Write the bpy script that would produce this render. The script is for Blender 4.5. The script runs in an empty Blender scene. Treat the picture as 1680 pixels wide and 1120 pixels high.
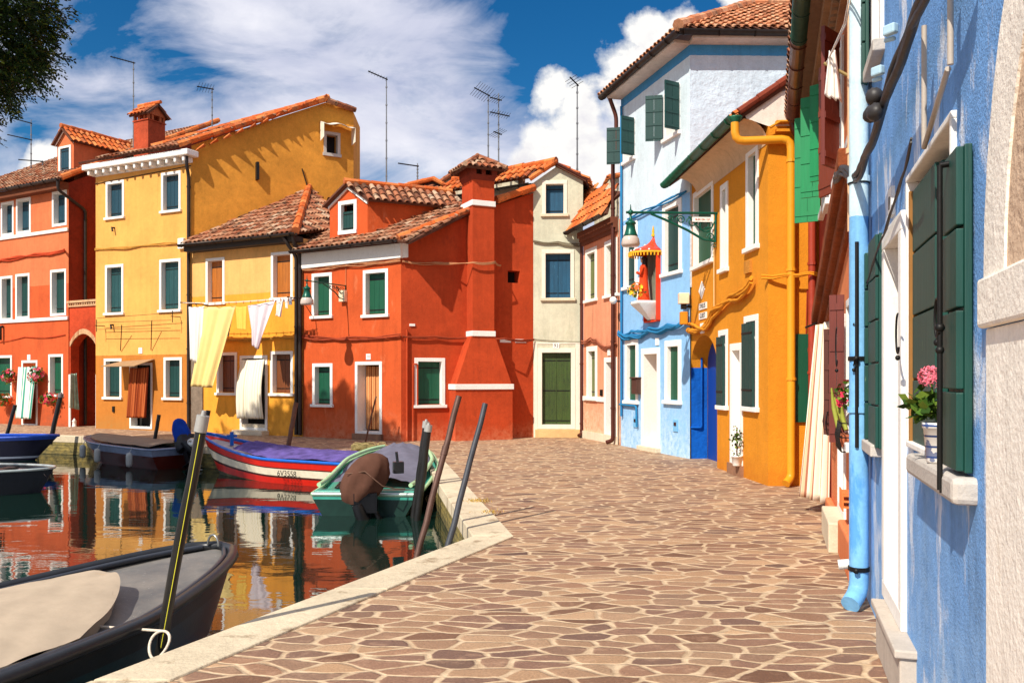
import bpy, math, random
from mathutils import Vector, Matrix
from mathutils.geometry import tessellate_polygon
random.seed(7)
SC = bpy.context.scene
COL = SC.collection
V = Vector
R = math.radians
# ------------------------------------------------------------------ camera
FPX, CX, HY, CH = 1400.0, 840.0, 620.0, 1.6
cam = bpy.data.cameras.new('camera')
cam.lens = 30.0; cam.sensor_width = 36.0; cam.shift_y = 60.0 / 1680.0
cam.clip_start = 0.1; cam.clip_end = 3000
camo = bpy.data.objects.new('camera', cam); COL.objects.link(camo)
camo.location = (0, 0, CH); camo.rotation_euler = (R(90), 0, 0)
SC.camera = camo
# ------------------------------------------------------------------ exposure
SC.view_settings.view_transform = 'Standard'
SC.view_settings.look = 'None'
SC.view_settings.gamma = 1
SC.view_settings.use_curve_mapping = False
SC.view_settings.exposure = 0.22
# ------------------------------------------------------------------ sun
SUNDIR = V((0.80, 1.12, -1.32)).normalized()      # direction the light travels
sl = bpy.data.lights.new('sun', 'SUN'); sl.energy = 5.0; sl.angle = R(0.5); sl.color = (1.0, 0.93, 0.82)
so = bpy.data.objects.new('sun', sl); COL.objects.link(so)
so.rotation_euler = SUNDIR.to_track_quat('-Z', 'Y').to_euler(); so.location = (-10, -20, 30)
SUN_EL = math.asin(-SUNDIR.z); SUN_AZ = math.atan2(-SUNDIR.x, -SUNDIR.y)

# ------------------------------------------------------------------ node helper
class NT:
    def __init__(s, nt): s.nt = nt
    def n(s, t, _out=0, _in=None, **kw):
        nd = s.nt.nodes.new(t)
        for k, v in kw.items():
            setattr(nd, k, v)
        if _in:
            for k, v in _in.items():
                sock = nd.inputs[k]
                if hasattr(v, 'is_output'): s.nt.links.new(v, sock)
                elif isinstance(v, bpy.types.Node): s.nt.links.new(v.outputs[0], sock)
                else: sock.default_value = v
        return nd
    def m(s, op, a, b=None, c=None, clamp=False):
        i = {0: a}
        if b is not None: i[1] = b
        if c is not None: i[2] = c
        return s.n('ShaderNodeMath', _in=i, operation=op, use_clamp=clamp).outputs[0]
    def mix(s, f, a, b, mode='MIX'):
        nd = s.n('ShaderNodeMix', data_type='RGBA', blend_type=mode)
        for idx, v in ((0, f), (6, a), (7, b)):
            if hasattr(v, 'is_output'): s.nt.links.new(v, nd.inputs[idx])
            else:
                if idx and len(v) == 3: v = (*v, 1)
                nd.inputs[idx].default_value = v
        return nd.outputs[2]
    def ramp(s, f, stops, interp='LINEAR'):
        nd = s.n('ShaderNodeValToRGB'); cr = nd.color_ramp; cr.interpolation = interp
        while len(cr.elements) < len(stops): cr.elements.new(0.5)
        for e, (p, c) in zip(cr.elements, stops):
            e.position = p
            if not hasattr(c, '__len__'): c = (c, c, c)
            e.color = (*c, 1) if len(c) == 3 else c
        s.nt.links.new(f, nd.inputs[0]); return nd.outputs[0]
    def noise(s, vec, scale, detail=4, rough=0.55, dist=0.0, lac=2.0):
        nd = s.n('ShaderNodeTexNoise', _in={'Scale': scale, 'Detail': detail, 'Roughness': rough, 'Distortion': dist, 'Lacunarity': lac})
        if vec is not None: s.nt.links.new(vec, nd.inputs['Vector'])
        return nd.outputs[0]
    def scale(s, vec, sc, rot=(0, 0, 0), loc=(0, 0, 0)):
        nd = s.n('ShaderNodeMapping', _in={'Scale': sc, 'Rotation': rot, 'Location': loc})
        s.nt.links.new(vec, nd.inputs[0]); return nd.outputs[0]
    def link(s, a, b): s.nt.links.new(a, b)

# ------------------------------------------------------------------ world: nishita sky with clouds by direction
w = bpy.data.worlds.new('World'); SC.world = w; w.use_nodes = True
wt = NT(w.node_tree); w.node_tree.nodes.clear()
sky = wt.n('ShaderNodeTexSky', sky_type='NISHITA', sun_disc=False, sun_elevation=SUN_EL, sun_rotation=SUN_AZ,
           air_density=1.0, dust_density=0.4, ozone_density=3.5, altitude=200)
tc = wt.n('ShaderNodeTexCoord').outputs['Generated']
sp = wt.n('ShaderNodeSeparateXYZ', _in={0: tc})
yy = wt.m('MAXIMUM', wt.m('ABSOLUTE', sp.outputs[1]), 0.12)
ca = wt.m('DIVIDE', sp.outputs[0], yy)
cb = wt.m('DIVIDE', sp.outputs[2], yy)
cvec = wt.n('ShaderNodeCombineXYZ', _in={0: ca, 1: cb, 2: 0.0}).outputs[0]
skyc = wt.mix(1.0, wt.n('ShaderNodeHueSaturation', _in={'Saturation': 1.35, 'Value': 0.95, 'Color': sky}).outputs[0], (0.56, 0.98, 1.05), 'MULTIPLY')
# thin streaky veil
wv = wt.scale(cvec, (1.3, 3.0, 1), rot=(0, 0, R(-14)), loc=(.7, .2, 0))
wn = wt.noise(wv, 2.0, 8, 0.56, 0.5)
wf = wt.noise(wt.scale(cvec, (2.2, 5, 1), rot=(0, 0, R(-20)), loc=(3, 1, 0)), 3.0, 8, 0.6, 0.6)
cov = wt.m('ADD', wt.m('MULTIPLY', wt.m('SUBTRACT', wn, 0.5), 2.6), wt.m('MULTIPLY', wt.m('SUBTRACT', wf, 0.5), 1.9))
cov = wt.m('ADD', cov, 0.62)
for (px, py, r, k) in [(950, -10, 250, 1.6), (720, -40, 120, .6), (200, 0, 170, .8), (330, 120, 110, .35), (60, 130, 120, .5), (1250, -60, 200, .8), (60, 240, 80, .4), (880, 90, 70, .5)]:
    dd = wt.n('ShaderNodeVectorMath', operation='DISTANCE', _in={0: cvec, 1: ((px - CX) / FPX, (HY - py) / FPX, 0)}).outputs['Value']
    bl = wt.m('SUBTRACT', 1.0, wt.m('DIVIDE', dd, r / FPX), clamp=True)
    cov = wt.m('SUBTRACT', cov, wt.m('MULTIPLY', bl, k))
covf = wt.ramp(cov, [(0.0, 0.0), (0.35, 0.45), (0.75, 0.9), (1.0, 1.0)])
veil = wt.mix(wt.ramp(wt.noise(wt.scale(cvec, (1.5, 3.4, 1), loc=(5, 2, 0)), 2.4, 7, .58, .4), [(.3, 0), (.68, 1)]), (5.4, 5.8, 7.8), (9.8, 9.8, 10.6))
c1 = wt.mix(covf, skyc, veil)
# cumulus towers
bn = wt.noise(cvec, 7.0, 10, 0.60, 0.0)
bn2 = wt.n('ShaderNodeTexVoronoi', feature='SMOOTH_F1', _in={'Scale': 16.0, 'Vector': cvec, 'Smoothness': 0.6}).outputs[0]
dmin = None
for (px, py, r) in [(905, 165, 38), (885, 235, 42), (955, 190, 58), (1010, 175, 50), (960, 260, 75), (1040, 110, 48), (1075, 45, 55), (1130, 25, 70), (1200, -30, 90), (870, 282, 55), (1060, 200, 90), (78, 262, 24), (66, 275, 20), (1240, 90, 90)]:
    a, b, rr = (px - CX) / FPX, (HY - py) / FPX, r / FPX
    dd = wt.n('ShaderNodeVectorMath', operation='DISTANCE', _in={0: cvec, 1: (a, b, 0)}).outputs['Value']
    dd = wt.m('SUBTRACT', dd, rr)
    dmin = dd if dmin is None else wt.m('MINIMUM', dmin, dd)
dmin = wt.m('ADD', dmin, wt.m('MULTIPLY', wt.m('SUBTRACT', bn, 0.5), 0.15))
dmin = wt.m('ADD', dmin, wt.m('MULTIPLY', wt.m('SUBTRACT', bn2, 0.35), 0.05))
cm = wt.ramp(wt.m('ADD', wt.m('MULTIPLY', dmin, -30.0), 0.5), [(0.25, 0.0), (0.75, 1.0)])
bn3 = wt.noise(wt.scale(cvec, (1, 1.3, 1), loc=(.012, -.016, 0)), 7.0, 10, 0.60)
sh = wt.m('ADD', wt.m('MULTIPLY', wt.m('SUBTRACT', bn3, bn), 2.6), wt.m('MULTIPLY', wt.m('ADD', dmin, 0.03), 5.0))
sh2 = wt.noise(cvec, 5.0, 4, 0.5)
sh = wt.m('ADD', sh, wt.m('ADD', wt.m('MULTIPLY', sh2, 1.1), 0.22))
cumc = wt.ramp(sh, [(0.15, (0.50, 0.50, 0.62)), (0.5, (0.80, 0.78, 0.83)), (0.85, (1.0, 0.985, 0.96))])
cumc = wt.n('ShaderNodeVectorMath', operation='SCALE', _in={0: cumc, 'Scale': 10.8}).outputs[0]
c2 = wt.mix(cm, c1, cumc)
bg = wt.n('ShaderNodeBackground', _in={'Color': c2, 'Strength': 0.082})
wo = wt.n('ShaderNodeOutputWorld'); wt.link(bg.outputs[0], wo.inputs[0])

# ------------------------------------------------------------------ materials
MATS = {}
def srgb(r, g, b):
    f = lambda c: (c / 255 / 12.92) if c / 255 <= 0.04045 else ((c / 255 + 0.055) / 1.055) ** 2.4
    return (f(r), f(g), f(b))
def newmat(name):
    m = bpy.data.materials.new(name); m.use_nodes = True
    nt = NT(m.node_tree); b = m.node_tree.nodes['Principled BSDF']
    return m, nt, b
def mulc(c, k): return tuple(min(1, x * k) for x in c)
def stucco(name, c, blotch=0.22, bump=0.35, fine=55.0, patch=None, patch_amt=0.0, streak=0.12, zband=None, low=None, rough=0.9, seed=0.0):
    """painted plaster. zband = list of (z, colour above that z); patch = colour of peeling patches; low = (height, colour) damp foot"""
    if name in MATS: return MATS[name]
    m, t, b = newmat(name)
    pos = t.n('ShaderNodeNewGeometry').outputs['Position']
    z = t.n('ShaderNodeSeparateXYZ', _in={0: pos}).outputs[2]
    ps = t.scale(pos, (1, 1, 1), loc=(seed, seed * .7, 0))
    n1 = t.noise(ps, 1.1, 7, 0.62, 0.4)
    n2 = t.noise(t.scale(ps, (5, 5, 0.35)), 1.6, 5, 0.6)
    n3 = t.noise(ps, 9.0, 5, 0.7)
    base = (*c, 1)
    if zband:
        last = base
        for (zz, cc) in zband:
            wob = t.m('MULTIPLY', t.m('SUBTRACT', n3, 0.5), 0.03)
            f = t.m('GREATER_THAN', t.m('ADD', z, wob), zz)
            last = t.mix(f, last, cc)
        base = last
    v = t.m('ADD', t.m('MULTIPLY', t.m('SUBTRACT', n1, 0.5), blotch * 4.2), t.m('MULTIPLY', t.m('SUBTRACT', n2, 0.5), streak * 2.5))
    v = t.m('ADD', v, t.m('MULTIPLY', t.m('SUBTRACT', n3, 0.5), blotch * 2.2))
    n4 = t.noise(ps, 38.0, 4, 0.75)
    v = t.m('ADD', v, t.m('MULTIPLY', t.m('SUBTRACT', n4, 0.5), 0.42))
    stain = t.ramp(t.noise(t.scale(ps, (2.2, 2.2, .28)), 2.4, 7, .66, .4), [(.56, 0.0), (.74, 1.0)])
    v = t.m('SUBTRACT', v, t.m('MULTIPLY', stain, streak * 1.5))
    v = t.m('ADD', v, 1.0)
    vm = t.n('ShaderNodeCombineXYZ', _in={0: v, 1: v, 2: v}).outputs[0]
    colr = t.mix(1.0, base, vm, 'MULTIPLY')
    if patch:
        pn = t.noise(t.scale(ps, (1.5, 1.5, 0.55)), 2.2, 9, 0.68, 0.3)
        f = t.ramp(pn, [(0.62 - patch_amt, 0.0), (0.70 - patch_amt, 1.0)])
        colr = t.mix(t.m('MULTIPLY', f, 0.75), colr, patch)
    if low:
        h, lc = low; h = h * 1.7
        f = t.m('SUBTRACT', 1.0, t.m('DIVIDE', t.m('ADD', z, t.m('MULTIPLY', t.m('SUBTRACT', n1, 0.5), h * 2.4)), h), clamp=True)
        f = t.m('MULTIPLY', f, t.ramp(n3, [(0.35, 0.1), (0.6, 0.9)]))
        colr = t.mix(f, colr, lc)
    t.link(colr, b.inputs['Base Color'])
    b.inputs['Roughness'].default_value = rough
    b.inputs['Specular IOR Level'].default_value = 0.2
    f1 = t.noise(ps, fine, 3, 0.6); f2 = t.noise(ps, 6.0, 4, 0.6)
    h = t.m('ADD', t.m('MULTIPLY', f1, 0.5), t.m('MULTIPLY', f2, .6))
    bp = t.n('ShaderNodeBump', _in={'Strength': bump, 'Distance': 0.03, 'Height': h})
    t.link(bp.outputs[0], b.inputs['Normal'])
    MATS[name] = m; return m
def simple(name, c, rough=0.6, metal=0.0, var=0.15, nscale=8.0, bump=0.1, spec=0.4, emit=None, stretch=(1, 1, 1)):
    if name in MATS: return MATS[name]
    m, t, b = newmat(name)
    pos = t.n('ShaderNodeNewGeometry').outputs['Position']
    n1 = t.noise(t.scale(pos, stretch), nscale, 5, 0.6)
    v = t.m('ADD', t.m('MULTIPLY', t.m('SUBTRACT', n1, 0.5), var * 4), 1.0)
    vm = t.n('ShaderNodeCombineXYZ', _in={0: v, 1: v, 2: v}).outputs[0]
    t.link(t.mix(1.0, c, vm, 'MULTIPLY'), b.inputs['Base Color'])
    b.inputs['Roughness'].default_value = rough; b.inputs['Metallic'].default_value = metal
    b.inputs['Specular IOR Level'].default_value = spec
    if bump:
        n2 = t.noise(pos, nscale * 5, 3, 0.6)
        bp = t.n('ShaderNodeBump', _in={'Strength': bump, 'Distance': 0.01, 'Height': n2})
        t.link(bp.outputs[0], b.inputs['Normal'])
    MATS[name] = m; return m
def rnd_island(name, stops, rough=0.85, dark=0.5, darkcol=(0.035, 0.03, 0.022), nscale=5.0):
    if name in MATS: return MATS[name]
    m, t, b = newmat(name)
    g = t.n('ShaderNodeNewGeometry'); pos = g.outputs['Position']; ri = g.outputs['Random Per Island']
    colr = t.ramp(ri, stops)
    n1 = t.noise(pos, nscale, 6, 0.7)
    f = t.ramp(n1, [(0.5, 0.0), (0.66, 1.0)])
    colr = t.mix(t.m('MULTIPLY', f, dark), colr, darkcol)
    n2 = t.noise(pos, 28, 3, 0.6)
    colr = t.mix(1.0, colr, t.ramp(n2, [(0.3, 0.75), (0.7, 1.15)]), 'MULTIPLY')
    t.link(colr, b.inputs['Base Color']); b.inputs['Roughness'].default_value = rough
    b.inputs['Specular IOR Level'].default_value = 0.2
    MATS[name] = m; return m
def planks(name, c, var=0.3, rough=0.55, wear=None, wear_amt=0.0):
    """painted boards: colour with vertical grain"""
    if name in MATS: return MATS[name]
    m, t, b = newmat(name)
    g = t.n('ShaderNodeNewGeometry'); pos = g.outputs['Position']
    n1 = t.noise(t.scale(pos, (14, 14, 0.8)), 2.0, 5, 0.65)
    n2 = t.noise(pos, 2.0, 4, 0.6)
    v = t.m('ADD', t.m('ADD', t.m('MULTIPLY', t.m('SUBTRACT', n1, 0.5), var * 3), t.m('MULTIPLY', t.m('SUBTRACT', n2, 0.5), var * 1.5)), 1.0)
    vm = t.n('ShaderNodeCombineXYZ', _in={0: v, 1: v, 2: v}).outputs[0]
    colr = t.mix(1.0, c, vm, 'MULTIPLY')
    if wear:
        f = t.ramp(t.noise(t.scale(pos, (6, 6, 1.5)), 5.0, 8, 0.7), [(0.66 - wear_amt, 0.0), (0.70 - wear_amt, 1.0)])
        colr = t.mix(f, colr, wear)
    t.link(colr, b.inputs['Base Color']); b.inputs['Roughness'].default_value = rough
    bp = t.n('ShaderNodeBump', _in={'Strength': 0.25, 'Distance': 0.01, 'Height': n1})
    t.link(bp.outputs[0], b.inputs['Normal'])
    MATS[name] = m; return m
def stripes(name, cols, axis_freq, width_attr='UV', rough=0.85):
    """woven cloth striped across its width (uses the cloth's own UV map)"""
    if name in MATS: return MATS[name]
    m, t, b = newmat(name)
    uv = t.n('ShaderNodeUVMap', uv_map='uv').outputs[0]
    x = t.n('ShaderNodeSeparateXYZ', _in={0: uv}).outputs[0]
    fx = t.m('FRACT', t.m('MULTIPLY', x, axis_freq))
    st = [(p, c) for p, c in cols]
    colr = t.ramp(fx, st, 'CONSTANT')
    t.link(colr, b.inputs['Base Color']); b.inputs['Roughness'].default_value = rough
    b.inputs['Specular IOR Level'].default_value = 0.1
    MATS[name] = m; return m

# ------------------------------------------------------------------ mesh builder
class MB:
    def __init__(s): s.v = []; s.f = []; s.mi = []; s.sm = []; s.m = 0; s.uv = None
    def add(s, vs, fs, smooth=False):
        b = len(s.v); s.v += [tuple(v) for v in vs]
        for f in fs: s.f.append(tuple(i + b for i in f)); s.mi.append(s.m); s.sm.append(smooth)
        return s
    def hexa(s, p):   # p: 4 bottom then 4 top
        return s.add(p, [(0, 3, 2, 1), (4, 5, 6, 7), (0, 1, 5, 4), (1, 2, 6, 5), (2, 3, 7, 6), (3, 0, 4, 7)])
    def box(s, o, a, b, c):
        o, a, b, c = V(o), V(a), V(b), V(c)
        return s.hexa([o, o + a, o + a + b, o + b, o + c, o + a + c, o + a + b + c, o + b + c])
    def cbox(s, c, sx, sy, sz, rz=0.0):
        M = Matrix.Rotation(rz, 3, 'Z'); a, b = M @ V((sx, 0, 0)), M @ V((0, sy, 0)); cz = V((0, 0, sz))
        return s.box(V(c) - a / 2 - b / 2 - cz / 2, a, b, cz)
    def fbox(s, F, u0, u1, z0, z1, d0, d1):
        return s.box(F.pt(u0, z0, d0), F.u * (u1 - u0), F.n * (d1 - d0), V((0, 0, z1 - z0)))
    def prism(s, pts, vec):
        pts = [V(p) for p in pts]; n = len(pts); vec = V(vec)
        fs = [tuple(range(n - 1, -1, -1)), tuple(range(n, 2 * n))] + [(i, (i + 1) % n, n + (i + 1) % n, n + i) for i in range(n)]
        return s.add(pts + [p + vec for p in pts], fs)
    def tube(s, pts, r, seg=8, caps=True, smooth=True):
        pts = [V(p) for p in pts]; n = len(pts)
        rs = r if hasattr(r, '__len__') else [r] * n
        t0 = (pts[1] - pts[0]).normalized()
        a = t0.orthogonal().normalized(); vs = []; prev = t0
        for i, p in enumerate(pts):
            t = ((pts[min(i + 1, n - 1)] - pts[max(i - 1, 0)])).normalized()
            q = prev.rotation_difference(t); a = (q @ a).normalized(); prev = t
            b = t.cross(a)
            for k in range(seg):
                an = 2 * math.pi * k / seg
                vs.append(p + (a * math.cos(an) + b * math.sin(an)) * rs[i])
        fs = [(i * seg + k, i * seg + (k + 1) % seg, (i + 1) * seg + (k + 1) % seg, (i + 1) * seg + k) for i in range(n - 1) for k in range(seg)]
        s.add(vs, fs, smooth)
        if caps:
            s.add([vs[k] for k in range(seg)], [tuple(range(seg - 1, -1, -1))]); s.add([vs[(n - 1) * seg + k] for k in range(seg)], [tuple(range(seg))])
        return s
    def lathe(s, prof, o, seg=14, ax=(0, 0, 1), smooth=True):
        o = V(o); ax = V(ax).normalized(); a = ax.orthogonal().normalized(); b = ax.cross(a); vs = []
        for (r, h) in prof:
            for k in range(seg):
                an = 2 * math.pi * k / seg
                vs.append(o + ax * h + (a * math.cos(an) + b * math.sin(an)) * r)
        n = len(prof)
        fs = [(i * seg + k, i * seg + (k + 1) % seg, (i + 1) * seg + (k + 1) % seg, (i + 1) * seg + k) for i in range(n - 1) for k in range(seg)]
        return s.add(vs, fs, smooth)
    def ell(s, c, r, seg=10, rings=7, M=None, jit=0.0):
        c = V(c); r = r if hasattr(r, '__len__') else (r, r, r); vs = []
        for i in range(rings + 1):
            th = math.pi * i / rings
            for k in range(seg):
                an = 2 * math.pi * k / seg
                p = V((r[0] * math.sin(th) * math.cos(an), r[1] * math.sin(th) * math.sin(an), r[2] * math.cos(th)))
                if jit: p *= 1 + random.uniform(-jit, jit)
                if M is not None: p = M @ p
                vs.append(c + p)
        fs = [(i * seg + k, i * seg + (k + 1) % seg, (i + 1) * seg + (k + 1) % seg, (i + 1) * seg + k) for i in range(rings) for k in range(seg)]
        return s.add(vs, fs, True)
    def grid(s, P, nu, nv, smooth=True, uv=False):
        """P(i/nu, j/nv) -> point"""
        vs = [P(i / nu, j / nv) for j in range(nv + 1) for i in range(nu + 1)]
        fs = [(j * (nu + 1) + i, j * (nu + 1) + i + 1, (j + 1) * (nu + 1) + i + 1, (j + 1) * (nu + 1) + i) for j in range(nv) for i in range(nu)]
        if uv:
            if s.uv is None: s.uv = {}
            b = len(s.v)
            for j in range(nv + 1):
                for i in range(nu + 1): s.uv[b + j * (nu + 1) + i] = (i / nu, j / nv)
        return s.add(vs, fs, smooth)
    def poly(s, loops3d):
        """planar polygon with holes"""
        loops = [[V(p) for p in l] for l in loops3d]
        tri = tessellate_polygon(loops); flat = [p for l in loops for p in l]
        return s.add(flat, [tuple(t) for t in tri])
    def build(s, name, mats, parent=None, solid=0.0, bevel=0.0, sub=0):
        if not isinstance(mats, (list, tuple)): mats = [mats]
        off = V((0, 0, 0))
        if parent is None:
            xs = [v[0] for v in s.v]; ys = [v[1] for v in s.v]; zs = [v[2] for v in s.v]
            off = V(((min(xs) + max(xs)) / 2, (min(ys) + max(ys)) / 2, min(zs)))
        me = bpy.data.meshes.new(name)
        me.from_pydata([V(v) - off for v in s.v], [], s.f)
        for m in mats: me.materials.append(m)
        me.polygons.foreach_set('material_index', s.mi); me.polygons.foreach_set('use_smooth', s.sm)
        if s.uv:
            ul = me.uv_layers.new(name='uv')
            for l in me.loops: ul.data[l.index].uv = s.uv.get(l.vertex_index, (0, 0))
        me.update()
        o = bpy.data.objects.new(name, me); COL.objects.link(o); o.location = off
        if parent is not None:
            o.parent = parent; o.matrix_parent_inverse = INV[parent.name]
            INV[o.name] = Matrix.Identity(4)
        else: INV[o.name] = Matrix.Translation(-off)
        if solid: md = o.modifiers.new('solid', 'SOLIDIFY'); md.thickness = solid; md.offset = 0
        if bevel: md = o.modifiers.new('bevel', 'BEVEL'); md.width = bevel; md.segments = 2; md.limit_method = 'ANGLE'
        if sub: md = o.modifiers.new('sub', 'SUBSURF'); md.levels = sub; md.render_levels = sub
        return o
INV = {}
def thing(name, label, cat, loc, group=None):
    o = bpy.data.objects.new(name, None); COL.objects.link(o)
    o.location = loc; o.empty_display_size = 0.3
    INV[o.name] = Matrix.Translation(-V(loc))
    return tag(o, label, cat, group)
def tag(o, label, cat, group=None):
    o['label'] = label; o['category'] = cat
    if group: o['group'] = group
    return o
def struct(o): o['kind'] = 'structure'; return o

# ------------------------------------------------------------------ geometry helpers
def gp(px, py, z=0.0):
    D = (CH - z) * FPX / (py - HY); return V(((px - CX) / FPX * D, D, z))
def at(px, py, D): return V(((px - CX) / FPX * D, D, CH + (HY - py) / FPX * D))
class Face:
    """vertical plane through two ground points, u to the right, n towards the viewer"""
    def __init__(s, a, b):
        s.o = V((a[0], a[1], 0)); d = V((b[0] - a[0], b[1] - a[1], 0)); s.L = d.length
        s.u = d.normalized(); s.n = V((s.u.y, -s.u.x, 0))
    def pt(s, u, z, d=0.0): return s.o + s.u * u + s.n * d + V((0, 0, z))
    def hit(s, px, py, d=0.0):
        r = V(((px - CX) / FPX, 1, 0)); t = s.n.dot(s.o + s.n * d) / s.n.dot(r)
        P = r * t; return ((P - s.o - s.n * d).dot(s.u), CH + (HY - py) / FPX * t)
    def off(s, d):
        f = Face(s.pt(0, 0, d), s.pt(s.L, 0, d)); return f
    def rect(s, xl, xr, yt, yb, d=0.0):
        xm = (xl + xr) / 2
        return (s.hit(xl, yt, d)[0], s.hit(xr, yt, d)[0], s.hit(xm, yb, d)[1], s.hit(xm, yt, d)[1])
def on_plane(px, py, A, n):
    r = V(((px - CX) / FPX, 1, (HY - py) / FPX)); c = V((0, 0, CH))
    t = n.dot(A - c) / n.dot(r); return c + r * t

WHITE = stucco('white_frame_paint', srgb(238, 234, 226), blotch=0.06, bump=0.15, streak=0.05)
STONE = stucco('istrian_stone', srgb(216, 200, 172), blotch=0.16, bump=0.3, streak=0.05, patch=srgb(150, 130, 100), patch_amt=0.0)
SILLST = stucco('grey_sill_stone', srgb(190, 182, 172), blotch=0.14, bump=0.3, streak=0.05)
GREEN = planks('green_shutter_paint', srgb(0, 78, 52), 0.2, wear=srgb(60, 120, 96), wear_amt=-.04)
DGREEN = planks('dark_green_shutter_paint', srgb(6, 58, 54), 0.2, wear=srgb(70, 110, 105), wear_amt=0.0)
BLUEG = planks('teal_blue_shutter_paint', srgb(8, 58, 74), 0.3, wear=srgb(50, 92, 104), wear_amt=0.02)
BLUE5 = planks('petrol_blue_shutter_paint', srgb(6, 70, 100), 0.35, wear=srgb(60, 120, 146), wear_amt=0.03)
OLIVE = planks('olive_green_shutter_paint', srgb(98, 108, 52), 0.2)
MOSSG = planks('weathered_moss_green_door_paint', srgb(50, 70, 16), 0.5, wear=srgb(24, 36, 12), wear_amt=0.06)
WOOD = planks('varnished_wood_shutter', srgb(168, 96, 22), 0.4)
DWOOD = planks('dark_wood', srgb(78, 34, 18), 0.25)
IRON = simple('black_iron', (0.018, 0.017, 0.016), 0.5, 0.6, 0.2)
DARK = simple('dark_interior', (0.012, 0.010, 0.009), 0.9, 0, 0.1, bump=0)
GUTT = simple('dark_metal_gutter', srgb(58, 50, 46), 0.45, 0.6, 0.3)
BROWNP = simple('brown_painted_pipe', srgb(86, 42, 30), 0.4, 0.2, 0.15)
TILE = rnd_island('weathered_clay_tile', [(0.0, srgb(100, 66, 48)), (0.25, srgb(168, 100, 68)), (0.5, srgb(190, 142, 108)), (0.75, srgb(150, 82, 54)), (1.0, srgb(206, 176, 146))], dark=0.85)
TILEO = rnd_island('orange_clay_tile', [(0.0, srgb(196, 92, 40)), (0.4, srgb(216, 112, 52)), (0.75, srgb(226, 138, 78)), (1.0, srgb(168, 84, 50))], dark=0.5)
TILEP = rnd_island('pale_orange_clay_tile', [(0.0, srgb(178, 112, 78)), (0.4, srgb(214, 146, 104)), (0.75, srgb(222, 168, 130)), (1.0, srgb(150, 96, 66))], dark=0.55)
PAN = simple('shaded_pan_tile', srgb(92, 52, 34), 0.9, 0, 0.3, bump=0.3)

# ------------------------------------------------------------------ component builders
def wall_face(mb, F, outline, holes=(), depth=0.28):
    """outline [(u,z)], holes [(u0,u1,z0,z1)] ; reveals + dark back"""
    loops = [[F.pt(u, z) for u, z in outline]]
    for (u0, u1, z0, z1) in holes:
        loops.append([F.pt(u0, z0), F.pt(u0, z1), F.pt(u1, z1), F.pt(u1, z0)])
    mb.m = 0; mb.poly(loops)
    for (u0, u1, z0, z1) in holes:
        c = [(u0, z0), (u1, z0), (u1, z1), (u0, z1)]
        mb.m = 0
        for i in range(4):
            a, b = c[i], c[(i + 1) % 4]
            mb.add([F.pt(*a), F.pt(*b), F.pt(*b, -depth), F.pt(*a, -depth)], [(0, 1, 2, 3)])
        mb.m = 1; mb.add([F.pt(u, z, -depth) for u, z in c], [(0, 1, 2, 3)])
    mb.m = 0
def leaf(mb, F, u0, u1, z0, z1, d0, d1, boards=3, hinges=True, hz=(0.12, 0.86), mi=0, hi=1):
    """one shutter leaf of vertical boards with iron straps"""
    g = 0.006; w = (u1 - u0) / boards; mb.m = mi
    for k in range(boards):
        mb.fbox(F, u0 + k * w + g / 2, u0 + (k + 1) * w - g / 2, z0, z1, d0, d1)
    mb.fbox(F, u0 + g, u1 - g, z0 + 0.01, z1 - 0.01, d0 + 0.002, d1 - 0.006)
    if hinges:
        mb.m = hi
        for h in hz:
            zz = z0 + (z1 - z0) * h
            mb.fbox(F, u0 + 0.01, u1 - 0.02, zz - 0.014, zz + 0.014, d1 + 0.001, d1 + 0.007)
    mb.m = mi
def window(house, F, px, holes, mat=None, fw=0.085, depth=0.13, sill=True, sillmat=None, framemat=None, leaves=2, boards=2, hinges=True, name='window', uz=None, silld=0.07, proud=0.022, label=None, hz=(0.12, 0.86)):
    """framed, shuttered window at the outer rectangle px=(xl,xr,yt,yb) of the photo or uz=(u0,u1,z0,z1)"""
    u0, u1, z0, z1 = uz if uz else F.rect(*px)
    framemat = framemat or WHITE; i = 0.012
    holes.append((u0 + i, u1 - i, z0 + i, z1 - i))
    mb = MB(); f = fw
    mb.fbox(F, u0, u1, z1 - f, z1, -depth - .1, proud)
    mb.fbox(F, u0, u0 + f, z0 + (0 if sill else f), z1 - f, -depth - .1, proud)
    mb.fbox(F, u1 - f, u1, z0 + (0 if sill else f), z1 - f, -depth - .1, proud)
    if not sill: mb.fbox(F, u0, u1, z0, z0 + f, -depth - .1, proud)
    w = mb.build(name, framemat, house, bevel=0.006)
    if label: w['label'] = label
    if sill:
        mb = MB(); mb.fbox(F, u0 - 0.04, u1 + 0.04, z0 - 0.075, z0 + 0.0, -depth - .1, silld)
        mb.build('sill', sillmat or framemat, w, bevel=0.008)
    if mat:
        zi0, zi1 = z0 + (0.003 if sill else f), z1 - f - .003
        a, b = u0 + f + .003, u1 - f - .003
        for k in range(leaves):
            mb = MB(); ww = (b - a) / leaves
            leaf(mb, F, a + k * ww + .002, a + (k + 1) * ww - .002, zi0, zi1, -depth - .035, -depth, boards, hinges, hz)
            mb.build('shutter', [mat, IRON], w)
    return w, (u0, u1, z0, z1)
def inside(p, poly):
    x, y = p; c = False; n = len(poly)
    for i in range(n):
        x1, y1 = poly[i]; x2, y2 = poly[(i + 1) % n]
        if (y1 > y) != (y2 > y) and x < (x2 - x1) * (y - y1) / (y2 - y1) + x1: c = not c
    return c
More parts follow.
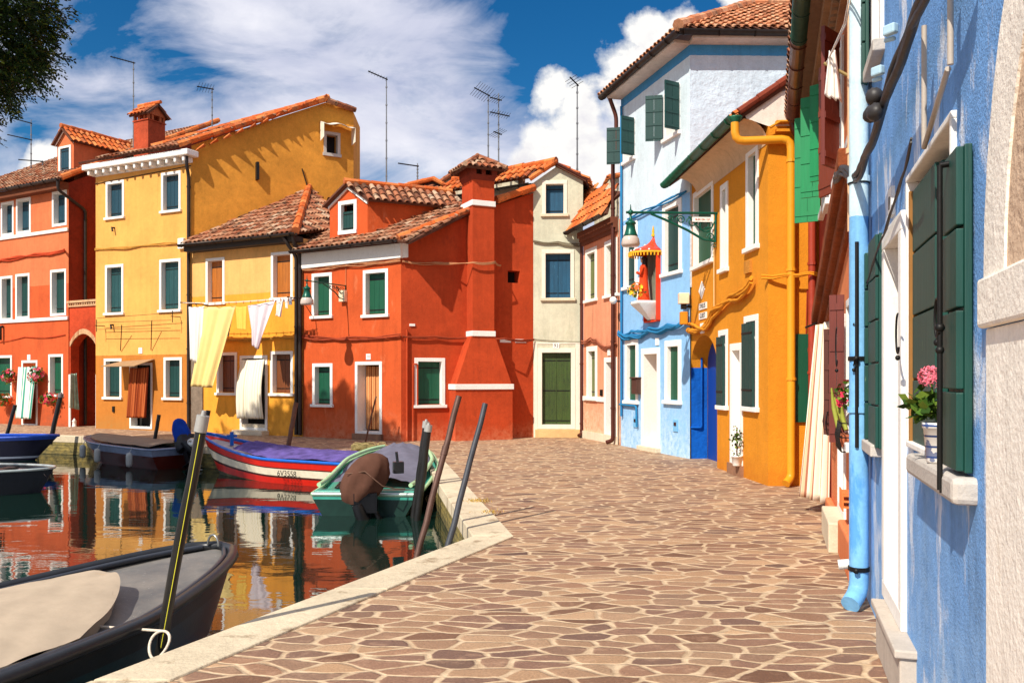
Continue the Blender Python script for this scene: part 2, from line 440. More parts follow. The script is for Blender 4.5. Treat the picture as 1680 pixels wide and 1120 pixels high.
def tiles(parent, A, B, C, poly, mat, name='roof', pitch=0.175, row=0.30, r=0.074, thick=0.07, lift=0.012, over=0.06):
    """barrel tiled roof plane. A-B eave (left to right), C a point up the slope, poly 3-D points on the plane"""
    A, B, C = V(A), V(B), V(C)
    e = (B - A).normalized(); n = e.cross(C - A).normalized()
    if n.z < 0: n = -n
    s = n.cross(e).normalized()
    if s.z < 0: s = -s
    P2 = [((V(p) - A).dot(e), (V(p) - A).dot(s)) for p in poly]
    mb = MB()
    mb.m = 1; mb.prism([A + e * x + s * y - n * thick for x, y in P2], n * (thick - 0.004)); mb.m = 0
    x0, x1 = min(p[0] for p in P2), max(p[0] for p in P2); y0, y1 = min(p[1] for p in P2), max(p[1] for p in P2)
    seg = 5; ni = int((x1 - x0) / pitch) + 2; nj = int((y1 - y0) / row) + 2
    for i in range(-1, ni):
        jx = random.uniform(-.008, .008)
        for j in range(-1, nj):
            cx, cy = x0 + (i + .5) * pitch + jx, y0 + j * row - over
            if not inside((cx, cy + row * .55), P2) : continue
            rot = random.uniform(-.05, .05); rr = r * random.uniform(.94, 1.06); h = random.uniform(0, .012)
            vs = []
            for (t, rad, hh) in ((0.0, rr, lift + h + .016), (row * 1.12, rr * .8, h)):
                for k in range(seg + 1):
                    a = math.pi * k / seg
                    vs.append(A + e * (cx + math.cos(a) * rad + t * rot) + s * (cy + t) + n * (math.sin(a) * rad * .8 + hh))
            # lower lip gives the tile its thickness
            for k in range(seg + 1):
                a = math.pi * k / seg; rad = rr - .016
                vs.append(A + e * (cx + math.cos(a) * rad) + s * (cy + .002) + n * (math.sin(a) * rad * .8 + lift + h + .012))
            q = seg + 1
            fs = [(k, k + 1, q + k + 1, q + k) for k in range(seg)] + [(2 * q + k, 2 * q + k + 1, k + 1, k) for k in range(seg)]
            mb.add(vs, fs)
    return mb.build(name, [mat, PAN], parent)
def ridge(parent, pts, mat, r=0.1, step=0.36, name='ridge_tiles'):
    mb = MB()
    for a, b in zip(pts, pts[1:]):
        a, b = V(a), V(b); L = (b - a).length; d = (b - a) / L; k = max(1, round(L / step)); st = L / k
        for i in range(k):
            p, q = a + d * (i * st - .02), a + d * ((i + 1) * st + .04)
            w = random.uniform(.9, 1.08)
            mb.tube([p, q], [r * w, r * w * .85], 8, smooth=False)
    return mb.build(name, mat, parent)
def gutter(parent, a, b, r=0.07, mat=None, name='gutter', brackets=True):
    mb = MB(); a, b = V(a), V(b); L = (b - a).length; d = (b - a).normalized()
    side = d.cross(V((0, 0, 1))).normalized(); seg = 8; vs = []
    for p in (a, b):
        for rr in (r, r - .008):
            for k in range(seg + 1):
                an = math.pi * k / seg
                vs.append(p + side * math.cos(an) * rr - V((0, 0, 1)) * math.sin(an) * rr)
    q = seg + 1
    fs = [(k, k + 1, 2 * q + k + 1, 2 * q + k) for k in range(seg)] + [(q + k + 1, q + k, 3 * q + k, 3 * q + k + 1) for k in range(seg)]
    fs += [(0, 2 * q, 3 * q, q), (seg, q + seg, 3 * q + seg, 2 * q + seg)]
    fs += [(k, k + 1, q + k + 1, q + k) for k in range(seg)] + [(2 * q + k + 1, 2 * q + k, 3 * q + k, 3 * q + k + 1) for k in range(seg)]
    mb.add(vs, fs, True)
    if brackets:
        for i in range(int(L / .7) + 1):
            p = a + d * min(L - .02, .1 + i * .7)
            mb.tube([p + side * math.cos(x) * (r + .006) - V((0, 0, 1)) * math.sin(x) * (r + .006) for x in [math.pi * k / 6 for k in range(7)]], .008, 4)
    return mb.build(name, mat or GUTT, parent)
def pipe(parent, pts, r=0.045, mat=None, name='downpipe', collars=True, seg=10, label=None):
    mb = MB(); pts = [V(p) for p in pts]
    sm = [pts[0]]
    for i in range(1, len(pts) - 1):     # rounded bends
        a, b, c = pts[i - 1], pts[i], pts[i + 1]; k = min(r * 2.2, (a - b).length * .45, (c - b).length * .45)
        p, q = b + (a - b).normalized() * k, b + (c - b).normalized() * k
        for t in (0, .33, .66, 1): sm.append((1 - t) ** 2 * p + 2 * t * (1 - t) * b + t * t * q)
    sm.append(pts[-1]); mb.tube(sm, r, seg)
    if collars:
        for a, b in zip(pts, pts[1:]):
            L = (b - a).length
            if L > 1.2:
                for i in range(int(L / 1.6) + 1):
                    p = a + (b - a).normalized() * (.3 + i * 1.6)
                    if (p - a).length < L - .05:
                        mb.tube([p, p + (b - a).normalized() * .04], r + .012, seg, smooth=False)
    o = mb.build(name, mat or GUTT, parent)
    if label: o['label'] = label
    return o
def cable(parent, pts, r=0.012, mat=None, name='cable', n=4, sag=0.03, twist=1.0, seg=5):
    """bundle of slack cables along pts"""
    mb = MB(); pts = [V(p) for p in pts]
    dense = []
    for a, b in zip(pts, pts[1:]):
        L = (b - a).length; k = max(2, int(L / .12))
        for i in range(k):
            t = i / k; dense.append(a.lerp(b, t) - V((0, 0, sag * 4 * t * (1 - t))))
    dense.append(pts[-1])
    for c in range(n):
        ph = random.uniform(0, 6.28); ph2 = random.uniform(0, 6.28); am = r * random.uniform(.5, 1.1); P = []
        for i, p in enumerate(dense):
            j = ph + i * .35 * twist
            P.append(p + V((math.cos(j) * am * .4, math.cos(j) * am * .5, math.sin(j) * am)) + V((0, 0, (math.sin(i * .23 + ph2) * r * 1.3 + random.uniform(-r, r) * .25))))
        mb.tube(P, r * random.uniform(.6, 1.0), seg)
    return mb.build(name, mat or IRON, parent)
def text(parent, s, F, u, z, size, mat, d=0.01, name='lettering', depth=0.002):
    cu = bpy.data.curves.new('txt', 'FONT'); cu.body = s; cu.size = size; cu.align_x = 'CENTER'; cu.align_y = 'CENTER'; cu.extrude = depth
    to = bpy.data.objects.new('txt', cu); COL.objects.link(to)
    bpy.context.view_layer.update()
    dg = bpy.context.evaluated_depsgraph_get(); me = bpy.data.meshes.new_from_object(to.evaluated_get(dg))
    vs = [v.co.copy() for v in me.vertices]; fs = [tuple(p.vertices) for p in me.polygons]
    bpy.data.objects.remove(to); bpy.data.curves.remove(cu); bpy.data.meshes.remove(me)
    mb = MB(); mb.add([F.pt(u + v.x, z + v.y, d + v.z) for v in vs], fs)
    return mb.build(name, mat, parent)
def cloth_mat(name, c, var=0.08):
    return simple(name, c, 0.9, 0, var, 5.0, 0.15, spec=0.1)
# ================================================================== SETTING
WZ = -0.5
QA, QB = gp(780, 881), gp(843, 881)              # water and street corner of the quay
QN = gp(157, 1120); QF = gp(696, 753)
dn = (QN - QA).normalized()
CP = [QA, QF, V((-7.15, 19.9, 0)), V((-11.7, 23.2, 0)), V((-14.8, 24.4, 0)), V((-30, 31, 0)), V((-34, 27, 0)), V((-14.2, 14.6, 0)), V((-13.5, 4, 0)), V((-17, -12, 0)), QA + dn * 23.0]
# pavement
def paving_mat():
    m, t, b = newmat('porphyry_crazy_paving')
    pos = t.n('ShaderNodeNewGeometry').outputs['Position']
    wob = t.n('ShaderNodeTexNoise', _in={'Vector': pos, 'Scale': 3.2, 'Detail': 3}).outputs['Color']
    wv = t.n('ShaderNodeVectorMath', operation='SUBTRACT', _in={0: wob, 1: (.5, .5, .5)}).outputs[0]
    wv = t.n('ShaderNodeVectorMath', operation='SCALE', _in={0: wv, 'Scale': .10}).outputs[0]
    p = t.n('ShaderNodeVectorMath', operation='ADD', _in={0: pos, 1: wv}).outputs[0]
    p = t.scale(p, (3.6, 7.0, 0.0), rot=(0, 0, R(14)))
    v1 = t.n('ShaderNodeTexVoronoi', feature='F1', voronoi_dimensions='2D', _in={'Vector': p, 'Scale': 1.0, 'Randomness': 0.93})
    v2 = t.n('ShaderNodeTexVoronoi', feature='DISTANCE_TO_EDGE', voronoi_dimensions='2D', _in={'Vector': p, 'Scale': 1.0, 'Randomness': 0.93}).outputs[0]
    fn = t.noise(pos, 22, 4, .7)
    ed = t.m('ADD', t.m('ADD', v2, t.m('MULTIPLY', t.m('SUBTRACT', fn, .5), .11)), t.m('MULTIPLY', t.m('SUBTRACT', t.noise(pos, 2.6, 3, .6), .5), .12))
    cr = t.m('SUBTRACT', t.n('ShaderNodeTexVoronoi', feature='F2', voronoi_dimensions='2D', _in={'Vector': p, 'Scale': 1.0, 'Randomness': 0.93}).outputs[0], v1.outputs[0])
    ed = t.m('MINIMUM', ed, t.m('SUBTRACT', t.m('MULTIPLY', cr, .62), .012))
    jw = t.ramp(ed, [(0.045, 0.0), (0.085, 1.0)])
    cs = t.n('ShaderNodeSeparateColor', _in={0: v1.outputs['Color']})
    st = t.ramp(cs.outputs[0], [(0.0, srgb(118, 84, 64)), (0.2, srgb(166, 126, 98)), (0.4, srgb(138, 104, 86)), (0.58, srgb(188, 150, 114)), (0.75, srgb(124, 94, 80)), (0.9, srgb(204, 166, 128)), (1.0, srgb(98, 72, 64))])
    big = t.noise(pos, .8, 5, .6)
    grain = t.noise(pos, 60, 4, .75)
    k = t.m('ADD', t.m('ADD', .10, t.m('MULTIPLY', grain, 1.15)), t.m('MULTIPLY', big, .3))
    km = t.n('ShaderNodeCombineXYZ', _in={0: k, 1: k, 2: k}).outputs[0]
    st = t.mix(1.0, st, km, 'MULTIPLY')
    pale = t.noise(t.scale(pos, (1, 1.6, 1)), 5.5, 6, .7)
    st = t.mix(t.m('MULTIPLY', t.ramp(pale, [(.52, 0), (.72, 1)]), .45), st, srgb(196, 158, 128))
    jo = t.mix(t.ramp(t.noise(pos, 9, 5, .7), [(.35, 0), (.7, 1)]), srgb(212, 186, 152), srgb(166, 138, 108))
    colr = t.mix(jw, jo, st)
    t.link(colr, b.inputs['Base Color'])
    t.link(t.ramp(grain, [(0.3, .55), (.7, .9)]), b.inputs['Roughness'])
    b.inputs['Specular IOR Level'].default_value = .3
    h = t.m('ADD', t.m('MULTIPLY', t.ramp(v2, [(0.02, 0), (.12, 1)]), .8), t.m('MULTIPLY', grain, .28))
    h = t.m('ADD', h, t.m('MULTIPLY', t.noise(pos, 7, 4, .6), .5))
    bp = t.n('ShaderNodeBump', _in={'Strength': .55, 'Distance': .02, 'Height': h})
    t.link(bp.outputs[0], b.inputs['Normal'])
    return m
mb = MB(); S = 160
mb.poly([[V((-S, -S, 0)), V((S, -S, 0)), V((S, S, 0)), V((-S, S, 0))], list(reversed(CP))])
struct(mb.build('pavement', paving_mat()))
# water
def water_mat():
    m, t, b = newmat('canal_water')
    pos = t.n('ShaderNodeNewGeometry').outputs['Position']
    b.inputs['Base Color'].default_value = (*srgb(14, 36, 30), 1)
    b.inputs['Roughness'].default_value = .015
    b.inputs['IOR'].default_value = 2.7
    rp = t.scale(pos, (.9, 1.7, 1), rot=(0, 0, R(8)))
    a = t.noise(rp, 1.3, 2, .5, .4); c = t.noise(rp, 7.0, 3, .5, .3)
    d = t.noise(pos, .35, 2, .5)
    amp = t.ramp(d, [(.35, .25), (.65, 1.0)])
    h = t.m('ADD', t.m('MULTIPLY', a, .75), t.m('MULTIPLY', t.m('MULTIPLY', c, .16), amp))
    bp = t.n('ShaderNodeBump', _in={'Strength': .26, 'Distance': .022, 'Height': h})
    t.link(bp.outputs[0], b.inputs['Normal'])
    return m
mb = MB(); mb.poly([[V((p.x, p.y, WZ)) for p in CP]])
struct(mb.build('water', water_mat()))
# quay wall with stone coping
def quay_mat():
    m, t, b = newmat('mossy_canal_brick')
    pos = t.n('ShaderNodeNewGeometry').outputs['Position']
    z = t.n('ShaderNodeSeparateXYZ', _in={0: pos}).outputs[2]
    n = t.noise(t.scale(pos, (1, 1, 2)), 4, 7, .7)
    n2 = t.noise(pos, 14, 5, .7)
    c = t.ramp(n, [(.3, srgb(60, 56, 34)), (.5, srgb(124, 110, 60)), (.62, srgb(160, 138, 70)), (.75, srgb(96, 84, 60))])
    rows = t.ramp(t.m('FRACT', t.m('MULTIPLY', z, 12.0)), [(0.0, .45), (.12, 1.0)])
    c = t.mix(1.0, c, rows, 'MULTIPLY')
    f = t.m('MULTIPLY', t.m('ADD', z, .62), 4.0, clamp=True)
    c = t.mix(f, srgb(28, 34, 20), c)
    t.link(c, b.inputs['Base Color']); b.inputs['Roughness'].default_value = .7
    bp = t.n('ShaderNodeBump', _in={'Strength': .7, 'Distance': .03, 'Height': t.m('ADD', n2, rows)})
    t.link(bp.outputs[0], b.inputs['Normal']); return m
quay = thing('canal_wall', 'mossy brick canal wall topped with pale stone coping', 'canal wall', (QA.x, QA.y, -1.2))
mb = MB(); n = len(CP)
for i in range(n):
    a, b2 = CP[i], CP[(i + 1) % n]
    if i == n - 2: continue
    d = (b2 - a).normalized(); nn = V((d.y, -d.x, 0))
    if i in (0,): pass
    mb.box(V((a.x, a.y, -1.2)) , b2 - a, nn * .3, V((0, 0, 1.04)))
mb.build('brickwork', quay_mat(), quay)
COP = stucco('istrian_coping_stone', srgb(204, 188, 160), blotch=0.2, bump=0.5, streak=0.02, fine=30, patch=srgb(140, 118, 92), patch_amt=0.05)
mb = MB()
def coping(a, b, wa, wb, step=2.3):
    """a,b water side; wa,wb street side"""
    L = (b - a).length; k = max(1, round(L / step)); random.seed(int(L * 100))
    cuts = [0] + [(i + random.uniform(-.12, .12)) / k for i in range(1, k)] + [1]
    for i in range(k):
        t0, t1 = cuts[i] + .004 / L, cuts[i + 1] - .004 / L
        p, q, s_, r_ = a.lerp(b, t0), a.lerp(b, t1), wa.lerp(wb, t1), wa.lerp(wb, t0)
        zt = .012 + random.uniform(0, .006)
        up = V((0, 0, 1))
        mb.hexa([p - up * .165, r_ - up * .165, s_ - up * .165, q - up * .165, p + up * zt, r_ + up * zt, s_ + up * zt, q + up * zt])
dirn = (QN - QA).normalized(); off = QB + (gp(275, 1120) - QB).normalized() * 23
ins = lambda p, v: p + V(v)
coping(QA + V((-.03, .0, 0)), QA + dirn * 23 + V((-.03, .02, 0)), QB, off)
QFs = gp(726, 753)
coping(QF + V((-.03, 0, 0)), QA + V((-.03, 0.004, 0)), QFs, QB + V((0, .004, 0)))
prev = QF; ps = QFs
for p in (CP[2], CP[3], CP[4], CP[5]):
    d = (p - prev).normalized(); nn = V((d.y, -d.x, 0)) * .36
    if nn.y < 0: nn = -nn
    e = p + nn
    coping(p, prev, e, ps); prev = p; ps = e
mb.build('coping', COP, quay, bevel=.012)

# ================================================================== HOUSES
def house(label, p, group=None): return thing('house', label, 'house', (p.x, p.y, 0), group)
def zat(F, px, py): return F.hit(px, py)[1]
def mass(mb, F, zt, deep=4.0, inset=.02):
    """side and back walls of a house body behind face F up to height zt"""
    a, b = F.pt(0, 0, -inset), F.pt(F.L, 0, -inset); k = -F.n * deep; up = V((0, 0, zt))
    mb.add([a, a + k, a + k + up, a + up], [(0, 1, 2, 3)]); mb.add([b, b + k, b + k + up, b + up], [(0, 1, 2, 3)])
    mb.add([a + k, b + k, b + k + up, a + k + up], [(0, 1, 2, 3)])

# ---------------- H1 red house at the far left
REDO = stucco('orange_red_stucco', srgb(194, 86, 44), 0.16, 0.3, seed=3, zband=[(4.72, srgb(206, 112, 70))], low=(.35, srgb(150, 80, 50)))
RED = stucco('brick_red_stucco', srgb(176, 62, 30), 0.15, 0.3, seed=8, low=(.3, srgb(150, 70, 46)))
REDS = stucco('shaded_red_side_stucco', srgb(128, 46, 28), 0.35, 0.8, seed=5)  # side wall's shade put into the colour as a darker red
P0, P1 = gp(0, 694.6), gp(112.5, 699.8)
ext = (P0 - P1).normalized() * 4.5
F1 = Face(P0 + ext, P1)
h1 = house('tall orange red house at the left edge with a gabled roof dormer', P1)
ZT1 = 8.02; H = []
wins = [((2, 23, 331, 387), BLUEG), ((27, 51, 325, 383), BLUEG), ((86, 110, 313, 371), BLUEG), ((1, 21, 453, 526), DGREEN), ((26, 49, 449, 523), DGREEN), ((83, 109, 442, 518), DGREEN), ((-12, 20, 583, 649), GREEN), ((80, 104, 581, 647), GREEN)]
for wpx, mt in wins: window(h1, F1, wpx, H, mt, leaves=1, boards=3, sill=wpx[3] > 600, depth=.16, silld=.05)
dr, dq = window(h1, F1, (36, 62, 591, 699), H, None, sill=False, name='door_frame')
H1D = dq
mb = MB(); wall_face(mb, F1, [(0, 0), (F1.L, 0), (F1.L, ZT1), (0, ZT1)], H)
sd = V((.5, .87, 0)).normalized(); C1 = F1.pt(F1.L, 0)
F1s = Face(C1, C1 + sd * 9)
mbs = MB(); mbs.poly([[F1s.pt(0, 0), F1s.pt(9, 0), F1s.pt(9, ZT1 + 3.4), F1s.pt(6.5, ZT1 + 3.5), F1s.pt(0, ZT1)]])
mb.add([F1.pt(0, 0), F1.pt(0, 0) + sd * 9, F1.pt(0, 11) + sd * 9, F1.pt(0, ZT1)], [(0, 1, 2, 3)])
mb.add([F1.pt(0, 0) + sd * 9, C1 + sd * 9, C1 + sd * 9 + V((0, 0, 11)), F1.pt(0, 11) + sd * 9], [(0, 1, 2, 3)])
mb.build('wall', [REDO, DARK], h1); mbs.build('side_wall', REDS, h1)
for zpx in ((60, 381), (60, 522)):
    z = zat(F1, *zpx); mb = MB(); mb.fbox(F1, 0, F1.L + .0, z - .11, z + .0, .0, .055); mb.build('sill_band', WHITE, h1, bevel=.01)
e0, e1 = F1.pt(-.1, ZT1 + .06, .34), F1.pt(F1.L + .12, ZT1 + .06, .34)
sl1 = sd * 1.0 + V((0, 0, .55)); A, B, Cc = e0, e1, e0 + sl1
tiles(h1, A, B, Cc, [e0, e1, e1 + sl1 * 6.4, e0 + sl1 * 6.4], TILE)
ridge(h1, [e1 + V((.02, 0, .04)), e1 + sl1 * 6.4 + V((0, 0, .04))], TILEO, .1, name='verge_tiles')
gutter(h1, F1.pt(0, ZT1 + .05, .40), F1.pt(F1.L + .1, ZT1 + .05, .40), .075)
mb = MB(); mb.fbox(F1, 0, F1.L, ZT1 - .22, ZT1, 0, .3); mb.build('eave_board', stucco('eave_brown', srgb(110, 62, 40), .2), h1)
c = F1.pt(F1.L + .02, ZT1 + .0, .38); s1 = C1 + sd * .55 + F1s.n * .07
pipe(h1, [c, c - V((0, 0, .3)), V((s1.x, s1.y, 7.2)), V((s1.x, s1.y, 0.05))], .05)
# dormer
Fd = Face(V((0, 0, 0)) + at(94, 279, 29.6), at(121, 275, 29.15))
d1 = Fd; zb = 8.2; zt = 9.72; zp = 10.15
dorm_w = MB(); H = []
mbp = h1
base = MB(); outl = [(0, zb), (d1.L, zb), (d1.L, zt), (d1.L / 2, zp), (0, zt)]
HD = []; u0, u1 = d1.L * .14, d1.L * .84
base_holes = [(u0, u1, 8.72, 9.56)]
wall_face(base, d1, outl, base_holes, .12)
for u in (0, d1.L):
    base.add([d1.pt(u, zb), d1.pt(u, zb) + sd * 2.6, d1.pt(u, zt) + sd * 2.6, d1.pt(u, zt)], [(0, 1, 2, 3)])
DM = base.build('dormer', [REDO, DARK], h1)
mb = MB(); z0, z1 = 8.7, 9.58; f = .07
mb.fbox(d1, u0 - .02, u1 + .02, z1 - f, z1, -.05, .03); mb.fbox(d1, u0 - .02, u1 + .02, z0 - .03, z0 + .03, -.05, .04); mb.fbox(d1, u0 - .02, u0 + f, z0 + .03, z1 - f, -.05, .03); mb.fbox(d1, u1 - f, u1 + .02, z0 + .03, z1 - f, -.05, .03)
mb.build('window_frame', WHITE, DM)
mb = MB(); um = (u0 + u1) / 2
for a, b in ((u0 + f, um), (um, u1 - f)): leaf(mb, d1, a, b, z0 + .03, z1 - f, -.045, -.015, 2)
mb.build('shutter', [BLUEG, IRON], DM)
mb = MB()
for (a, b) in (((-.06, zt - .02), (d1.L / 2, zp + .03)), ((d1.L / 2, zp + .03), (d1.L + .06, zt - .02))):
    mb.prism([d1.pt(a[0], a[1], .03), d1.pt(b[0], b[1], .03), d1.pt(b[0], b[1] - .09, .03), d1.pt(a[0], a[1] - .09, .03)], d1.n * .03)
mb.build('gable_trim', WHITE, DM)
def dormer_roof(DM, d1, sd, zt, zp, ln, mat, ov=.12, L=None, drop=0.0, pitch=.2, extend=.16):
    m0 = d1.pt(d1.L / 2, zp + .07, extend); m1 = m0 + sd * ln - V((0, 0, drop)) 
    for u, sg in ((d1.L + ov, 1), (-ov, -1)):
        k = (zp - zt) / (d1.L / 2)
        a = d1.pt(u, zt + .07 - k * ov, extend); b = a + sd * ln - V((0, 0, drop))
        if sg > 0: tiles(DM, a, b, m0, [a, b, m1, m0], mat, pitch=pitch)
        else: tiles(DM, b, a, m1, [b, a, m0, m1], mat, pitch=pitch)
    ridge(DM, [m0 + V((0, 0, .03)), m1 + V((0, 0, .03))], TILEO, .09)
dormer_roof(DM, d1, sd, zt, zp, 2.6, TILEO)
for (u, z) in ((.3, 7.1),): pass
# number plaque and cables
z = zat(F1, 48, 586); u = F1.hit(48, 586)[0]
mb = MB(); mb.fbox(F1, u - .09, u + .09, z - .09, z + .09, 0, .02); mb.build('number_plaque', WHITE, h1)
cable(h1, [F1.pt(0, zat(F1, 0, 427) + .05, .04), F1.pt(*F1.hit(0, 427), .04), F1.pt(*F1.hit(60, 418), .04), F1.pt(*F1.hit(107, 411), .04), F1.pt(*F1.hit(119, 413), .3)], .03, RED, n=5)
cable(h1, [F1.pt(*F1.hit(-10, 562), .03), F1.pt(*F1.hit(42, 553), .03), F1.pt(*F1.hit(108, 550), .03)], .012, RED, n=2)
mb = MB(); mb.tube([F1.pt(*F1.hit(6, 536), .03), F1.pt(*F1.hit(6, 536), .12), F1.pt(*F1.hit(6, 558), .12)], .05, 8); mb.build('wall_bracket', IRON, h1)

# ---------------- alley wall with arch
aw = thing('alley_wall', 'red wall with a brick arch spanning the dark alley between the houses', 'wall', tuple(F1s.pt(.1, 0)))
Fa = Face(C1 + V((.0, .03, 0)), gp(158, 702.0) + V((0.05, .03, 0)))
zt = zat(Fa, 130, 503); zs = zat(Fa, 130, 552); zc = zat(Fa, 135, 543)
ua, ub = .08, Fa.L - .05; arch = []
for k in range(11):
    x = k / 10; arch.append((ua + (ub - ua) * x, 2.62 + .42 * math.sin(math.pi * x) ** .8))
ARCHTOP = [(0, 0), (ua, 0)] + arch + [(ub, 0), (Fa.L, 0), (Fa.L, zt), (0, zt)]
mb = MB(); pts = [Fa.pt(u, z) for u, z in ARCHTOP]
mb.poly([pts]); mb.poly([[p - Fa.n * .3 for p in pts]])
for i in range(len(arch) - 1):
    a, b = Fa.pt(*arch[i]), Fa.pt(*arch[i + 1]); mb.add([a, b, b - Fa.n * .3, a - Fa.n * .3], [(0, 1, 2, 3)])
mb.add([Fa.pt(ua, 0), Fa.pt(*arch[0]), Fa.pt(*arch[0], -.3), Fa.pt(ua, 0, -.3)], [(0, 1, 2, 3)])
mb.build('wall', stucco('rough_red_brick_stucco', srgb(182, 66, 34), .3, 1.0, fine=18, seed=2), aw)
mb = MB()
for i in range(len(arch) - 1):
    for j in range(2):
        p = V((*arch[i], 0)).lerp(V((*arch[i + 1], 0)), j / 2 + .03); q = V((*arch[i], 0)).lerp(V((*arch[i + 1], 0)), j / 2 + .47)
        mb.prism([Fa.pt(p.x, p.y, -.02), Fa.pt(q.x, q.y, -.02), Fa.pt(q.x, q.y + .16, -.02), Fa.pt(p.x, p.y + .16, -.02)], Fa.n * .05)
mb.build('arch_bricks', rnd_island('pale_brick', [(0, srgb(196, 150, 108)), (.5, srgb(214, 172, 130)), (1, srgb(180, 120, 80))], dark=.3), aw)
mb = MB(); mb.fbox(Fa, 0, Fa.L, zt, zt + .05, -.34, .05); k = 0
while k * .12 < Fa.L - .06: mb.fbox(Fa, .02 + k * .12, .08 + k * .12, zt + .05, zt + .13, -.34, .06); k += 1
mb.fbox(Fa, 0, Fa.L, zt + .13, zt + .2, -.36, .09)
mb.build('brick_coping', rnd_island('pale_brick', []), aw)
for u in (.02, Fa.L - .10):
    mb = MB(); mb.fbox(Fa, u, u + .09, 0, 1.72, .0, .03); mb.build('jamb_stone', WHITE, aw)
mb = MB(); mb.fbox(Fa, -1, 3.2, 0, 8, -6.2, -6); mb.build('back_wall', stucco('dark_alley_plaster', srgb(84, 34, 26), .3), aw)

# ---------------- H2 tall yellow house
YEL = stucco('yellow_stucco', srgb(226, 170, 70), 0.13, 0.25, seed=1, patch=srgb(238, 196, 110), patch_amt=.03)
YZ = stucco('yellow_stucco_over_ochre_foot', srgb(188, 118, 48), 0.13, 0.25, seed=1, zband=[(2.31, srgb(228, 164, 84))], streak=.1, low=(.25, srgb(170, 120, 60)))
OCHRE = stucco('ochre_gable_stucco', srgb(210, 142, 54), 0.24, 0.55, seed=14, streak=.05)
F2 = Face(gp(157, 702.5), gp(314, 708.4)); h2 = house('tall narrow yellow house with white dentil cornice and bare ochre gable wall', F2.pt(0, 0))
ZT2 = 7.98; H = []
for wpx in ((174, 204, 297, 356), (265, 297, 282, 345)): window(h2, F2, wpx, H, BLUEG, depth=.12)
for wpx in ((173, 203, 434, 513), (262, 297, 425, 508)): window(h2, F2, wpx, H, planks('dark_teal_worn_shutter', srgb(24, 72, 74), .4, wear=srgb(70, 100, 96), wear_amt=.05), depth=.14, leaves=2, boards=2)
for wpx in ((171, 200, 588, 651), (269, 299, 586, 652)): window(h2, F2, wpx, H, DGREEN, leaves=1, boards=4, depth=.14)
_, H2D = window(h2, F2, (213, 250, 595, 703), H, None, sill=False, name='door_frame', fw=.07)
mb = MB(); wall_face(mb, F2, [(0, 0), (F2.L, 0), (F2.L, ZT2), (0, ZT2)], H)
sd2 = V((.85, .53, 0)).normalized(); C2 = F2.pt(F2.L, 0); F2s = Face(C2, C2 + sd2 * 7)
gab = [F2s.hit(*p) for p in ((535, 171), (580, 184))]
mb.add([F2.pt(0, 0), F2.pt(0, 0) + V((.3, 9, 0)), F2.pt(0, 10) + V((.3, 9, 0)), F2.pt(0, ZT2)], [(0, 1, 2, 3)])
mb.build('wall', [YZ, DARK], h2)
mb = MB(); ur = gab[1][0]
hs = []; uu = F2s.rect(531, 558, 217, 256); hs = [(uu[0] + .08, uu[1] - .08, uu[2] + .08, uu[3] - .08)]
wall_face(mb, F2s, [(0, 0), (ur, 0), (ur, gab[1][1]), (gab[0][0], gab[0][1] + .06), (0, ZT2 + .52)], hs, .3)
e = F2s.pt(ur, 0); bk = V((-.5, 4, 0))
mb.add([e, e + bk, e + bk + V((0, 0, 11)), e + V((0, 0, gab[1][1]))], [(0, 1, 2, 3)])
mb.build('gable_wall', [OCHRE, DARK], h2)
W = MB(); a, b, c_, d_ = uu
W.fbox(F2s, a, b, d_ - .09, d_, -.15, .03); W.fbox(F2s, a - .03, b + .03, c_ - .02, c_ + .08, -.15, .05); W.fbox(F2s, a, a + .09, c_ + .08, d_ - .09, -.15, .03); W.fbox(F2s, b - .09, b, c_ + .08, d_ - .09, -.15, .03)
W = W.build('window_frame', SILLST, h2)
AWN = cloth_mat('bleached_awning_cloth', srgb(222, 214, 196), .15)
mb = MB()
def awn(x, y):
    p = F2s.pt(a - .12 + x * (b - a + .5), d_ + .28 - .12 * y - .04 * math.sin(x * 9), .04 + .34 * y); return p
mb.grid(awn, 10, 4)
for x in (0, 1):
    mb.add([awn(x, 0), awn(x, 1), awn(x, 1) - V((0, 0, .45)), F2s.pt(a - .12 + x * (b - a + .5), d_ - .35, .05)], [(0, 1, 2, 3)])
mb.build('faded_awning', AWN, W, solid=.012)
# iron ties on gable
mb = MB(); u, z = F2s.hit(421, 281); mb.fbox(F2s, u - .04, u + .04, z - .28, z + .26, 0.0, .16); mb.build('wall_tie', IRON, h2)
mb = MB(); mb.tube([F2s.pt(*F2s.hit(495, 277), .03), F2s.pt(*F2s.hit(505, 310), .03)], .02, 6); mb.build('wall_rod', IRON, h2)
# roof
k = ZT2 + .42
EA, EB = F2.pt(-.28, k, .42), F2s.pt(-.40, k, .16)
AP = F2s.pt(gab[0][0], gab[0][1] + .12, .16)
nrm = (EB - EA).cross(AP - EA).normalized()
if nrm.z < 0: nrm = -nrm
bl = on_plane(250, 243, EA, nrm)
b0 = F2s.pt(0.1, ZT2 + .5, .22)
tiles(h2, EA, EB, AP, [EA, EB, AP, bl], TILE)
ridge(h2, [EB + V((.0, .05, .05)), AP + V((0, 0, .05))], TILEO, .11, name='verge_tiles')
ridge(h2, [bl + V((0, 0, .04)), AP + V((0, 0, .05))], TILEO, .1)
ridge(h2, [AP + V((0, 0, -.04)), F2s.pt(ur, gab[1][1] + .06, .08)], TILE, .1, step=.3, name='verge_tiles')
mb = MB(); mb.fbox(F2, -.2, F2.L + .2, ZT2 + .16, ZT2 + .34, -.1, .36); mb.fbox(F2, -.02, F2.L + .02, ZT2, ZT2 + .16, -.1, .06); mb.build('cornice', WHITE, h2, bevel=.03)
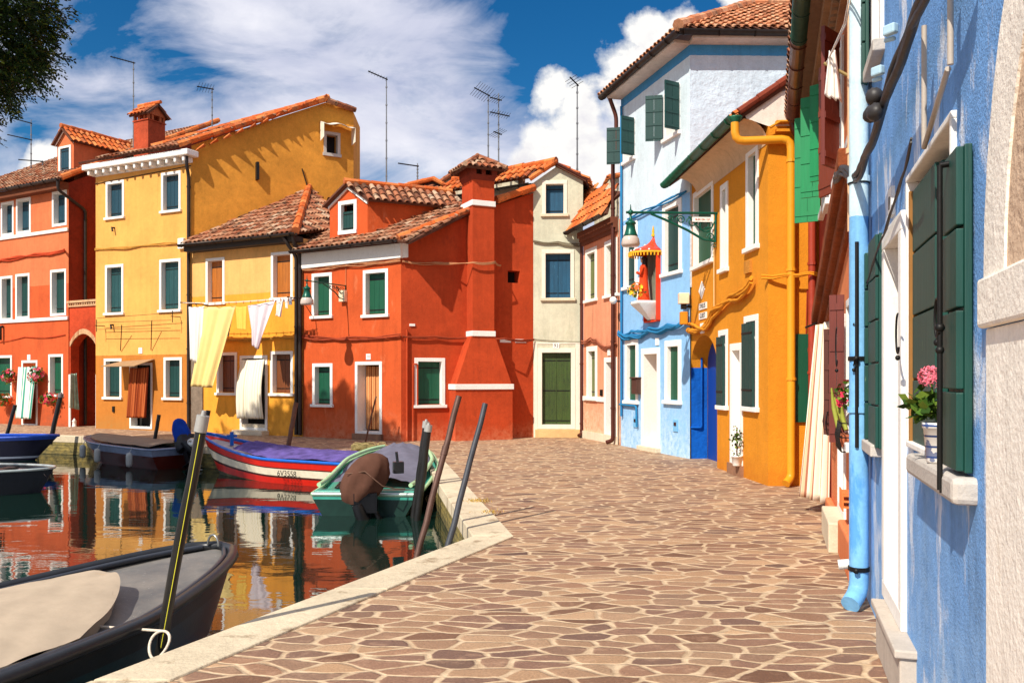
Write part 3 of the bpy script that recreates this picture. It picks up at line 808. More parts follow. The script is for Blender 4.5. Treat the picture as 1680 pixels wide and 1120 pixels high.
for i in range(13):
    mb = MB(); u = -.02 + i * (F2.L - .06) / 12; mb.fbox(F2, u, u + .1, ZT2 + .0, ZT2 + .158, .062, .30)
    mb.build('cornice_bracket', WHITE, h2, bevel=.03)
# serrated tile verge overhang on the gable
mb = MB(); L = (AP - EB).length; dd = (F2s.pt(*gab[0]) - F2s.pt(0, ZT2 + .1)); n_ = int(dd.length / .42)
for i in range(n_):
    p = F2s.pt(0, ZT2 + .30) + dd * ((i + .25) / n_); dn_ = dd.normalized(); q = p + dn_ * .34; m_ = p.lerp(q, .5)
    mb.prism([p + F2s.n * .1, q + F2s.n * .1, m_ + dn_ * .04 + F2s.n * .34 + V((0, 0, .05))], V((0, 0, .035)))
mb.build('verge_tile_ends', TILEO, h2)
mb = MB(); z = ZT2 - .1; mb.tube([F2.pt(.0, zat(F2, 157, 302), .02), F2.pt(F2.L, zat(F2, 314, 272), .02)], .012, 5); mb.build('cable', IRON, h2)
pipe(h2, [F2.pt(F2.L + .02, ZT2 + .15, .2), F2.pt(F2.L + .02, ZT2 - .1, .2), F2.pt(F2.L - .03, ZT2 - .4, .08), F2.pt(F2.L - .03, .05, .08)], .05)
YC = stucco('yellow_painted_cable', srgb(190, 138, 60), .1)
cable(h2, [F2.pt(0, zat(F2, 157, 409), .04), F2.pt(F2.L * .5, zat(F2, 235, 403), .04), F2.pt(F2.L - .1, zat(F2, 305, 396), .04)], .02, YC, n=3)
mb = MB(); u, z = F2.hit(300, 400); mb.fbox(F2, u - .12, u + .12, z - .16, z + .16, 0, .1); mb.build('junction_box', WHITE, h2, bevel=.02)
u, z = F2.hit(231, 575); mb = MB(); mb.fbox(F2, u - .08, u + .08, z - .09, z + .09, 0, .02); mb.build('number_plaque', WHITE, h2)
# clothes line rig
mb = MB()
for (x0, y0, x1, y1) in ((172, 523, 298, 514), (172, 530, 294, 526), (172, 541, 293, 539)): mb.tube([F2.pt(*F2.hit(x0, y0), .3), F2.pt(*F2.hit(x1, y1), .3)], .008, 4)
for (x0, y0, x1, y1) in ((214, 534, 199, 575), (263, 527, 249, 574)): mb.tube([F2.pt(*F2.hit(x0, y0), .32), F2.pt(*F2.hit(x1, y1), .03)], .014, 5)
for (x, y) in ((172, 535), (296, 520)): mb.tube([F2.pt(*F2.hit(x, y), 0), F2.pt(*F2.hit(x, y), .36)], .012, 5); mb.tube([F2.pt(*F2.hit(x, y - 10), .3), F2.pt(*F2.hit(x, y + 10), .3)], .012, 5)
mb.build('clothes_rack', IRON, h2)
# door awning
u, z = F2.hit(218, 596); mb = MB()
mb.add([F2.pt(u - .5, z + .06, .02), F2.pt(u + .95, z + .12, .02), F2.pt(u + .95, z - .1, .75), F2.pt(u - .5, z - .1, .75), ], [(0, 1, 2, 3)])
mb.build('door_canopy', simple('beige_corrugated_canopy', srgb(160, 130, 96), .6), h2, solid=.02)
for (x, y) in ((188, 694 - 320), (186, 533)):
    u, z = F2.hit(x, y); mb = MB(); mb.tube([F2.pt(u, z, 0), F2.pt(u, z, .1), F2.pt(u + .03, z - .12, .1)], .03, 6); mb.build('wall_hook', IRON, h2)
mb = MB(); u, z = F2.hit(187, 671); mb.fbox(F2, u - .04, u + .04, z - .09, z + .09, 0, .04); mb.build('meter_door', IRON, h2)

# chimney of H2 (red)
def chimney_cap(mb, c, w, d, rz, z0):
    """little tiled gable on posts"""
    M = Matrix.Rotation(rz, 3, 'Z'); P = lambda x, y, z: V(c) + M @ V((x, y, 0)) + V((0, 0, z))
    return P
ch = MB(); cc = V((-12.7, 29.9, 0)); rz = R(-27); M = Matrix.Rotation(rz, 3, 'Z')
P = lambda x, y, z: cc + M @ V((x, y, 0)) + V((0, 0, z))
def bx(mb, x0, x1, y0, y1, z0, z1): mb.box(P(x0, y0, z0), P(x1, y0, z0) - P(x0, y0, z0), P(x0, y1, z0) - P(x0, y0, z0), V((0, 0, z1 - z0)))
ZC = 1.6 + (620 - 203) / 1400 * 29.9
bx(ch, -.36, .36, -.36, .36, 8.0, ZC); bx(ch, -.39, .39, -.39, .39, ZC, ZC + .04)
CM = ch.build('chimney', stucco('brick_red_chimney', srgb(176, 74, 44), .3, .9, fine=20), h2)
mb = MB()
for x in (-.36, -.13, .13 - .0, .29): bx(mb, x, x + .07, -.36, -.28, ZC + .04, ZC + .22)
for x in (-.36, -.13, .13, .29): bx(mb, x, x + .07, .28, .36, ZC + .04, ZC + .22)
for y in (-.2, .12): bx(mb, -.36, -.29, y, y + .08, ZC + .04, ZC + .22); bx(mb, .29, .36, y, y + .08, ZC + .04, ZC + .22)
bx(mb, -.38, .38, -.38, .38, ZC + .22, ZC + .27)
mb.prism([P(-.38, -.38, ZC + .27), P(-.38, .38, ZC + .27), P(-.38, 0, ZC + .58)], P(.38, 0, 0) - P(-.38, 0, 0))
mb.build('chimney_head', stucco('chimney_head_plaster', srgb(190, 100, 62), .3), CM)
for sg in (-1, 1):
    a, b = P(-.48 * 1, sg * .48, ZC + .22), P(.48, sg * .48, ZC + .22); m0, m1 = P(-.48, 0, ZC + .64), P(.48, 0, ZC + .64)
    if sg < 0: tiles(CM, a, b, m0, [a, b, m1, m0], TILEO, name='chimney_roof', row=.3)
    else: tiles(CM, b, a, m1, [b, a, m0, m1], TILEO, name='chimney_roof', row=.3)
ridge(CM, [P(-.52, 0, ZC + .68), P(.52, 0, ZC + .68)], TILEO, .08)

# ---------------- H3 yellow house with the laundry
YLO = stucco('bright_yellow_stucco', srgb(230, 158, 54), 0.14, 0.25, seed=4, zband=[(4.0, srgb(228, 172, 102))], low=(.3, srgb(216, 150, 60)))
F3 = Face(gp(314, 708.4), gp(497, 716)); h3 = house('low yellow house with washing hung across its front', F3.pt(0, 0))
ZT3 = 5.42; H = []
for wpx in ((338, 369, 423, 496), (445, 481, 413, 488)): window(h3, F3, wpx, H, WOOD, depth=.14, leaves=1, boards=3, silld=.05)
for wpx in ((356, 389, 578, 644), (444, 481, 576, 645)): window(h3, F3, wpx, H, planks('chestnut_shutter', srgb(110, 58, 20), .35), depth=.14, leaves=2, boards=2)
_, H3D = window(h3, F3, (394, 439, 583, 706), H, None, sill=False, name='door_frame')
mb = MB(); wall_face(mb, F3, [(0, 0), (F3.L, 0), (F3.L, ZT3), (0, ZT3)], H); mass(mb, F3, ZT3, 3.6)
mb.build('wall', [YLO, DARK], h3)
u0, u1 = H3D[0], H3D[1]; mb = MB(); mb.fbox(F3, u0 - .05, u1 + .05, 0, .13, -.1, .28); mb.fbox(F3, u0 + .08, u1 - .06, .13, .3, -.2, .0); mb.build('door_step', STONE, h3, bevel=.015)
zg = ZT3 + .1; GA, GB = F3.pt(.02, zg, .36), F3.pt(F3.L + .06, zg, .36)
u, z = F2s.hit(518, 306); APX = F2s.pt(u, z)
pn = (GB - GA).cross(APX - GA).normalized(); pn = pn if pn.z > 0 else -pn
hip = on_plane(508, 306, GA, pn)
tiles(h3, GA, GB, APX, [GA, GB, hip, F2s.pt(F2s.hit(518, 306)[0] - .2, z), F2s.pt(0.02, F2s.hit(330, 397)[1], .02) ], TILE)
RB = F3.pt(F3.L + .7, zg, -.6); hp2 = hip + V((1.6, 1.2, -.25))
RB = at(541, 376, 24.6)
tiles(h3, GB, RB, hip, [GB, RB, at(545, 318, 26.6), hip], TILE)
ridge(h3, [GB + V((0, 0, .05)), hip + V((0, 0, .06))], TILEO, .12)
gutter(h3, F3.pt(-.05, ZT3 + .08, .42), F3.pt(F3.L + .12, ZT3 + .08, .42), .075)
mb = MB(); mb.fbox(F3, 0.05, F3.L, ZT3 - .12, ZT3 + .03, 0.0, .32); mb.build('eave_board', simple('dark_eave_board', srgb(60, 52, 46), .8), h3)
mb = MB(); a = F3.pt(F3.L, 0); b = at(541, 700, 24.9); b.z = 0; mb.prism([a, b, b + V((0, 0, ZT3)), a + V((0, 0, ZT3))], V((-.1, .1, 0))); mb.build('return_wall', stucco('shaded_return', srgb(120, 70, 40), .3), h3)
for k, (uu_, rr) in enumerate(((F3.L - .16, .05), (F3.L - .02, .055))):
    pipe(h3, [F3.pt(uu_ - .2 + k * .2, ZT3 + .02, .38), F3.pt(uu_ - .1 + k * .1, ZT3 - .2, .3), F3.pt(uu_, ZT3 - .5, .09), F3.pt(uu_, .05, .09)], rr)
cable(h3, [F3.pt(1.0, zat(F3, 355, 554), .04), F3.pt(F3.L * .55, zat(F3, 415, 558), .05), F3.pt(F3.L * .8, zat(F3, 460, 553), .05), F3.pt(F3.L, zat(F3, 495, 552), .05)], .025, YC, n=3)
mb = MB(); mb.fbox(F3, .02, .5, 0, 2.4, .0, .04); mb.build('stone_patch', stucco('bare_grey_render', srgb(128, 112, 96), .4, 1.0, fine=20), h3)

# ---------------- H4 red house with the outside chimney
REDW = stucco('vermilion_stucco', srgb(196, 84, 40), 0.13, 0.35, seed=9, patch=srgb(206, 112, 72), patch_amt=.02, low=(.4, srgb(206, 124, 88)))
REDB = stucco('deep_vermilion_stucco', srgb(182, 68, 32), 0.2, 0.4, seed=19, patch=srgb(160, 60, 32), patch_amt=.03, low=(.3, srgb(206, 120, 84)))
K4 = gp(658, 724)
F4 = Face(gp(497, 716), K4); F4b = Face(K4, gp(875, 717)); h4 = house('vermilion corner house with roof dormer and broad outside chimney', K4)
ZT4 = 4.93; H = []
for wpx, bn_ in (((512, 545, 448, 518), 3), ((596, 637, 442, 516), 4)): window(h4, F4, wpx, H, GREEN, depth=.14, leaves=1, boards=bn_, fw=.09)
window(h4, F4, (513, 546, 596, 663), H, GREEN, depth=.14, leaves=1, boards=3, fw=.09)
_, H4D = window(h4, F4, (583, 627, 593, 713), H, None, sill=False, name='door_frame', depth=.3)
mb = MB(); wall_face(mb, F4, [(0, 0), (F4.L, 0), (F4.L, ZT4), (0, ZT4)], H, .5)
mb.add([F4.pt(0, 0), F4.pt(0, 0, -4), F4.pt(0, ZT4, -4), F4.pt(0, ZT4)], [(0, 1, 2, 3)])
mb.build('wall', [REDW, DARK], h4)
u0, u1 = H4D[0], H4D[1]; mb = MB(); mb.fbox(F4, u0 - .04, u1 + .04, 0, .16, -.1, .1); mb.build('door_step', stucco('speckled_stone_step', srgb(140, 104, 82), .3), h4, bevel=.01)
H = []
window(h4, F4b, (680, 730, 587, 664), H, GREEN, depth=.14, leaves=1, boards=3, fw=.09, boards_=None) if False else window(h4, F4b, (680, 730, 587, 664), H, GREEN, depth=.14, leaves=1, boards=3, fw=.095)
q = F4b.rect(833, 853, 444, 464); H.append(q)
vt = [F4b.hit(668, 402), F4b.hit(768, 354), F4b.hit(812, 337), F4b.hit(872, 316)]
wl = [(0, 0), (F4b.L, 0), (F4b.L, vt[3][1]), (vt[2][0], vt[2][1]), (vt[1][0], vt[1][1]), (vt[0][0], vt[0][1]), (0, ZT4)]
mb = MB(); wall_face(mb, F4b, wl, H, .35)
mb.add([F4b.pt(F4b.L, 0), F4b.pt(F4b.L, 0, -3), F4b.pt(F4b.L, 6.7, -3), F4b.pt(F4b.L, 6.7)], [(0, 1, 2, 3)])
mb.build('chimney_side_wall', [REDB, DARK], h4)
# white fascia
zf = ZT4 - .34
mb = MB(); mb.prism([F4.pt(0, zf - .02, 0), F4.pt(F4.L + .06, zf + .03, 0), F4.pt(F4.L + .06, ZT4 + .06, 0), F4.pt(0, ZT4 + .06, 0)], F4.n * .10)
u_, z_ = F4b.hit(669, 399)
mb.prism([F4b.pt(-.05, zf + .03, 0), F4b.pt(u_, zf + .06, 0), F4b.pt(u_, z_ + .02, 0), F4b.pt(-.05, ZT4 + .06, 0)], F4b.n * .05)
mb.build('white_fascia', WHITE, h4, bevel=.01)
E0, E1 = F4.pt(-.05, ZT4 + .1, .3), F4.pt(F4.L + .1, ZT4 + .1, .3)
VB = F4b.pt(vt[1][0], vt[1][1] + .1, .12); pn = (E1 - E0).cross(VB - E1).normalized(); pn = pn if pn.z > 0 else -pn
VE = F4b.pt(vt[3][0], vt[3][1] + .08, .12)
tiles(h4, E0, E1, VB, [E0, E1, on_plane(671, 396, E0, pn), VB, on_plane(700, 300, E0, pn), on_plane(500, 345, E0, pn)], TILE)
ridge(h4, [E1 + V((.05, 0, .05)), VB + V((0, 0, .04))], TILEO, .10, name='verge_tiles')
VC = F4b.pt(vt[2][0], vt[2][1] + .1, .14)
tiles(h4, VC, VC - F4b.n * 1.5 + V((.2, 0, 0)), VE, [VC, VC - F4b.n * 1.5, VE - F4b.n * 1.5, VE], TILEO) if False else None
mb = MB(); a, b = VC, VE; k = V((-.2, 1.4, .1)); mb.prism([a, b, b + k, a + k], V((0, 0, -.06))); mb.m = 0
mb.build('roof_strip', PAN, h4)
ridge(h4, [VC + V((0, 0, .03)), VE + V((0, 0, .03))], TILEO, .11, name='verge_tiles')
ridge(h4, [VC + V((-.05, .2, .05)), VE + V((-.05, .2, .05))], TILE, .09, name='verge_tiles')
gutter(h4, F4.pt(-.1, ZT4 + .1, .38), F4.pt(F4.L + .12, ZT4 + .1, .38), .07)
RC = stucco('red_painted_cable', srgb(150, 62, 36), .15)
cable(h4, [F4.pt(.05, zat(F4, 500, 442) , .06), F4.pt(F4.L * .5, zat(F4, 580, 434), .06), F4.pt(F4.L + .03, zat(F4, 655, 428), .06)], .018, stucco('buff_cable', srgb(190, 130, 90), .2), n=3)
cable(h4, [F4b.pt(.02, zat(F4b, 662, 430), .06), F4b.pt(*F4b.hit(712, 432), .06), F4b.pt(*F4b.hit(765, 434), .5), F4b.pt(*F4b.hit(800, 433), .5), F4b.pt(*F4b.hit(820, 436), .06)], .018, stucco('buff_cable', srgb(190, 130, 90), .2), n=3)
cable(h4, [F4.pt(.05, zat(F4, 500, 552), .06), F4.pt(F4.L * .5, zat(F4, 580, 555), .06), F4.pt(F4.L + .03, zat(F4, 655, 551), .06)], .025, RC, n=3)
cable(h4, [F4b.pt(.02, zat(F4b, 660, 551), .06), F4b.pt(*F4b.hit(712, 552), .06), F4b.pt(*F4b.hit(766, 555), .08), F4b.pt(*F4b.hit(815, 557), .5), F4b.pt(*F4b.hit(874, 556), .06)], .022, RC, n=3)
pipe(h4, [F4b.pt(.14, 0.02, .05), F4b.pt(.14, zat(F4b, 665, 541), .05)], .028, REDB, name='conduit', collars=False)
pipe(h4, [F4b.pt(.30, 0.02, .05), F4b.pt(.30, zat(F4b, 672, 597), .05), F4b.pt(.42, zat(F4b, 672, 597), .05), F4b.pt(.42, .86, .05), F4b.pt(1.18, .86, .05)], .02, REDB, name='conduit', collars=False)
u, z = F4.hit(605, 585); mb = MB(); mb.fbox(F4, u - .075, u + .075, z - .075, z + .075, 0, .02); pq = mb.build('number_plaque', WHITE, h4)
text(pq, '74', F4, u, z, .1, simple('plaque_red_ink', srgb(190, 110, 90), .6, bump=0), .021)
for x in (821 + 8, 854): 
    u, z = F4b.hit(x, 559); mb = MB(); mb.fbox(F4b, u - .16, u + .16, z - .045, z + .045, 0.0, .02); mb.build('street_plaque', WHITE, h4)
u, z = F4b.hit(676, 533); mb = MB(); mb.fbox(F4b, u - .07, u + .07, z - .03, z + .03, 0.0, .03); mb.build('street_plaque', WHITE, h4)
# outside chimney (one continuous mass)
def uz(px, py): return F4b.hit(px, py)
cu0, cu1 = uz(737, 700)[0], uz(829, 700)[0]; su0, su1 = uz(766, 450)[0], uz(801, 450)[0]
cz1, cz2, cz3 = uz(790, 634)[1], uz(790, 548)[1], uz(790, 302)[1]
pr = .46; ps_ = .40
mb = MB()
mb.fbox(F4b, cu0, cu1, 0, cz1, -.1, pr)
lo = [F4b.pt(cu0, cz1, -.1), F4b.pt(cu1, cz1, -.1), F4b.pt(cu1, cz1, pr), F4b.pt(cu0, cz1, pr)]
hi = [F4b.pt(su0, cz2, -.1), F4b.pt(su1, cz2, -.1), F4b.pt(su1, cz2, ps_), F4b.pt(su0, cz2, ps_)]
mb.hexa([lo[3], lo[2], lo[1], lo[0], hi[3], hi[2], hi[1], hi[0]])
mb.fbox(F4b, su0, su1, cz2, cz3, -.35, ps_)
z_ = uz(790, 434)[1]
CH4 = mb.build('chimney', REDB, h4)
mb = MB(); mb.fbox(F4b, cu0 - .03, cu1 + .03, cz1 - .07, cz1 + .07, 0.0, pr + .035); mb.build('white_band', WHITE, CH4, bevel=.01)
mb = MB(); mb.fbox(F4b, su0 - .03, su1 + .03, cz2 - .08, cz2 + .06, 0.0, ps_ + .035); mb.build('white_band', WHITE, CH4, bevel=.01)
z_ = uz(790, 339)[1]; mb = MB(); mb.fbox(F4b, su0 - .03, su1 + .03, z_ - .07, z_ + .07, -.38, ps_ + .035); mb.build('white_band', WHITE, CH4, bevel=.01)
# head: corbels, openings, tiled cap
mb = MB()
mb.hexa([F4b.pt(su0, cz3, ps_), F4b.pt(su1, cz3, ps_), F4b.pt(su1, cz3, -.35), F4b.pt(su0, cz3, -.35), F4b.pt(su0 - .06, cz3 + .14, ps_ + .05), F4b.pt(su1 + .06, cz3 + .14, ps_ + .05), F4b.pt(su1 + .06, cz3 + .14, -.4), F4b.pt(su0 - .06, cz3 + .14, -.4)])
a0, a1 = su0 - .06, su1 + .06; w_ = (a1 - a0)
for t0, t1 in ((0, .2), (.42, .56), (.8, 1)):
    mb.fbox(F4b, a0 + w_ * t0, a0 + w_ * t1, cz3 + .14, cz3 + .32, ps_ - .06, ps_ + .05); mb.fbox(F4b, a0 + w_ * t0, a0 + w_ * t1, cz3 + .14, cz3 + .32, -.4, -.29)
for u in (a0, a1 - .1): mb.fbox(F4b, u, u + .1, cz3 + .14, cz3 + .32, -.28, ps_ - .062)
mb.fbox(F4b, a0, a1, cz3 + .32, cz3 + .36, -.42, ps_ + .07)
mb.build('chimney_head', stucco('sooty_red_chimney_head', srgb(130, 52, 34), .3), CH4)
ctr = F4b.pt((a0 + a1) / 2, cz3 + .66, -.0); cs = [F4b.pt(a0 - .2, cz3 + .3, ps_ + .18), F4b.pt(a1 + .2, cz3 + .3, ps_ + .18), F4b.pt(a1 + .2, cz3 + .3, -.5), F4b.pt(a0 - .2, cz3 + .3, -.5)]
for i in range(4): tiles(CH4, cs[i], cs[(i + 1) % 4], ctr, [cs[i], cs[(i + 1) % 4], ctr], TILE, name='chimney_roof', pitch=.17, row=.26, r=.075)
for c_ in cs: ridge(CH4, [c_ + V((0, 0, .05)), ctr + V((0, 0, .07))], TILE, .07, .28)
# big dormer
Fd4 = F4.off(-.28); ul, ur_ = Fd4.hit(541, 360)[0], Fd4.hit(603, 360)[0]
zb, zt, zp = 4.95, Fd4.hit(603, 327)[1], Fd4.hit(570, 305)[1]
d4 = Face(Fd4.pt(ul, 0), Fd4.pt(ur_, 0)); w4 = d4.L
wq = Fd4.rect(556, 586, 329, 384); wu0, wu1, wz0, wz1 = wq[0] - ul, wq[1] - ul, wq[2], wq[3]
mb = MB(); wall_face(mb, d4, [(0, zb), (w4, zb), (w4, zt), (w4 / 2, zp), (0, zt)], [(wu0 + .01, wu1 - .01, wz0 + .01, wz1 - .01)], .3)
sdir = F4b.u.copy(); LD = 3.0
for u in (0, w4):
    s_ = d4.pt(u, 0); mb.add([s_ + V((0, 0, zb)), s_ + sdir * LD + V((0, 0, zb)), s_ + sdir * LD + V((0, 0, zt)), s_ + V((0, 0, zt))], [(0, 1, 2, 3)])
D4 = mb.build('dormer', [REDW, DARK], h4)
mb = MB(); f = .1
mb.fbox(d4, wu0, wu1, wz1 - f, wz1, -.1, .03); mb.fbox(d4, wu0, wu1, wz0, wz0 + f, -.1, .045); mb.fbox(d4, wu0, wu0 + f, wz0 + f, wz1 - f, -.1, .03); mb.fbox(d4, wu1 - f, wu1, wz0 + f, wz1 - f, -.1, .03); mb.build('window_frame', WHITE, D4)
mb = MB(); leaf(mb, d4, wu0 + f, wu1 - f, wz0 + f, wz1 - f - .18, -.09, -.06, 4); mb.build('shutter', [DGREEN, IRON], D4)
mb = MB()
for (a, b) in (((-.02, zt), (w4 / 2, zp + .04)), ((w4 / 2, zp + .04), (w4 + .02, zt))):
    mb.prism([d4.pt(a[0], a[1] + .02, .0), d4.pt(b[0], b[1] + .02, .0), d4.pt(b[0], b[1] - .13, .0), d4.pt(a[0], a[1] - .13, .0)], d4.n * .05)
mb.build('gable_trim', WHITE, D4)
dormer_roof(D4, d4, sdir, zt, zp, LD, TILE, ov=.16, drop=.0, extend=.14)
# ---------------- H5 cream house
CREAM = stucco('cream_grey_stucco', srgb(198, 196, 172), 0.16, 0.35, seed=6, patch=srgb(176, 178, 150), patch_amt=.0, zband=None, low=(.3, srgb(190, 176, 150)))
FR5 = stucco('cream_white_surround', srgb(228, 218, 200), 0.08, 0.2)
F5 = Face(gp(875, 717), gp(956.5, 717.4)); h5 = house('narrow cream grey house with a gable front and moss green door', F5.pt(0, 0))
H = []
window(h5, F5, (889.5, 930.5, 296, 351), H, BLUE5, depth=.16, leaves=1, boards=4, fw=.1, framemat=FR5, sillmat=STONE)
window(h5, F5, (889, 942, 409.5, 489), H, BLUE5, depth=.16, leaves=2, boards=3, fw=.1, framemat=FR5, sillmat=STONE)
dw, dq5 = window(h5, F5, (882, 944, 571, 703.5), H, None, depth=.12, fw=.12, sill=False, framemat=FR5, name='door_frame')
mb = MB(); a, b, c_, d_ = dq5
for k in range(2):
    w_ = (b - a - .24) / 2; leaf(mb, F5, a + .12 + k * w_, a + .12 + (k + 1) * w_, .24, d_ - .13, -.16, -.12, 2, True, (.1, .5, .9))
mb.build('door', [MOSSG, IRON], dw)
pk = F5.hit(912, 274); el, er = F5.hit(875, 300), F5.hit(950, 292)
mb = MB(); wall_face(mb, F5, [(0, 0), (F5.L, 0), (F5.L, er[1]), pk, (0, el[1])], H)
mb.add([F5.pt(F5.L, 0), F5.pt(F5.L, 0, -5), F5.pt(F5.L, er[1], -5), F5.pt(F5.L, er[1])], [(0, 1, 2, 3)])
sd5 = V((-.80, .60, 0)); o5 = F5.pt(0, 0)
mb.add([o5, o5 + sd5 * 5, o5 + sd5 * 5 + V((0, 0, el[1])), o5 + V((0, 0, el[1]))], [(0, 1, 2, 3)])
mb.build('wall', [CREAM, DARK], h5)
mb = MB(); mb.fbox(F5, dq5[0] - .06, dq5[1] + .12, 0, .22, -.1, .16); mb.build('door_step', stucco('buff_door_step', srgb(206, 170, 118), .2), h5, bevel=.01)
mb = MB(); mb.fbox(F5, .0, F5.L, 2.52, 2.56, 0, .015); mb.fbox(F5, .02, dq5[0] - .004, 0, 2.52, 0, .012); mb.fbox(F5, dq5[1] + .004, F5.L - .02, 0, 2.52, 0, .012); mb.build('pale_plinth', FR5, h5)
u, z = F5.hit(912.5, 567); mb = MB(); mb.fbox(F5, u - .085, u + .085, z - .07, z + .07, 0, .03); pq = mb.build('number_plaque', WHITE, h5); text(pq, '93', F5, u, z, .13, IRON, .031)
pkP = F5.pt(pk[0], pk[1] + .08, .14); eL = F5.pt(-.08, el[1] + .04, .14); eR = F5.pt(F5.L + .1, er[1] - .06, .14)
bk = sd5 * 3.6
tiles(h5, eL + bk + V((-.12, -.15, 0)), eL + V((-.12, -.15, 0)), pkP, [eL + bk, eL, pkP, pkP + bk], TILEO, pitch=.2)
tiles(h5, eR, eR + V((.5, 3, 0)), pkP, [eR, eR + V((.5, 3, 0)), pkP + V((.5, 3, 0)), pkP], TILEO)
ridge(h5, [pkP + V((0, 0, .06)), pkP + bk + V((0, 0, .06))], TILEO, .1)
ridge(h5, [eL + V((0, 0, .05)), pkP + V((0, 0, .03))], TILEO, .08, name='verge_tiles')
ridge(h5, [pkP + V((0, 0, .0)), eR + V((0, 0, .0))], BROWNP, .04, name='verge_board')
F5l = Face(o5 + sd5 * 5, o5)
gutter(h5, F5l.pt(1, el[1] - .02, .14), F5l.pt(4.98, el[1] - .02, .14), .06)
cable(h5, [F5.pt(0, zat(F5, 875, 397), .05), F5.pt(F5.L * .5, zat(F5, 915, 399), .05), F5.pt(F5.L, zat(F5, 955, 402), .05)], .02, stucco('grey_cable', srgb(120, 110, 90), .2), n=5)
cable(h5, [F5.pt(0, zat(F5, 875, 557), .03), F5.pt(F5.L, zat(F5, 955, 559), .03)], .01, stucco('grey_cable', (0, 0, 0)), n=1)
pipe(h5, [F5.pt(F5.L - .04, 5.5, .1), F5.pt(F5.L - .04, .12, .1), F5.pt(F5.L - .12, .06, .2)], .045, BROWNP)

# ---------------- H6 houses behind
def back_house(label, pts, D, depth, mat, roofs, extra=None):
    """gable end seen above the nearer roofs: pts outline in picture at distance D"""
    P = [at(x, y, D) for x, y in pts]; b = V((sum(p.x for p in P) / len(P), D, 0)); h = house(label, b)
    lo = [V((P[-1].x, D, 0)), V((P[0].x, D, 0))]
    mb = MB(); loop = P + lo; mb.prism(loop, V((0, depth, 0))); mb.build('wall', mat, h)
    for (a, c, tl) in roofs:
        A_, B_ = at(*a, D - .12), at(*c, D - .12); dy = V((0, depth, 0)); up = V((0, 0, .06))
        lowp, hip_ = (A_, B_) if A_.z < B_.z else (B_, A_)
        if lowp.x < hip_.x: tiles(h, lowp + dy + up, lowp + up, hip_ + up, [lowp + dy + up, lowp + up, hip_ + up, hip_ + dy + up], tl)
        else: tiles(h, lowp + up, lowp + dy + up, hip_ + up, [lowp + up, lowp + dy + up, hip_ + dy + up, hip_ + up], tl)
        ridge(h, [A_ + up, B_ + up], tl, .08, name='verge_tiles')
    return h
PLAS = stucco('old_cream_plaster', srgb(206, 196, 168), .35, .6, seed=3, patch=srgb(140, 110, 84), patch_amt=.08)
h6 = back_house('weathered cream gable end rising behind the red house chimney', [(716, 305), (779, 263), (850, 290)], 30, 5, PLAS, [((708, 311), (779, 262), TILE), ((779, 262), (858, 296), TILE)])
mb = MB(); p = at(757, 300, 29.95); mb.box(p, V((.55, 0, 0)), V((0, .05, 0)), V((0, 0, .5))); mb.build('window', IRON, h6)
h6b = back_house('low house showing only its orange tiled ridge behind the red roof dormer', [(655, 309), (711, 296), (735, 312)], 27, 4, DWOOD, [((650, 311), (711, 296), TILEO), ((711, 296), (740, 313), TILEO)])
h6c = back_house('small distant roof end showing behind the tall yellow house', [(290, 232), (318, 223), (330, 232)], 34, 3, PLAS, [((270, 236), (319, 222), TILE), ((319, 222), (334, 236), TILE)])
h6d = back_house('cream gable peeping over the orange roof beside the blue house', [(990, 309), (1002, 292), (1016, 292), (1016, 312)], 27, 3, PLAS, [((1000, 293), (1016, 290), TILEO)])
h6e = back_house('dark roof end at the far left behind the orange red house', [(20, 300), (44, 285), (62, 288)], 36, 3, DWOOD, [((8, 300), (44, 284), TILE), ((44, 284), (66, 292), TILE)])

# ---------------- H7 pink house
PINK = stucco('salmon_pink_stucco', srgb(222, 148, 112), 0.13, 0.25, seed=12, low=(.95, srgb(228, 204, 172)), streak=.2)
F7 = Face(gp(957, 718), gp(1014, 729.3)); h7 = house('salmon pink house with olive shutters and bright orange roof', F7.pt(0, 0))
H = []; ZT7 = 5.42
window(h7, F7, (961, 979.5, 407, 491), H, OLIVE, depth=.09, leaves=1, boards=3, fw=.13)
window(h7, F7, (992.5, 1013, 393, 483), H, OLIVE, depth=.09, leaves=1, boards=3, fw=.13)
window(h7, F7, (963, 980, 568, 652), H, OLIVE, depth=.09, leaves=1, boards=3, fw=.13)
dw, dq7 = window(h7, F7, (992, 1012.5, 586, 723), H, None, depth=.3, fw=.12, sill=False, name='door_frame')
mb = MB(); leaf(mb, F7, dq7[0] + .12, dq7[1] - .12, .15, dq7[3] - .12, -.36, -.32, 3, False); mb.build('door', [stucco('pale_pink_door', srgb(204, 160, 136), .1), IRON], dw)
mb = MB(); wall_face(mb, F7, [(0, 0), (F7.L, 0), (F7.L, ZT7), (0, ZT7)], H); mass(mb, F7, ZT7, 3)
mb.build('wall', [PINK, DARK], h7)
z = zat(F7, 985, 654); mb = MB(); mb.fbox(F7, .05, dq7[0] - .01, z - .07, z + .05, 0, .04); mb.build('stone_band', WHITE, h7)
mb = MB(); mb.fbox(F7, 0, F7.L, 0, .2, 0, .03); mb.build('stone_plinth', stucco('pale_plinth_stone', srgb(226, 208, 182), .15), h7)
mb = MB(); mb.fbox(F7, 0, F7.L, ZT7 - .30, ZT7 - .2, 0, .06); mb.fbox(F7, 0, F7.L, ZT7 - .2, ZT7 - .1, 0, .12); mb.fbox(F7, 0, F7.L, ZT7 - .1, ZT7 + .05, 0, .18); mb.build('cornice', stucco('brown_cornice', srgb(120, 70, 50), .2), h7)
EA, EB = F7.pt(-.1, ZT7 + .12, .34), F7.pt(F7.L + .05, ZT7 + .12, .34)
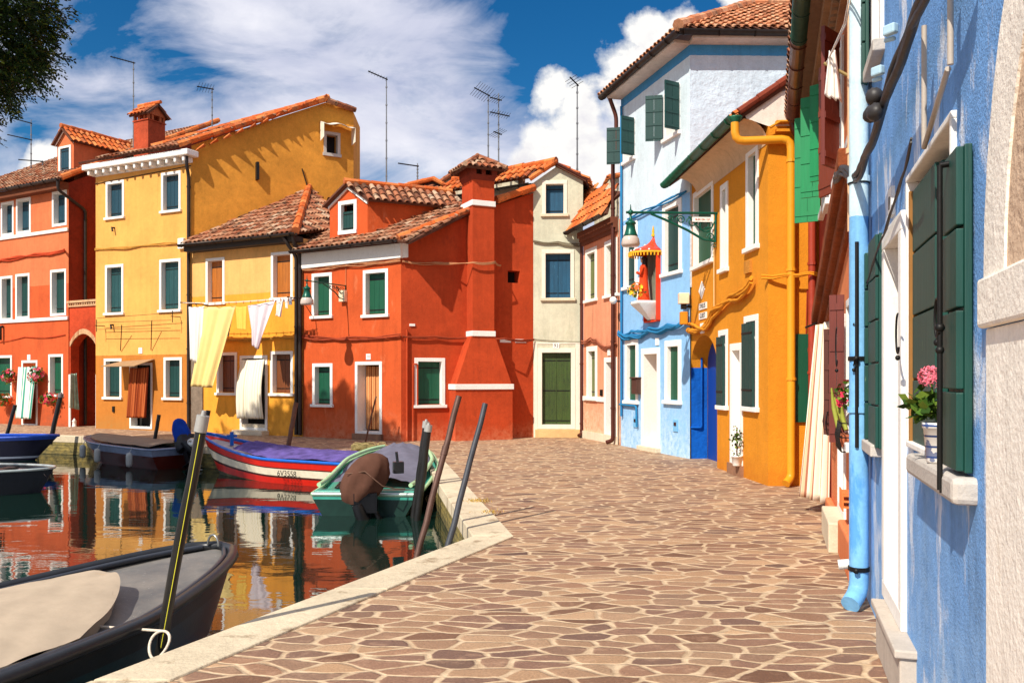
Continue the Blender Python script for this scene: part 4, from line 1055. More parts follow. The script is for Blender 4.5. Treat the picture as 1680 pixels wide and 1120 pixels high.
APX = at(947, 304, 26.0)
pn = (EB - EA).cross(APX - EA).normalized(); pn = pn if pn.z > 0 else -pn
tiles(h7, EA, EB, APX, [EA, EB, EB + V((.6, .5, 0)), on_plane(1020, 314, EA, pn), APX, APX + V((-1.2, 0, 0))], TILEO, pitch=.19, row=.32)
gutter(h7, F7.pt(-.25, ZT7 + .1, .42), F7.pt(F7.L + .02, ZT7 + .1, .42), .075)
cable(h7, [F7.pt(0, zat(F7, 958, 561), .05), F7.pt(.7, zat(F7, 975, 556), .05), F7.pt(1.1, zat(F7, 985, 558), .05), F7.pt(1.7, zat(F7, 1002, 570), .05), F7.pt(F7.L, zat(F7, 1012, 563), .05)], .022, stucco('terracotta_cable', srgb(150, 84, 60), .1), n=3)
pipe(h7, [F7.pt(F7.L - .08, 7.6, .1), F7.pt(F7.L - .08, .1, .1), F7.pt(F7.L - .2, .05, .22)], .05, BROWNP)
u, z = F7.hit(1000, 577); mb = MB(); mb.fbox(F7, u - .07, u + .07, z - .09, z + .09, 0, .03); mb.build('number_plaque', WHITE, h7)
u, z = F7.hit(988, 644); mb = MB(); mb.fbox(F7, u - .05, u + .05, z - .08, z + .08, 0, .05); mb.build('doorbell', IRON, h7)

# ---------------- H8 tall blue house
SKYB = srgb(138, 186, 226)
BLU8 = stucco('blue_white_stucco', SKYB, 0.12, 0.35, seed=16, streak=.08, patch=srgb(196, 218, 232), patch_amt=-.02, zband=[(5.29, srgb(208, 222, 228)), (7.99, srgb(70, 142, 192))], low=(.9, srgb(196, 222, 240)))
BLU8s = stucco('whitewashed_brick_upper', srgb(190, 204, 216), 0.12, 1.6, fine=9, seed=16, zband=[(7.99, srgb(70, 142, 192))])
G8, K8 = gp(1018.7, 730.5), gp(1132, 752.5)
F8 = Face(G8, K8); h8 = house('tall sky blue house, whitewashed above, with corner roof', K8); H = []; ZT8 = 8.2
for wpx in ((1024, 1046, 366, 469), (1087.5, 1119, 330, 446)): window(h8, F8, wpx, H, DGREEN, depth=.06, leaves=2, boards=1, fw=.13)
for wpx in ((1026, 1047.5, 557, 657), (1091.5, 1118, 558, 657)): window(h8, F8, wpx, H, GREEN, depth=.06, leaves=1, boards=3, fw=.13, hinges=False)
dw, dq8 = window(h8, F8, (1053, 1083, 571, 739), H, None, depth=.36, fw=.13, sill=False, name='door_frame')
mb = MB(); leaf(mb, F8, dq8[0] + .13, dq8[1] - .13, .18, dq8[3] - .13, -.42, -.38, 2, False); mb.build('door', [stucco('cream_door_paint', srgb(206, 168, 142), .1), IRON], dw)
# open shutter windows upstairs
for (xl, xr, yt, yb) in ((1022, 1042, 201, 262), (1090, 1116, 146, 222)):
    wd, qq = window(h8, F8, (xl, xr, yt, yb), H, None, depth=.14, fw=.1)
    u0, u1, z0, z1 = qq
    for side in (0, 1):
        u = u0 - .02 if side == 0 else u1 + .02
        an = R(118) if side == 0 else R(105)
        d = (-F8.u if side == 0 else F8.u) * math.cos(math.pi - an) * 1 + F8.n * math.sin(an)
        d = d.normalized(); mb = MB(); t = F8.n.cross(V((0, 0, 1))) * .03
        wl_ = (u1 - u0) * .5; nn = d.cross(V((0, 0, 1))).normalized() * .035
        for k in range(2):
            mb.box(F8.pt(u, z0, .03) + d * (k * wl_ / 2 + .003), d * (wl_ / 2 - .006), nn, V((0, 0, z1 - z0)))
        for h_ in (.06, .35, .65, .94): mb.box(F8.pt(u, z0 + (z1 - z0) * h_ - .02, .03) + d * .01 - nn * .3, d * (wl_ - .02), nn * 1.6, V((0, 0, .045)))
        mb.build('shutter', DGREEN, wd)
    mb = MB(); mb.fbox(F8, u0 + .1, u1 - .1, z0, z1 - .1, -.22, -.2); mb.build('pane', simple('dark_window_glass', (.02, .025, .03), .05, 0, .05, bump=0, spec=.8), wd)
mb = MB(); wall_face(mb, F8, [(0, 0), (F8.L, 0), (F8.L, ZT8), (0, ZT8)], H, .45)
mb.add([F8.pt(0, 0), F8.pt(0, 0) + V((4, 3, 0)), F8.pt(0, ZT8) + V((4, 3, 0)), F8.pt(0, ZT8)], [(0, 1, 2, 3)])
mb.build('wall', [BLU8, DARK], h8)
F8s = Face(K8, K8 + V((6.0, .15, 0)))
mb = MB(); mb.add([F8s.pt(0, 3.4), F8s.pt(6, 3.4), F8s.pt(6, ZT8), F8s.pt(0, ZT8)], [(0, 1, 2, 3)]); mb.build('side_wall', BLU8s, h8)
mb = MB(); mb.fbox(F8, 0, F8.L + .02, ZT8, ZT8 + .06, -.02, .36); mb.fbox(F8s, -.02, 6, ZT8 + .002, ZT8 + .058, -.02, .33); mb.build('soffit', stucco('soffit_white', srgb(210, 200, 190), .2), h8)
corner = (F8.n + F8s.n).normalized() * .52 + K8; corner.z = ZT8 + .12
g0 = F8.pt(-.25, ZT8 + .12, .40); g1 = F8s.pt(6, ZT8 + .12, .36)
gutter(h8, g0, corner, .09); gutter(h8, corner, g1, .09)
up = V((0, 0, .04)); pk = at(1235, 9, 20.2); pk2 = pk + V((5, 0, 0))
tiles(h8, g0 + up, corner + up, pk, [g0 + up, corner + up, pk, pk + V((-1.4, 3.5, 0))], TILEP, over=.02)
tiles(h8, corner + up, g1 + up, pk, [corner + up, g1 + up, pk2, pk], TILEP, over=.02)
ridge(h8, [corner + V((0, 0, .1)), pk + V((0, 0, .06)), pk2 + V((0, 0, .06))], TILEP, .11)
BC = stucco('blue_painted_cable', srgb(40, 120, 168), .1)
cable(h8, [F8.pt(*F8.hit(1033, 360), .05), F8.pt(*F8.hit(1080, 338), .05), F8.pt(*F8.hit(1129, 315), .05)], .02, BC, n=3, sag=.0)
cable(h8, [F8.pt(0, zat(F8, 1018, 549), .06), F8.pt(*F8.hit(1040, 549), .07), F8.pt(*F8.hit(1070, 540), .07), F8.pt(*F8.hit(1100, 536), .07), F8.pt(*F8.hit(1130, 530), .1)], .04, BC, n=6, sag=.05)
pipe(h8, [F8.pt(.14, ZT8 - .2, .05), F8.pt(.14, .7, .05)], .03, BC, name='conduit', collars=False)
pipe(h8, [F8.pt(.05, zat(F8, 1020, 663), .05), F8.pt(*F8.hit(1047, 666), .05), F8.pt(F8.hit(1048, 700)[0], .5, .05)], .025, BC, name='conduit', collars=False)
pipe(h8, [F8.pt(.0, ZT8 + .05, .3), F8.pt(.0, ZT8 - .4, .12), F8.pt(.0, 7, .12)], .05, BROWNP)
for px in ((1043, 692), (1109, 698)):
    u, z = F8.hit(*px); mb = MB(); mb.fbox(F8, u - .1, u + .1, z - .12, z + .12, .0, .02); mb.build('meter_door', stucco('pale_blue_metal', srgb(120, 180, 220), .1), h8)
    mb = MB(); mb.fbox(F8, u - .05, u + .05, z - .0, z + .07, .021, .03); mb.build('meter_window', simple('dark_window_glass', (0, 0, 0)), h8)
mb = MB(); u, z = F8.hit(1049, 633); mb.fbox(F8, u - .14, u + .14, z - .18, z + .17, 0, .14); mb.fbox(F8, u - .16, u + .16, z + .17, z + .2, 0, .18); mb.build('letter_box', simple('brown_letter_box', srgb(78, 52, 44), .5), h8, bevel=.01)
mb = MB(); mb.fbox(F8, dq8[0] - .03, dq8[1] + .03, .0, .1, -.1, .12); mb.build('door_step', STONE, h8, bevel=.01)
u, z = F8.hit(1079, 560); mb = MB(); mb.fbox(F8, u - .08, u + .08, z - .08, z + .08, 0, .02); mb.build('number_plaque', WHITE, h8)

# ---------------- H9 orange yellow house with the blue archway
ORA = stucco('orange_yellow_stucco', srgb(214, 138, 34), 0.10, 0.45, seed=22, streak=.06, low=(.25, srgb(200, 120, 30)))
BLUD = stucco('deep_blue_painted_plaster', srgb(8, 88, 178), 0.2, 1.0, fine=14, seed=7)
G9 = V((3.80, 12.66, 0)); K9 = V((3.555, 17.02, 0))
F9 = Face(K9, G9); h9 = house('orange yellow house with a blue arched doorway and green gutter', G9); H = []
ZT9 = 5.42
for (xl, xr, yt, yb) in ((1138, 1171, 305, 431), (1183, 1195, 301, 440), (1225, 1245, 241, 404)): window(h9, F9, (xl, xr, yt, yb), H, GREEN, depth=.07, leaves=1, boards=2, fw=.11, hinges=False)
for (xl, xr, yt, yb) in ((1180, 1194.5, 541, 665), (1222, 1244.5, 517, 667)):
    wd, qq = window(h9, F9, (xl, xr, yt, yb), H, None, fw=.1)
    mb = MB(); leaf(mb, F9, qq[0] + .02, qq[1] - .1, qq[2], qq[3] - .12, .03, .065, 3, hz=(.2, .88)); mb.build('shutter', [DGREEN, IRON], wd)
dw, dq9 = window(h9, F9, (1199, 1219, 563, 766), H, None, depth=.10, fw=.12, sill=False, name='door_frame')
mb = MB(); leaf(mb, F9, dq9[0] + .12, dq9[1] - .12, .2, dq9[3] - .12, -.16, -.12, 1, False); mb.fbox(F9, dq9[0] + .3, dq9[1] - .3, 1.3, 1.5, -.119, -.09); mb.build('door', [WHITE, IRON], dw)
mb = MB(); mb.fbox(F9, dq9[0] - .03, dq9[1] + .03, .0, .18, -.1, .06); mb.build('door_step', stucco('brown_stone_step', srgb(150, 110, 84), .2), h9)
AU0, AU1 = .06, F9.hit(1176.5, 700)[0]; AZ = zat(F9, 1156, 602); ATOP = zat(F9, 1156, 549)
arc = []
for k in range(13):
    t = math.pi * k / 12; arc.append(((AU0 + AU1) / 2 - math.cos(t) * (AU1 - AU0) / 2, AZ + math.sin(t) * (ATOP - AZ)))
mb = MB(); DP = .33
loops = [[F9.pt(u, z) for u, z in [(0, 0), (AU0, 0)] + arc + [(AU1, 0), (F9.L, 0), (F9.L, ZT9 + .3), (0, ZT9 + .3)]]]
for (u0, u1, z0, z1) in H: loops.append([F9.pt(u0, z0), F9.pt(u0, z1), F9.pt(u1, z1), F9.pt(u1, z0)])
mb.poly(loops)
for (u0, u1, z0, z1) in H:
    c = [(u0, z0), (u1, z0), (u1, z1), (u0, z1)]
    for i in range(4): mb.m = 0; mb.add([F9.pt(*c[i]), F9.pt(*c[(i + 1) % 4]), F9.pt(*c[(i + 1) % 4], -.28), F9.pt(*c[i], -.28)], [(0, 1, 2, 3)])
    mb.m = 1; mb.add([F9.pt(u, z, -.28) for u, z in c], [(0, 1, 2, 3)])
mb.m = 0
for a, b in zip(arc, arc[1:]): mb.add([F9.pt(*a), F9.pt(*b), F9.pt(*b, -DP), F9.pt(*a, -DP)], [(0, 1, 2, 3)])
for u in (AU0, AU1): mb.add([F9.pt(u, 1.85), F9.pt(u, AZ), F9.pt(u, AZ, -DP), F9.pt(u, 1.85, -DP)], [(0, 1, 2, 3)])
mb.m = 2
for u in (AU0, AU1): mb.add([F9.pt(u, 0), F9.pt(u, 1.85), F9.pt(u, 1.85, -DP), F9.pt(u, 0, -DP)], [(0, 1, 2, 3)])
mb.m = 0
mb.build('wall', [ORA, DARK, BLUD], h9)
mb = MB()
for k in range(3):
    a, b = AU0 + (AU1 - AU0) * k / 3, AU0 + (AU1 - AU0) * (k + 1) / 3; mb.fbox(F9, a + .004, b - .004, 0, ATOP + .1, -DP - .06, -DP - .01)
mb.build('arched_door', planks('deep_blue_door_paint', srgb(6, 60, 150), .15), h9)
pipe(h9, [F9.pt(AU0 + .0, .62, .02), F9.pt(AU0 + .02, .62, -.06), V(F9.pt(AU0 + .05, .62, -.2)), V(F9.pt(AU0 + .05, 2.0, -.2))], .02, BLUD, name='blue_conduit', collars=False)
K9e = G9 + V((.95, 0, 0)); F9s = Face(G9, G9 + V((1.0, 0.0, 0)))
zr = zat(F9s, 1260, 207)
mb = MB(); mb.add([F9s.pt(0, 0), F9s.pt(1.0, 0), F9s.pt(1.0, zr), F9s.pt(0, zr)], [(0, 1, 2, 3)]); mb.build('side_wall', ORA, h9)
mb = MB()
gp_ = [(-.42, zat(F9s, 1212, 178) + .02), (.02, zr + .05), (1.3, zr + .05), (1.3, zat(F9s, 1300, 118) + .3), (-.36, zat(F9s, 1208, 170) + .15)]
gg = [(.0, zr + .0), (1.3, zr), (1.3, 6.5), (.95, zat(F9s, 1300, 128)), (-.38, zat(F9s, 1208, 168)), (-.33, 5.45)]
mb.poly([[F9s.pt(u, z, .0) for u, z in gg]]); mb.build('white_gable', stucco('cracked_white_plaster', srgb(226, 210, 196), .12, .5, fine=10), h9)
mb = MB(); mb.fbox(F9s, .1, 1.0, zr - .1, zr - .06, 0, .08); mb.fbox(F9s, .1, 1.0, zr + .03, zr + .06, 0, .1); mb.tube([F9s.pt(.0, zr - .05, .1), F9s.pt(.15, zr + .04, .1), F9s.pt(1.0, zr + .04, .1)], .02, 6); mb.build('yellow_trim', ORA, h9)
# coved soffit along the front
mb = MB()
def cove(x, y):
    a = y * math.pi / 2; return F9.pt(.0 + x * (F9.L), ZT9 - .30 + .32 * math.sin(a), .02 + .36 * (1 - math.cos(a)))
mb.grid(lambda x, y: F9.pt(.55 + x * (F9.L - .55), ZT9 - .34 + .36 * math.sin(y * math.pi / 2), .01 + .36 * (1 - math.cos(y * math.pi / 2))), 12, 8)
mb.build('coved_soffit', stucco('buff_cove_plaster', srgb(206, 176, 142), .15), h9)
e0 = F9.pt(-.15, ZT9 + .08, .42); e1 = F9.pt(F9.L + .02, ZT9 + .08, .44)
rp = F9s.pt(1.3, zat(F9s, 1300, 118) + .55, .02)
tiles(h9, e0, e1, rp, [e0, e1, rp, rp + V((-.1, 4.2, 0))], TILEO, pitch=.2)
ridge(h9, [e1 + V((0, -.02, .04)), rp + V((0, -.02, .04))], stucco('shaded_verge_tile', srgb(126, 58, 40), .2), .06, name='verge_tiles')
GG = simple('patinated_green_gutter', srgb(34, 96, 70), .45, .3, .3)
gutter(h9, F9.pt(-.1, ZT9 + .06, .50), F9.pt(F9.L + .05, ZT9 + .06, .52), .09, GG)
YP = simple('yellow_painted_pipe', srgb(226, 150, 30), .4, 0, .06)
q0 = F9.pt(F9.L + .0, ZT9 - .02, .5)
mb = MB(); mb.lathe([(.04, -.12), (.05, -.02), (.11, .06), (.11, .08), (.0, .08)], q0 + V((0, 0, -.02)), 10); mb.build('hopper', GG, h9)
pipe(h9, [q0, q0 - V((0, 0, .3)), F9s.pt(.30, zat(F9s, 1268, 232), .12), F9s.pt(.30, .14, .12), F9s.pt(.2, .06, .2)], .062, YP)
cable(h9, [F9.pt(.05, zat(F9, 1134, 538), .07), F9.pt(*F9.hit(1162, 534), .07), F9.pt(*F9.hit(1175, 515), .08), F9.pt(*F9.hit(1205, 490), .08), F9.pt(*F9.hit(1225, 478), .08), F9.pt(*F9.hit(1243, 455), .1)], .04, ORA, n=6, sag=.03)
cable(h9, [F9.pt(F9.L, zat(F9s, 1250, 453), .1), F9s.pt(.2, zat(F9s, 1265, 452), .14), F9s.pt(.55, zat(F9s, 1300, 450), .2), F9s.pt(.98, zat(F9s, 1335, 450), .2)], .018, ORA, n=4, sag=.02)
cable(h9, [F9.pt(*F9.hit(1176, 512), .05), F9.pt(*F9.hit(1176, 380), .05)], .012, stucco('pale_cable', srgb(210, 180, 130), .2), n=2, sag=0)
for (px, w_, hh) in (((1152, 476), .19, .30),):
    u, z = F9.hit(*px); mb = MB(); w2 = (F9.hit(1159, 476)[0] - F9.hit(1149, 476)[0]) / 2
    mb.prism([F9.pt(u - w2, z, 0.002), F9.pt(u, z - .17, 0.002), F9.pt(u + w2, z, 0.002), F9.pt(u, z + .17, 0.002)], F9.n * .012); mb.build('white_diamond_mark', WHITE, h9)
for (y, s_) in ((502, 'XVILUS'), (518, 'GUEST')):
    u, z = F9.hit(1154, y); w2 = (F9.hit(1160, y)[0] - F9.hit(1148, y)[0]) / 2; mb = MB(); mb.fbox(F9, u - w2, u + w2, z - .06, z + .06, 0, .018); pq = mb.build('street_plaque', WHITE, h9)
    text(pq, s_, F9, u, z, w2 * .5, IRON, .02)
u, z = F9.hit(1154, 538); mb = MB(); mb.fbox(F9, u - .1, u + .1, z - .1, z + .09, 0, .04); mb.build('arch_keystone', WHITE, h9, bevel=.01)
u, z = F9.hit(1229, 438); mb = MB(); mb.fbox(F9, u - .14, u + .14, z - .1, z + .1, 0, .04); mb.build('terracotta_relief', stucco('terracotta_plaque', srgb(196, 130, 50), .3, 1), h9)
# floodlight box at the boundary
bx_ = F9.pt(.1, 0, .16); z = zat(F9, 1134, 490); mb = MB()
mb.cbox(V((bx_.x, bx_.y, zat(F9, 1134, 522))), .14, .14, .25); fl = mb.build('junction_box', ORA, h9, bevel=.01)
wl_ = thing('wall_light', 'square cream wall light above the orange box by the arch', 'light', (bx_.x, bx_.y, z - .12))
mb = MB(); mb.cbox(V((bx_.x, bx_.y, z)), .2, .17, .22); mb.build('shade', simple('cream_lamp_glass', srgb(236, 214, 180), .3, bump=0), wl_, bevel=.015)
mb = MB(); mb.cbox(V((bx_.x, bx_.y, z - .16)), .1, .1, .1); mb.tube([V((bx_.x, bx_.y, z - .16)), V((bx_.x + .16, bx_.y, z - .16))], .02, 6); mb.build('bracket', IRON, wl_)

# ---------------- green shutter hanging flat on the side wall
u0, u1, z0, z1 = F9s.rect(1303, 1345, 548, 692)
mb = MB(); leaf(mb, F9s, u0, u1, z0, z1, .012, .045, 1, False); mb.build('green_panel', GREEN, h9)

# ================================================================== near right row
def WX(D): return 2.54 + .305 * (D - 6.07)
def rowface(D0, D1): return Face(V((WX(D0), D0, 0)), V((WX(D1), D1, 0)))   # D0 far, D1 near
def Dpx(px): return 964 / (px - 1267)
GREENB = planks('bright_green_shutter_paint', srgb(0, 128, 72), .18, wear=srgb(210, 210, 120), wear_amt=-.08)
# ---- H10 brick red house (far end of the row)
F10 = rowface(12.62, 9.9); h10 = house('dark red house with open shutters squeezed beside the orange one', F10.pt(F10.L, 0))
RED10 = stucco('terracotta_red_stucco', srgb(150, 50, 34), .18, .3, seed=31)
ZT10 = 5.35
def rowbody(h, F, zt, mat, H=(), deep=3.0, name='wall'):
    mb = MB(); wall_face(mb, F, [(0, 0), (F.L, 0), (F.L, zt), (0, zt)], H, .3); mass(mb, F, zt, deep, .0)
    return mb.build(name, [mat, DARK], h)
H = []
def rowwin(h, F, D0, D1, z0, z1, H, mat=None, **k):
    ua = (V((WX(D0), D0, 0)) - F.o).dot(F.u); ub = (V((WX(D1), D1, 0)) - F.o).dot(F.u)
    return window(h, F, None, H, mat, uz=(ua, ub, z0, z1), **k)
def openleaf(parent, F, u, z0, z1, w_, ang, mat, t=.035, d=.04, boards=2, label=None):
    """shutter leaf hinged at u, swung out by ang degrees from lying flat towards the far end"""
    a = R(ang); dr = (-F.u * math.cos(a) + F.n * math.sin(a)).normalized(); nn = dr.cross(V((0, 0, 1))).normalized() * t
    mb = MB(); o = F.pt(u, z0, d)
    for k in range(boards): mb.box(o + dr * (k * w_ / boards + .002), dr * (w_ / boards - .004), nn, V((0, 0, z1 - z0)))
    for h_ in (.08, .36, .64, .92): mb.box(o + V((0, 0, (z1 - z0) * h_ - .03)) + dr * .006 - nn * .25, dr * (w_ - .012), nn * 1.5, V((0, 0, .06)))
    s = mb.build('shutter', mat, parent)
    if label: s['label'] = label
    return s
wd, q1 = rowwin(h10, F10, 12.2, 11.5, 1.05, 2.35, H, None)
pass
wd, q1 = rowwin(h10, F10, 11.5, 10.9, 3.8, 5.0, H, DWOOD, leaves=1, boards=2)
openleaf(wd, F10, q1[0], 3.72, 5.15, .34, 75, GREENB)
wd, q2 = rowwin(h10, F10, 10.5, 9.95, 3.7, 4.9, H, GREEN, leaves=1, boards=2)
openleaf(wd, F10, q2[0], 3.85, 5.1, .30, 70, GREENB); openleaf(wd, F10, q2[0] + .45, 3.95, 5.1, .22, 60, GREENB)
rowbody(h10, F10, ZT10, RED10, H)
pipe(h10, [F10.pt(.10, 5.2, .1), F10.pt(.10, .1, .1)], .055, simple('red_painted_pipe', srgb(160, 60, 40), .4))
cable(h10, [F10.pt(.02, 2.9, .16), F10.pt(.04, 2.2, .18), F10.pt(.06, 1.9, .14)], .015, RED10, n=2)
# ---- H11 salmon house
F11 = rowface(9.9, 6.62); h11 = house('salmon orange house with brown shutters and a low stone doorstep', F11.pt(F11.L, 0))
SAL = stucco('salmon_orange_stucco', srgb(222, 132, 84), .14, .35, seed=41, low=(.4, srgb(214, 120, 72)))
H = []; BRS = planks('red_brown_shutter', srgb(104, 40, 28), .2)
wd, qa = rowwin(h11, F11, 9.55, 9.0, 1.05, 2.12, H, None, fw=.06); 
mb = MB(); leaf(mb, F11, qa[0] + .06, qa[1] - .06, 1.05, 2.05, -.16, -.13, 2); mb.build('shutter', [DWOOD, IRON], wd)
openleaf(wd, F11, qa[1] - .02, 1.0, 2.12, .10, 80, DWOOD)
dw11, qd = rowwin(h11, F11, 8.75, 7.95, .28, 2.2, H, None, fw=.08, sill=False, name='door_frame', depth=.2)
mb = MB(); leaf(mb, F11, qd[0] + .08, qd[1] - .08, .3, 2.12, -.26, -.22, 2, False); mb.build('door', [simple('tan_door_paint', srgb(150, 112, 88), .7), IRON], dw11)
wd, qb = rowwin(h11, F11, 7.75, 7.15, 1.05, 2.3, H, None, fw=.07)
openleaf(wd, F11, qb[0] + .10, 1.02, 2.35, .13, 80, BRS, label='brown shutter folded back beside the blue pipe')
mb = MB(); leaf(mb, F11, qb[0] + .07, qb[1] - .07, 1.05, 2.22, -.16, -.13, 2); mb.build('shutter', [DWOOD, IRON], wd)
wd, qc = rowwin(h11, F11, 8.9, 8.2, 3.65, 4.9, H, None, fw=.08)
openleaf(wd, F11, qc[0], 3.55, 4.95, .34, 24, planks('rust_brown_shutter', srgb(122, 50, 22), .15)); openleaf(wd, F11, qc[1] + .02, 3.6, 4.9, .3, 150, BRS)
wd, qe = rowwin(h11, F11, 7.4, 6.95, 3.6, 5.0, H, BRS, fw=.08, leaves=1)
rowbody(h11, F11, 5.35, SAL, H)
mb = MB(); mb.fbox(F11, qd[0] - .05, qd[1] + .22, 0, .28, -.1, .17); mb.build('door_step', STONE, h11, bevel=.015)
mb = MB(); mb.fbox(F11, 0, qd[0] - .06, 0, .22, 0, .07); mb.build('plinth', SAL, h11, bevel=.02); mb = MB(); mb.fbox(F11, qd[1] + .23, F11.L, 0, .32, 0, .09); mb.build('plinth', SAL, h11, bevel=.02)
# sloping brick ledge
LED = stucco('brown_brick_ledge', srgb(134, 70, 38), .35, .9, fine=16)
ua = (V((WX(6.95), 6.95, 0)) - F11.o).dot(F11.u); z0_, z1_ = 2.15, 3.3
F_ = rowface(10.9, 6.75)
for k, (dz, dd0, dd1, hh) in enumerate(((0, 0, .10, .12), (.12, 0, .16, .11), (.23, 0, .22, .16))):
    mb = MB(); a0, a1 = F_.pt(0, 2.05 + dz, dd0 - .04), F_.pt(F_.L, 3.05 + dz, dd0 - .06); n_ = F_.n * (dd1 - dd0)
    up = V((0, 0, hh - .004)); mb.hexa([a0, a1, a1 + n_, a0 + n_, a0 + up, a1 + up, a1 + n_ + up, a0 + n_ + up]); mb.build('sloping_ledge', LED, h11, bevel=.02)
# planters with ironwork
for (q, zz) in ((qa, 1.0), (qb, .98)):
    mb = MB(); u0, u1 = q[0], q[1]
    for z in (zz, zz + .12, zz + .24): mb.tube([F11.pt(u0, z, .02), F11.pt(u0, z, .1), F11.pt(u1, z, .1), F11.pt(u1, z, .02)], .007, 4)
    n_ = 8
    for k in range(n_):
        u = u0 + (u1 - u0) * (k + .5) / n_; mb.tube([F11.pt(u, zz, .1), F11.pt(u + .04, zz + .12, .12), F11.pt(u, zz + .24, .1)], .006, 4)
    mb.build('window_grille', IRON, h11)
mb = MB(); u0 = (V((WX(7.7), 7.7, 0)) - F11.o).dot(F11.u)
for z in (.48, .53, .58): mb.fbox(F11, u0, u0 + .4, z, z + .015, .0, .07)
for k in range(8): mb.fbox(F11, u0 + .01 + k * .05, u0 + .025 + k * .05, .45, .62, .07, .08)
mb.build('terracotta_grate', simple('terracotta_grate_paint', srgb(214, 120, 60), .6), h11)
pipe(h11, [F11.pt(F11.L - .06, 5.3, .06), F11.pt(F11.L - .06, 2.75, .06)], .035, simple('peach_painted_pipe', srgb(240, 188, 140), .5))
# roof edge of the row
e0, e1 = F10.pt(-.0, 5.4, .30), F11.pt(F11.L, 5.4, .30)
gx0, gx1 = V((WX(12.45) - .38, 12.45, 5.42)), V((WX(6.7) - .38, 6.7, 5.42))
gut = gutter(h10, gx0, gx0.lerp(gx1, .5), .10, simple('brown_copper_gutter', srgb(96, 56, 44), .4, .3, .3))
gutter(h11, gx0.lerp(gx1, .5), gx1, .10, simple('green_copper_gutter', srgb(40, 70, 56), .4, .3, .3))
pipe(h10, [gx0 + V((0.02, .1, -.05)), gx0 + V((.06, .1, -.22)), F10.pt(.10, 4.95, .1)], .055, BROWNP)
for (hh_, F__) in ((h10, F10), (h11, F11)):
    mb = MB(); mb.fbox(F__, 0, F__.L, 5.35, 5.40, -.05, .36); mb.build('soffit', stucco('soffit_brown', srgb(120, 92, 74), .2), hh_)
    mb = MB(); k = 0
    mb.fbox(F__, 0, F__.L, 5.05, 5.1, 0, .06)
    while k * .16 < F__.L - .1: mb.fbox(F__, k * .16 + .03, k * .16 + .12, 5.1, 5.2, 0, .12); k += 1
    mb.fbox(F__, 0, F__.L, 5.2, 5.345, 0, .18); mb.build('brick_cornice', stucco('buff_brick_cornice', srgb(150, 116, 88), .25), hh_)
    a, b = F__.pt(0, 5.46, .40), F__.pt(F__.L, 5.46, .40); up_ = -F__.n * 3 + V((0, 0, 1.4))
    tiles(hh_, a, b, a + up_, [a, b, b + up_, a + up_], TILE)

# ---- H12 near blue house
F12 = rowface(6.62, 2.0); h12 = house('near blue house with green shutters and a big cable bundle', F12.pt(F12.L, 0))
BLN = stucco('cornflower_blue_roughcast', srgb(112, 160, 216), .16, .6, fine=75, seed=51, streak=.25, patch=srgb(236, 240, 244), patch_amt=.085, low=(.7, srgb(160, 196, 232)))
def uD(D): return (V((WX(D), D, 0)) - F12.o).dot(F12.u)
H = []
NDG = planks('bottle_green_shutter_paint', srgb(8, 66, 56), .28, wear=srgb(96, 120, 84), wear_amt=.0)
wA, qA = rowwin(h12, F12, 6.05, 5.38, 1.18, 2.50, H, None, fw=.05, sillmat=SILLST)
dwN, qD = rowwin(h12, F12, 5.12, 4.36, .30, 2.46, H, None, fw=.10, sill=False, depth=.32, name='door_frame', proud=.03)
wB, qB = rowwin(h12, F12, 4.26, 3.18, 1.26, 2.60, H, None, fw=.03, sill=False, depth=.1)
wU, qU = rowwin(h12, F12, 5.75, 5.25, 3.68, 4.9, H, None, fw=.08, sillmat=SILLST)
rowbody(h12, F12, 7.2, BLN, H)
mb = MB(); mb.fbox(F12, uD(3.85), uD(2.86), 1.17, 1.262, -.02, .08); mb.build('sill', SILLST, wB, bevel=.02)
# shutters of the small far window (flat on the wall / closed)
def nearleaf(par, F, u0, u1, z0, z1, d, t=.045, n_rails=5, mat=NDG):
    mb = MB(); w_ = (u1 - u0); b_ = 3
    for k in range(b_): mb.fbox(F, u0 + k * w_ / b_ + .0015, u0 + (k + 1) * w_ / b_ - .0015, z0, z1, d, d + t * .5)
    for i in range(n_rails):
        za = z0 + (z1 - z0) * i / n_rails + .006; zb_ = z0 + (z1 - z0) * (i + 1) / n_rails - .006
        mb.fbox(F, u0 + .01, u1 - .01, za, zb_, d + t * .5, d + t)
    return mb.build('shutter', mat, par, bevel=.004)
nearleaf(wA, F12, uD(6.05), uD(5.8), 1.18, 2.46, .008); nearleaf(wA, F12, uD(5.70), uD(5.28), 1.16, 2.50, .006, .04)
mb = MB(); mb.fbox(F12, qA[0] + .05, qA[1] - .05, 1.18, 2.45, -.1, -.08); mb.build('pane', DARK, wA)
mb = MB(); mb.tube([F12.pt(uD(5.86), 1.12, .1), F12.pt(uD(5.86), 2.54, .1)], .013, 6); mb.build('shutter_bar', IRON, wA)
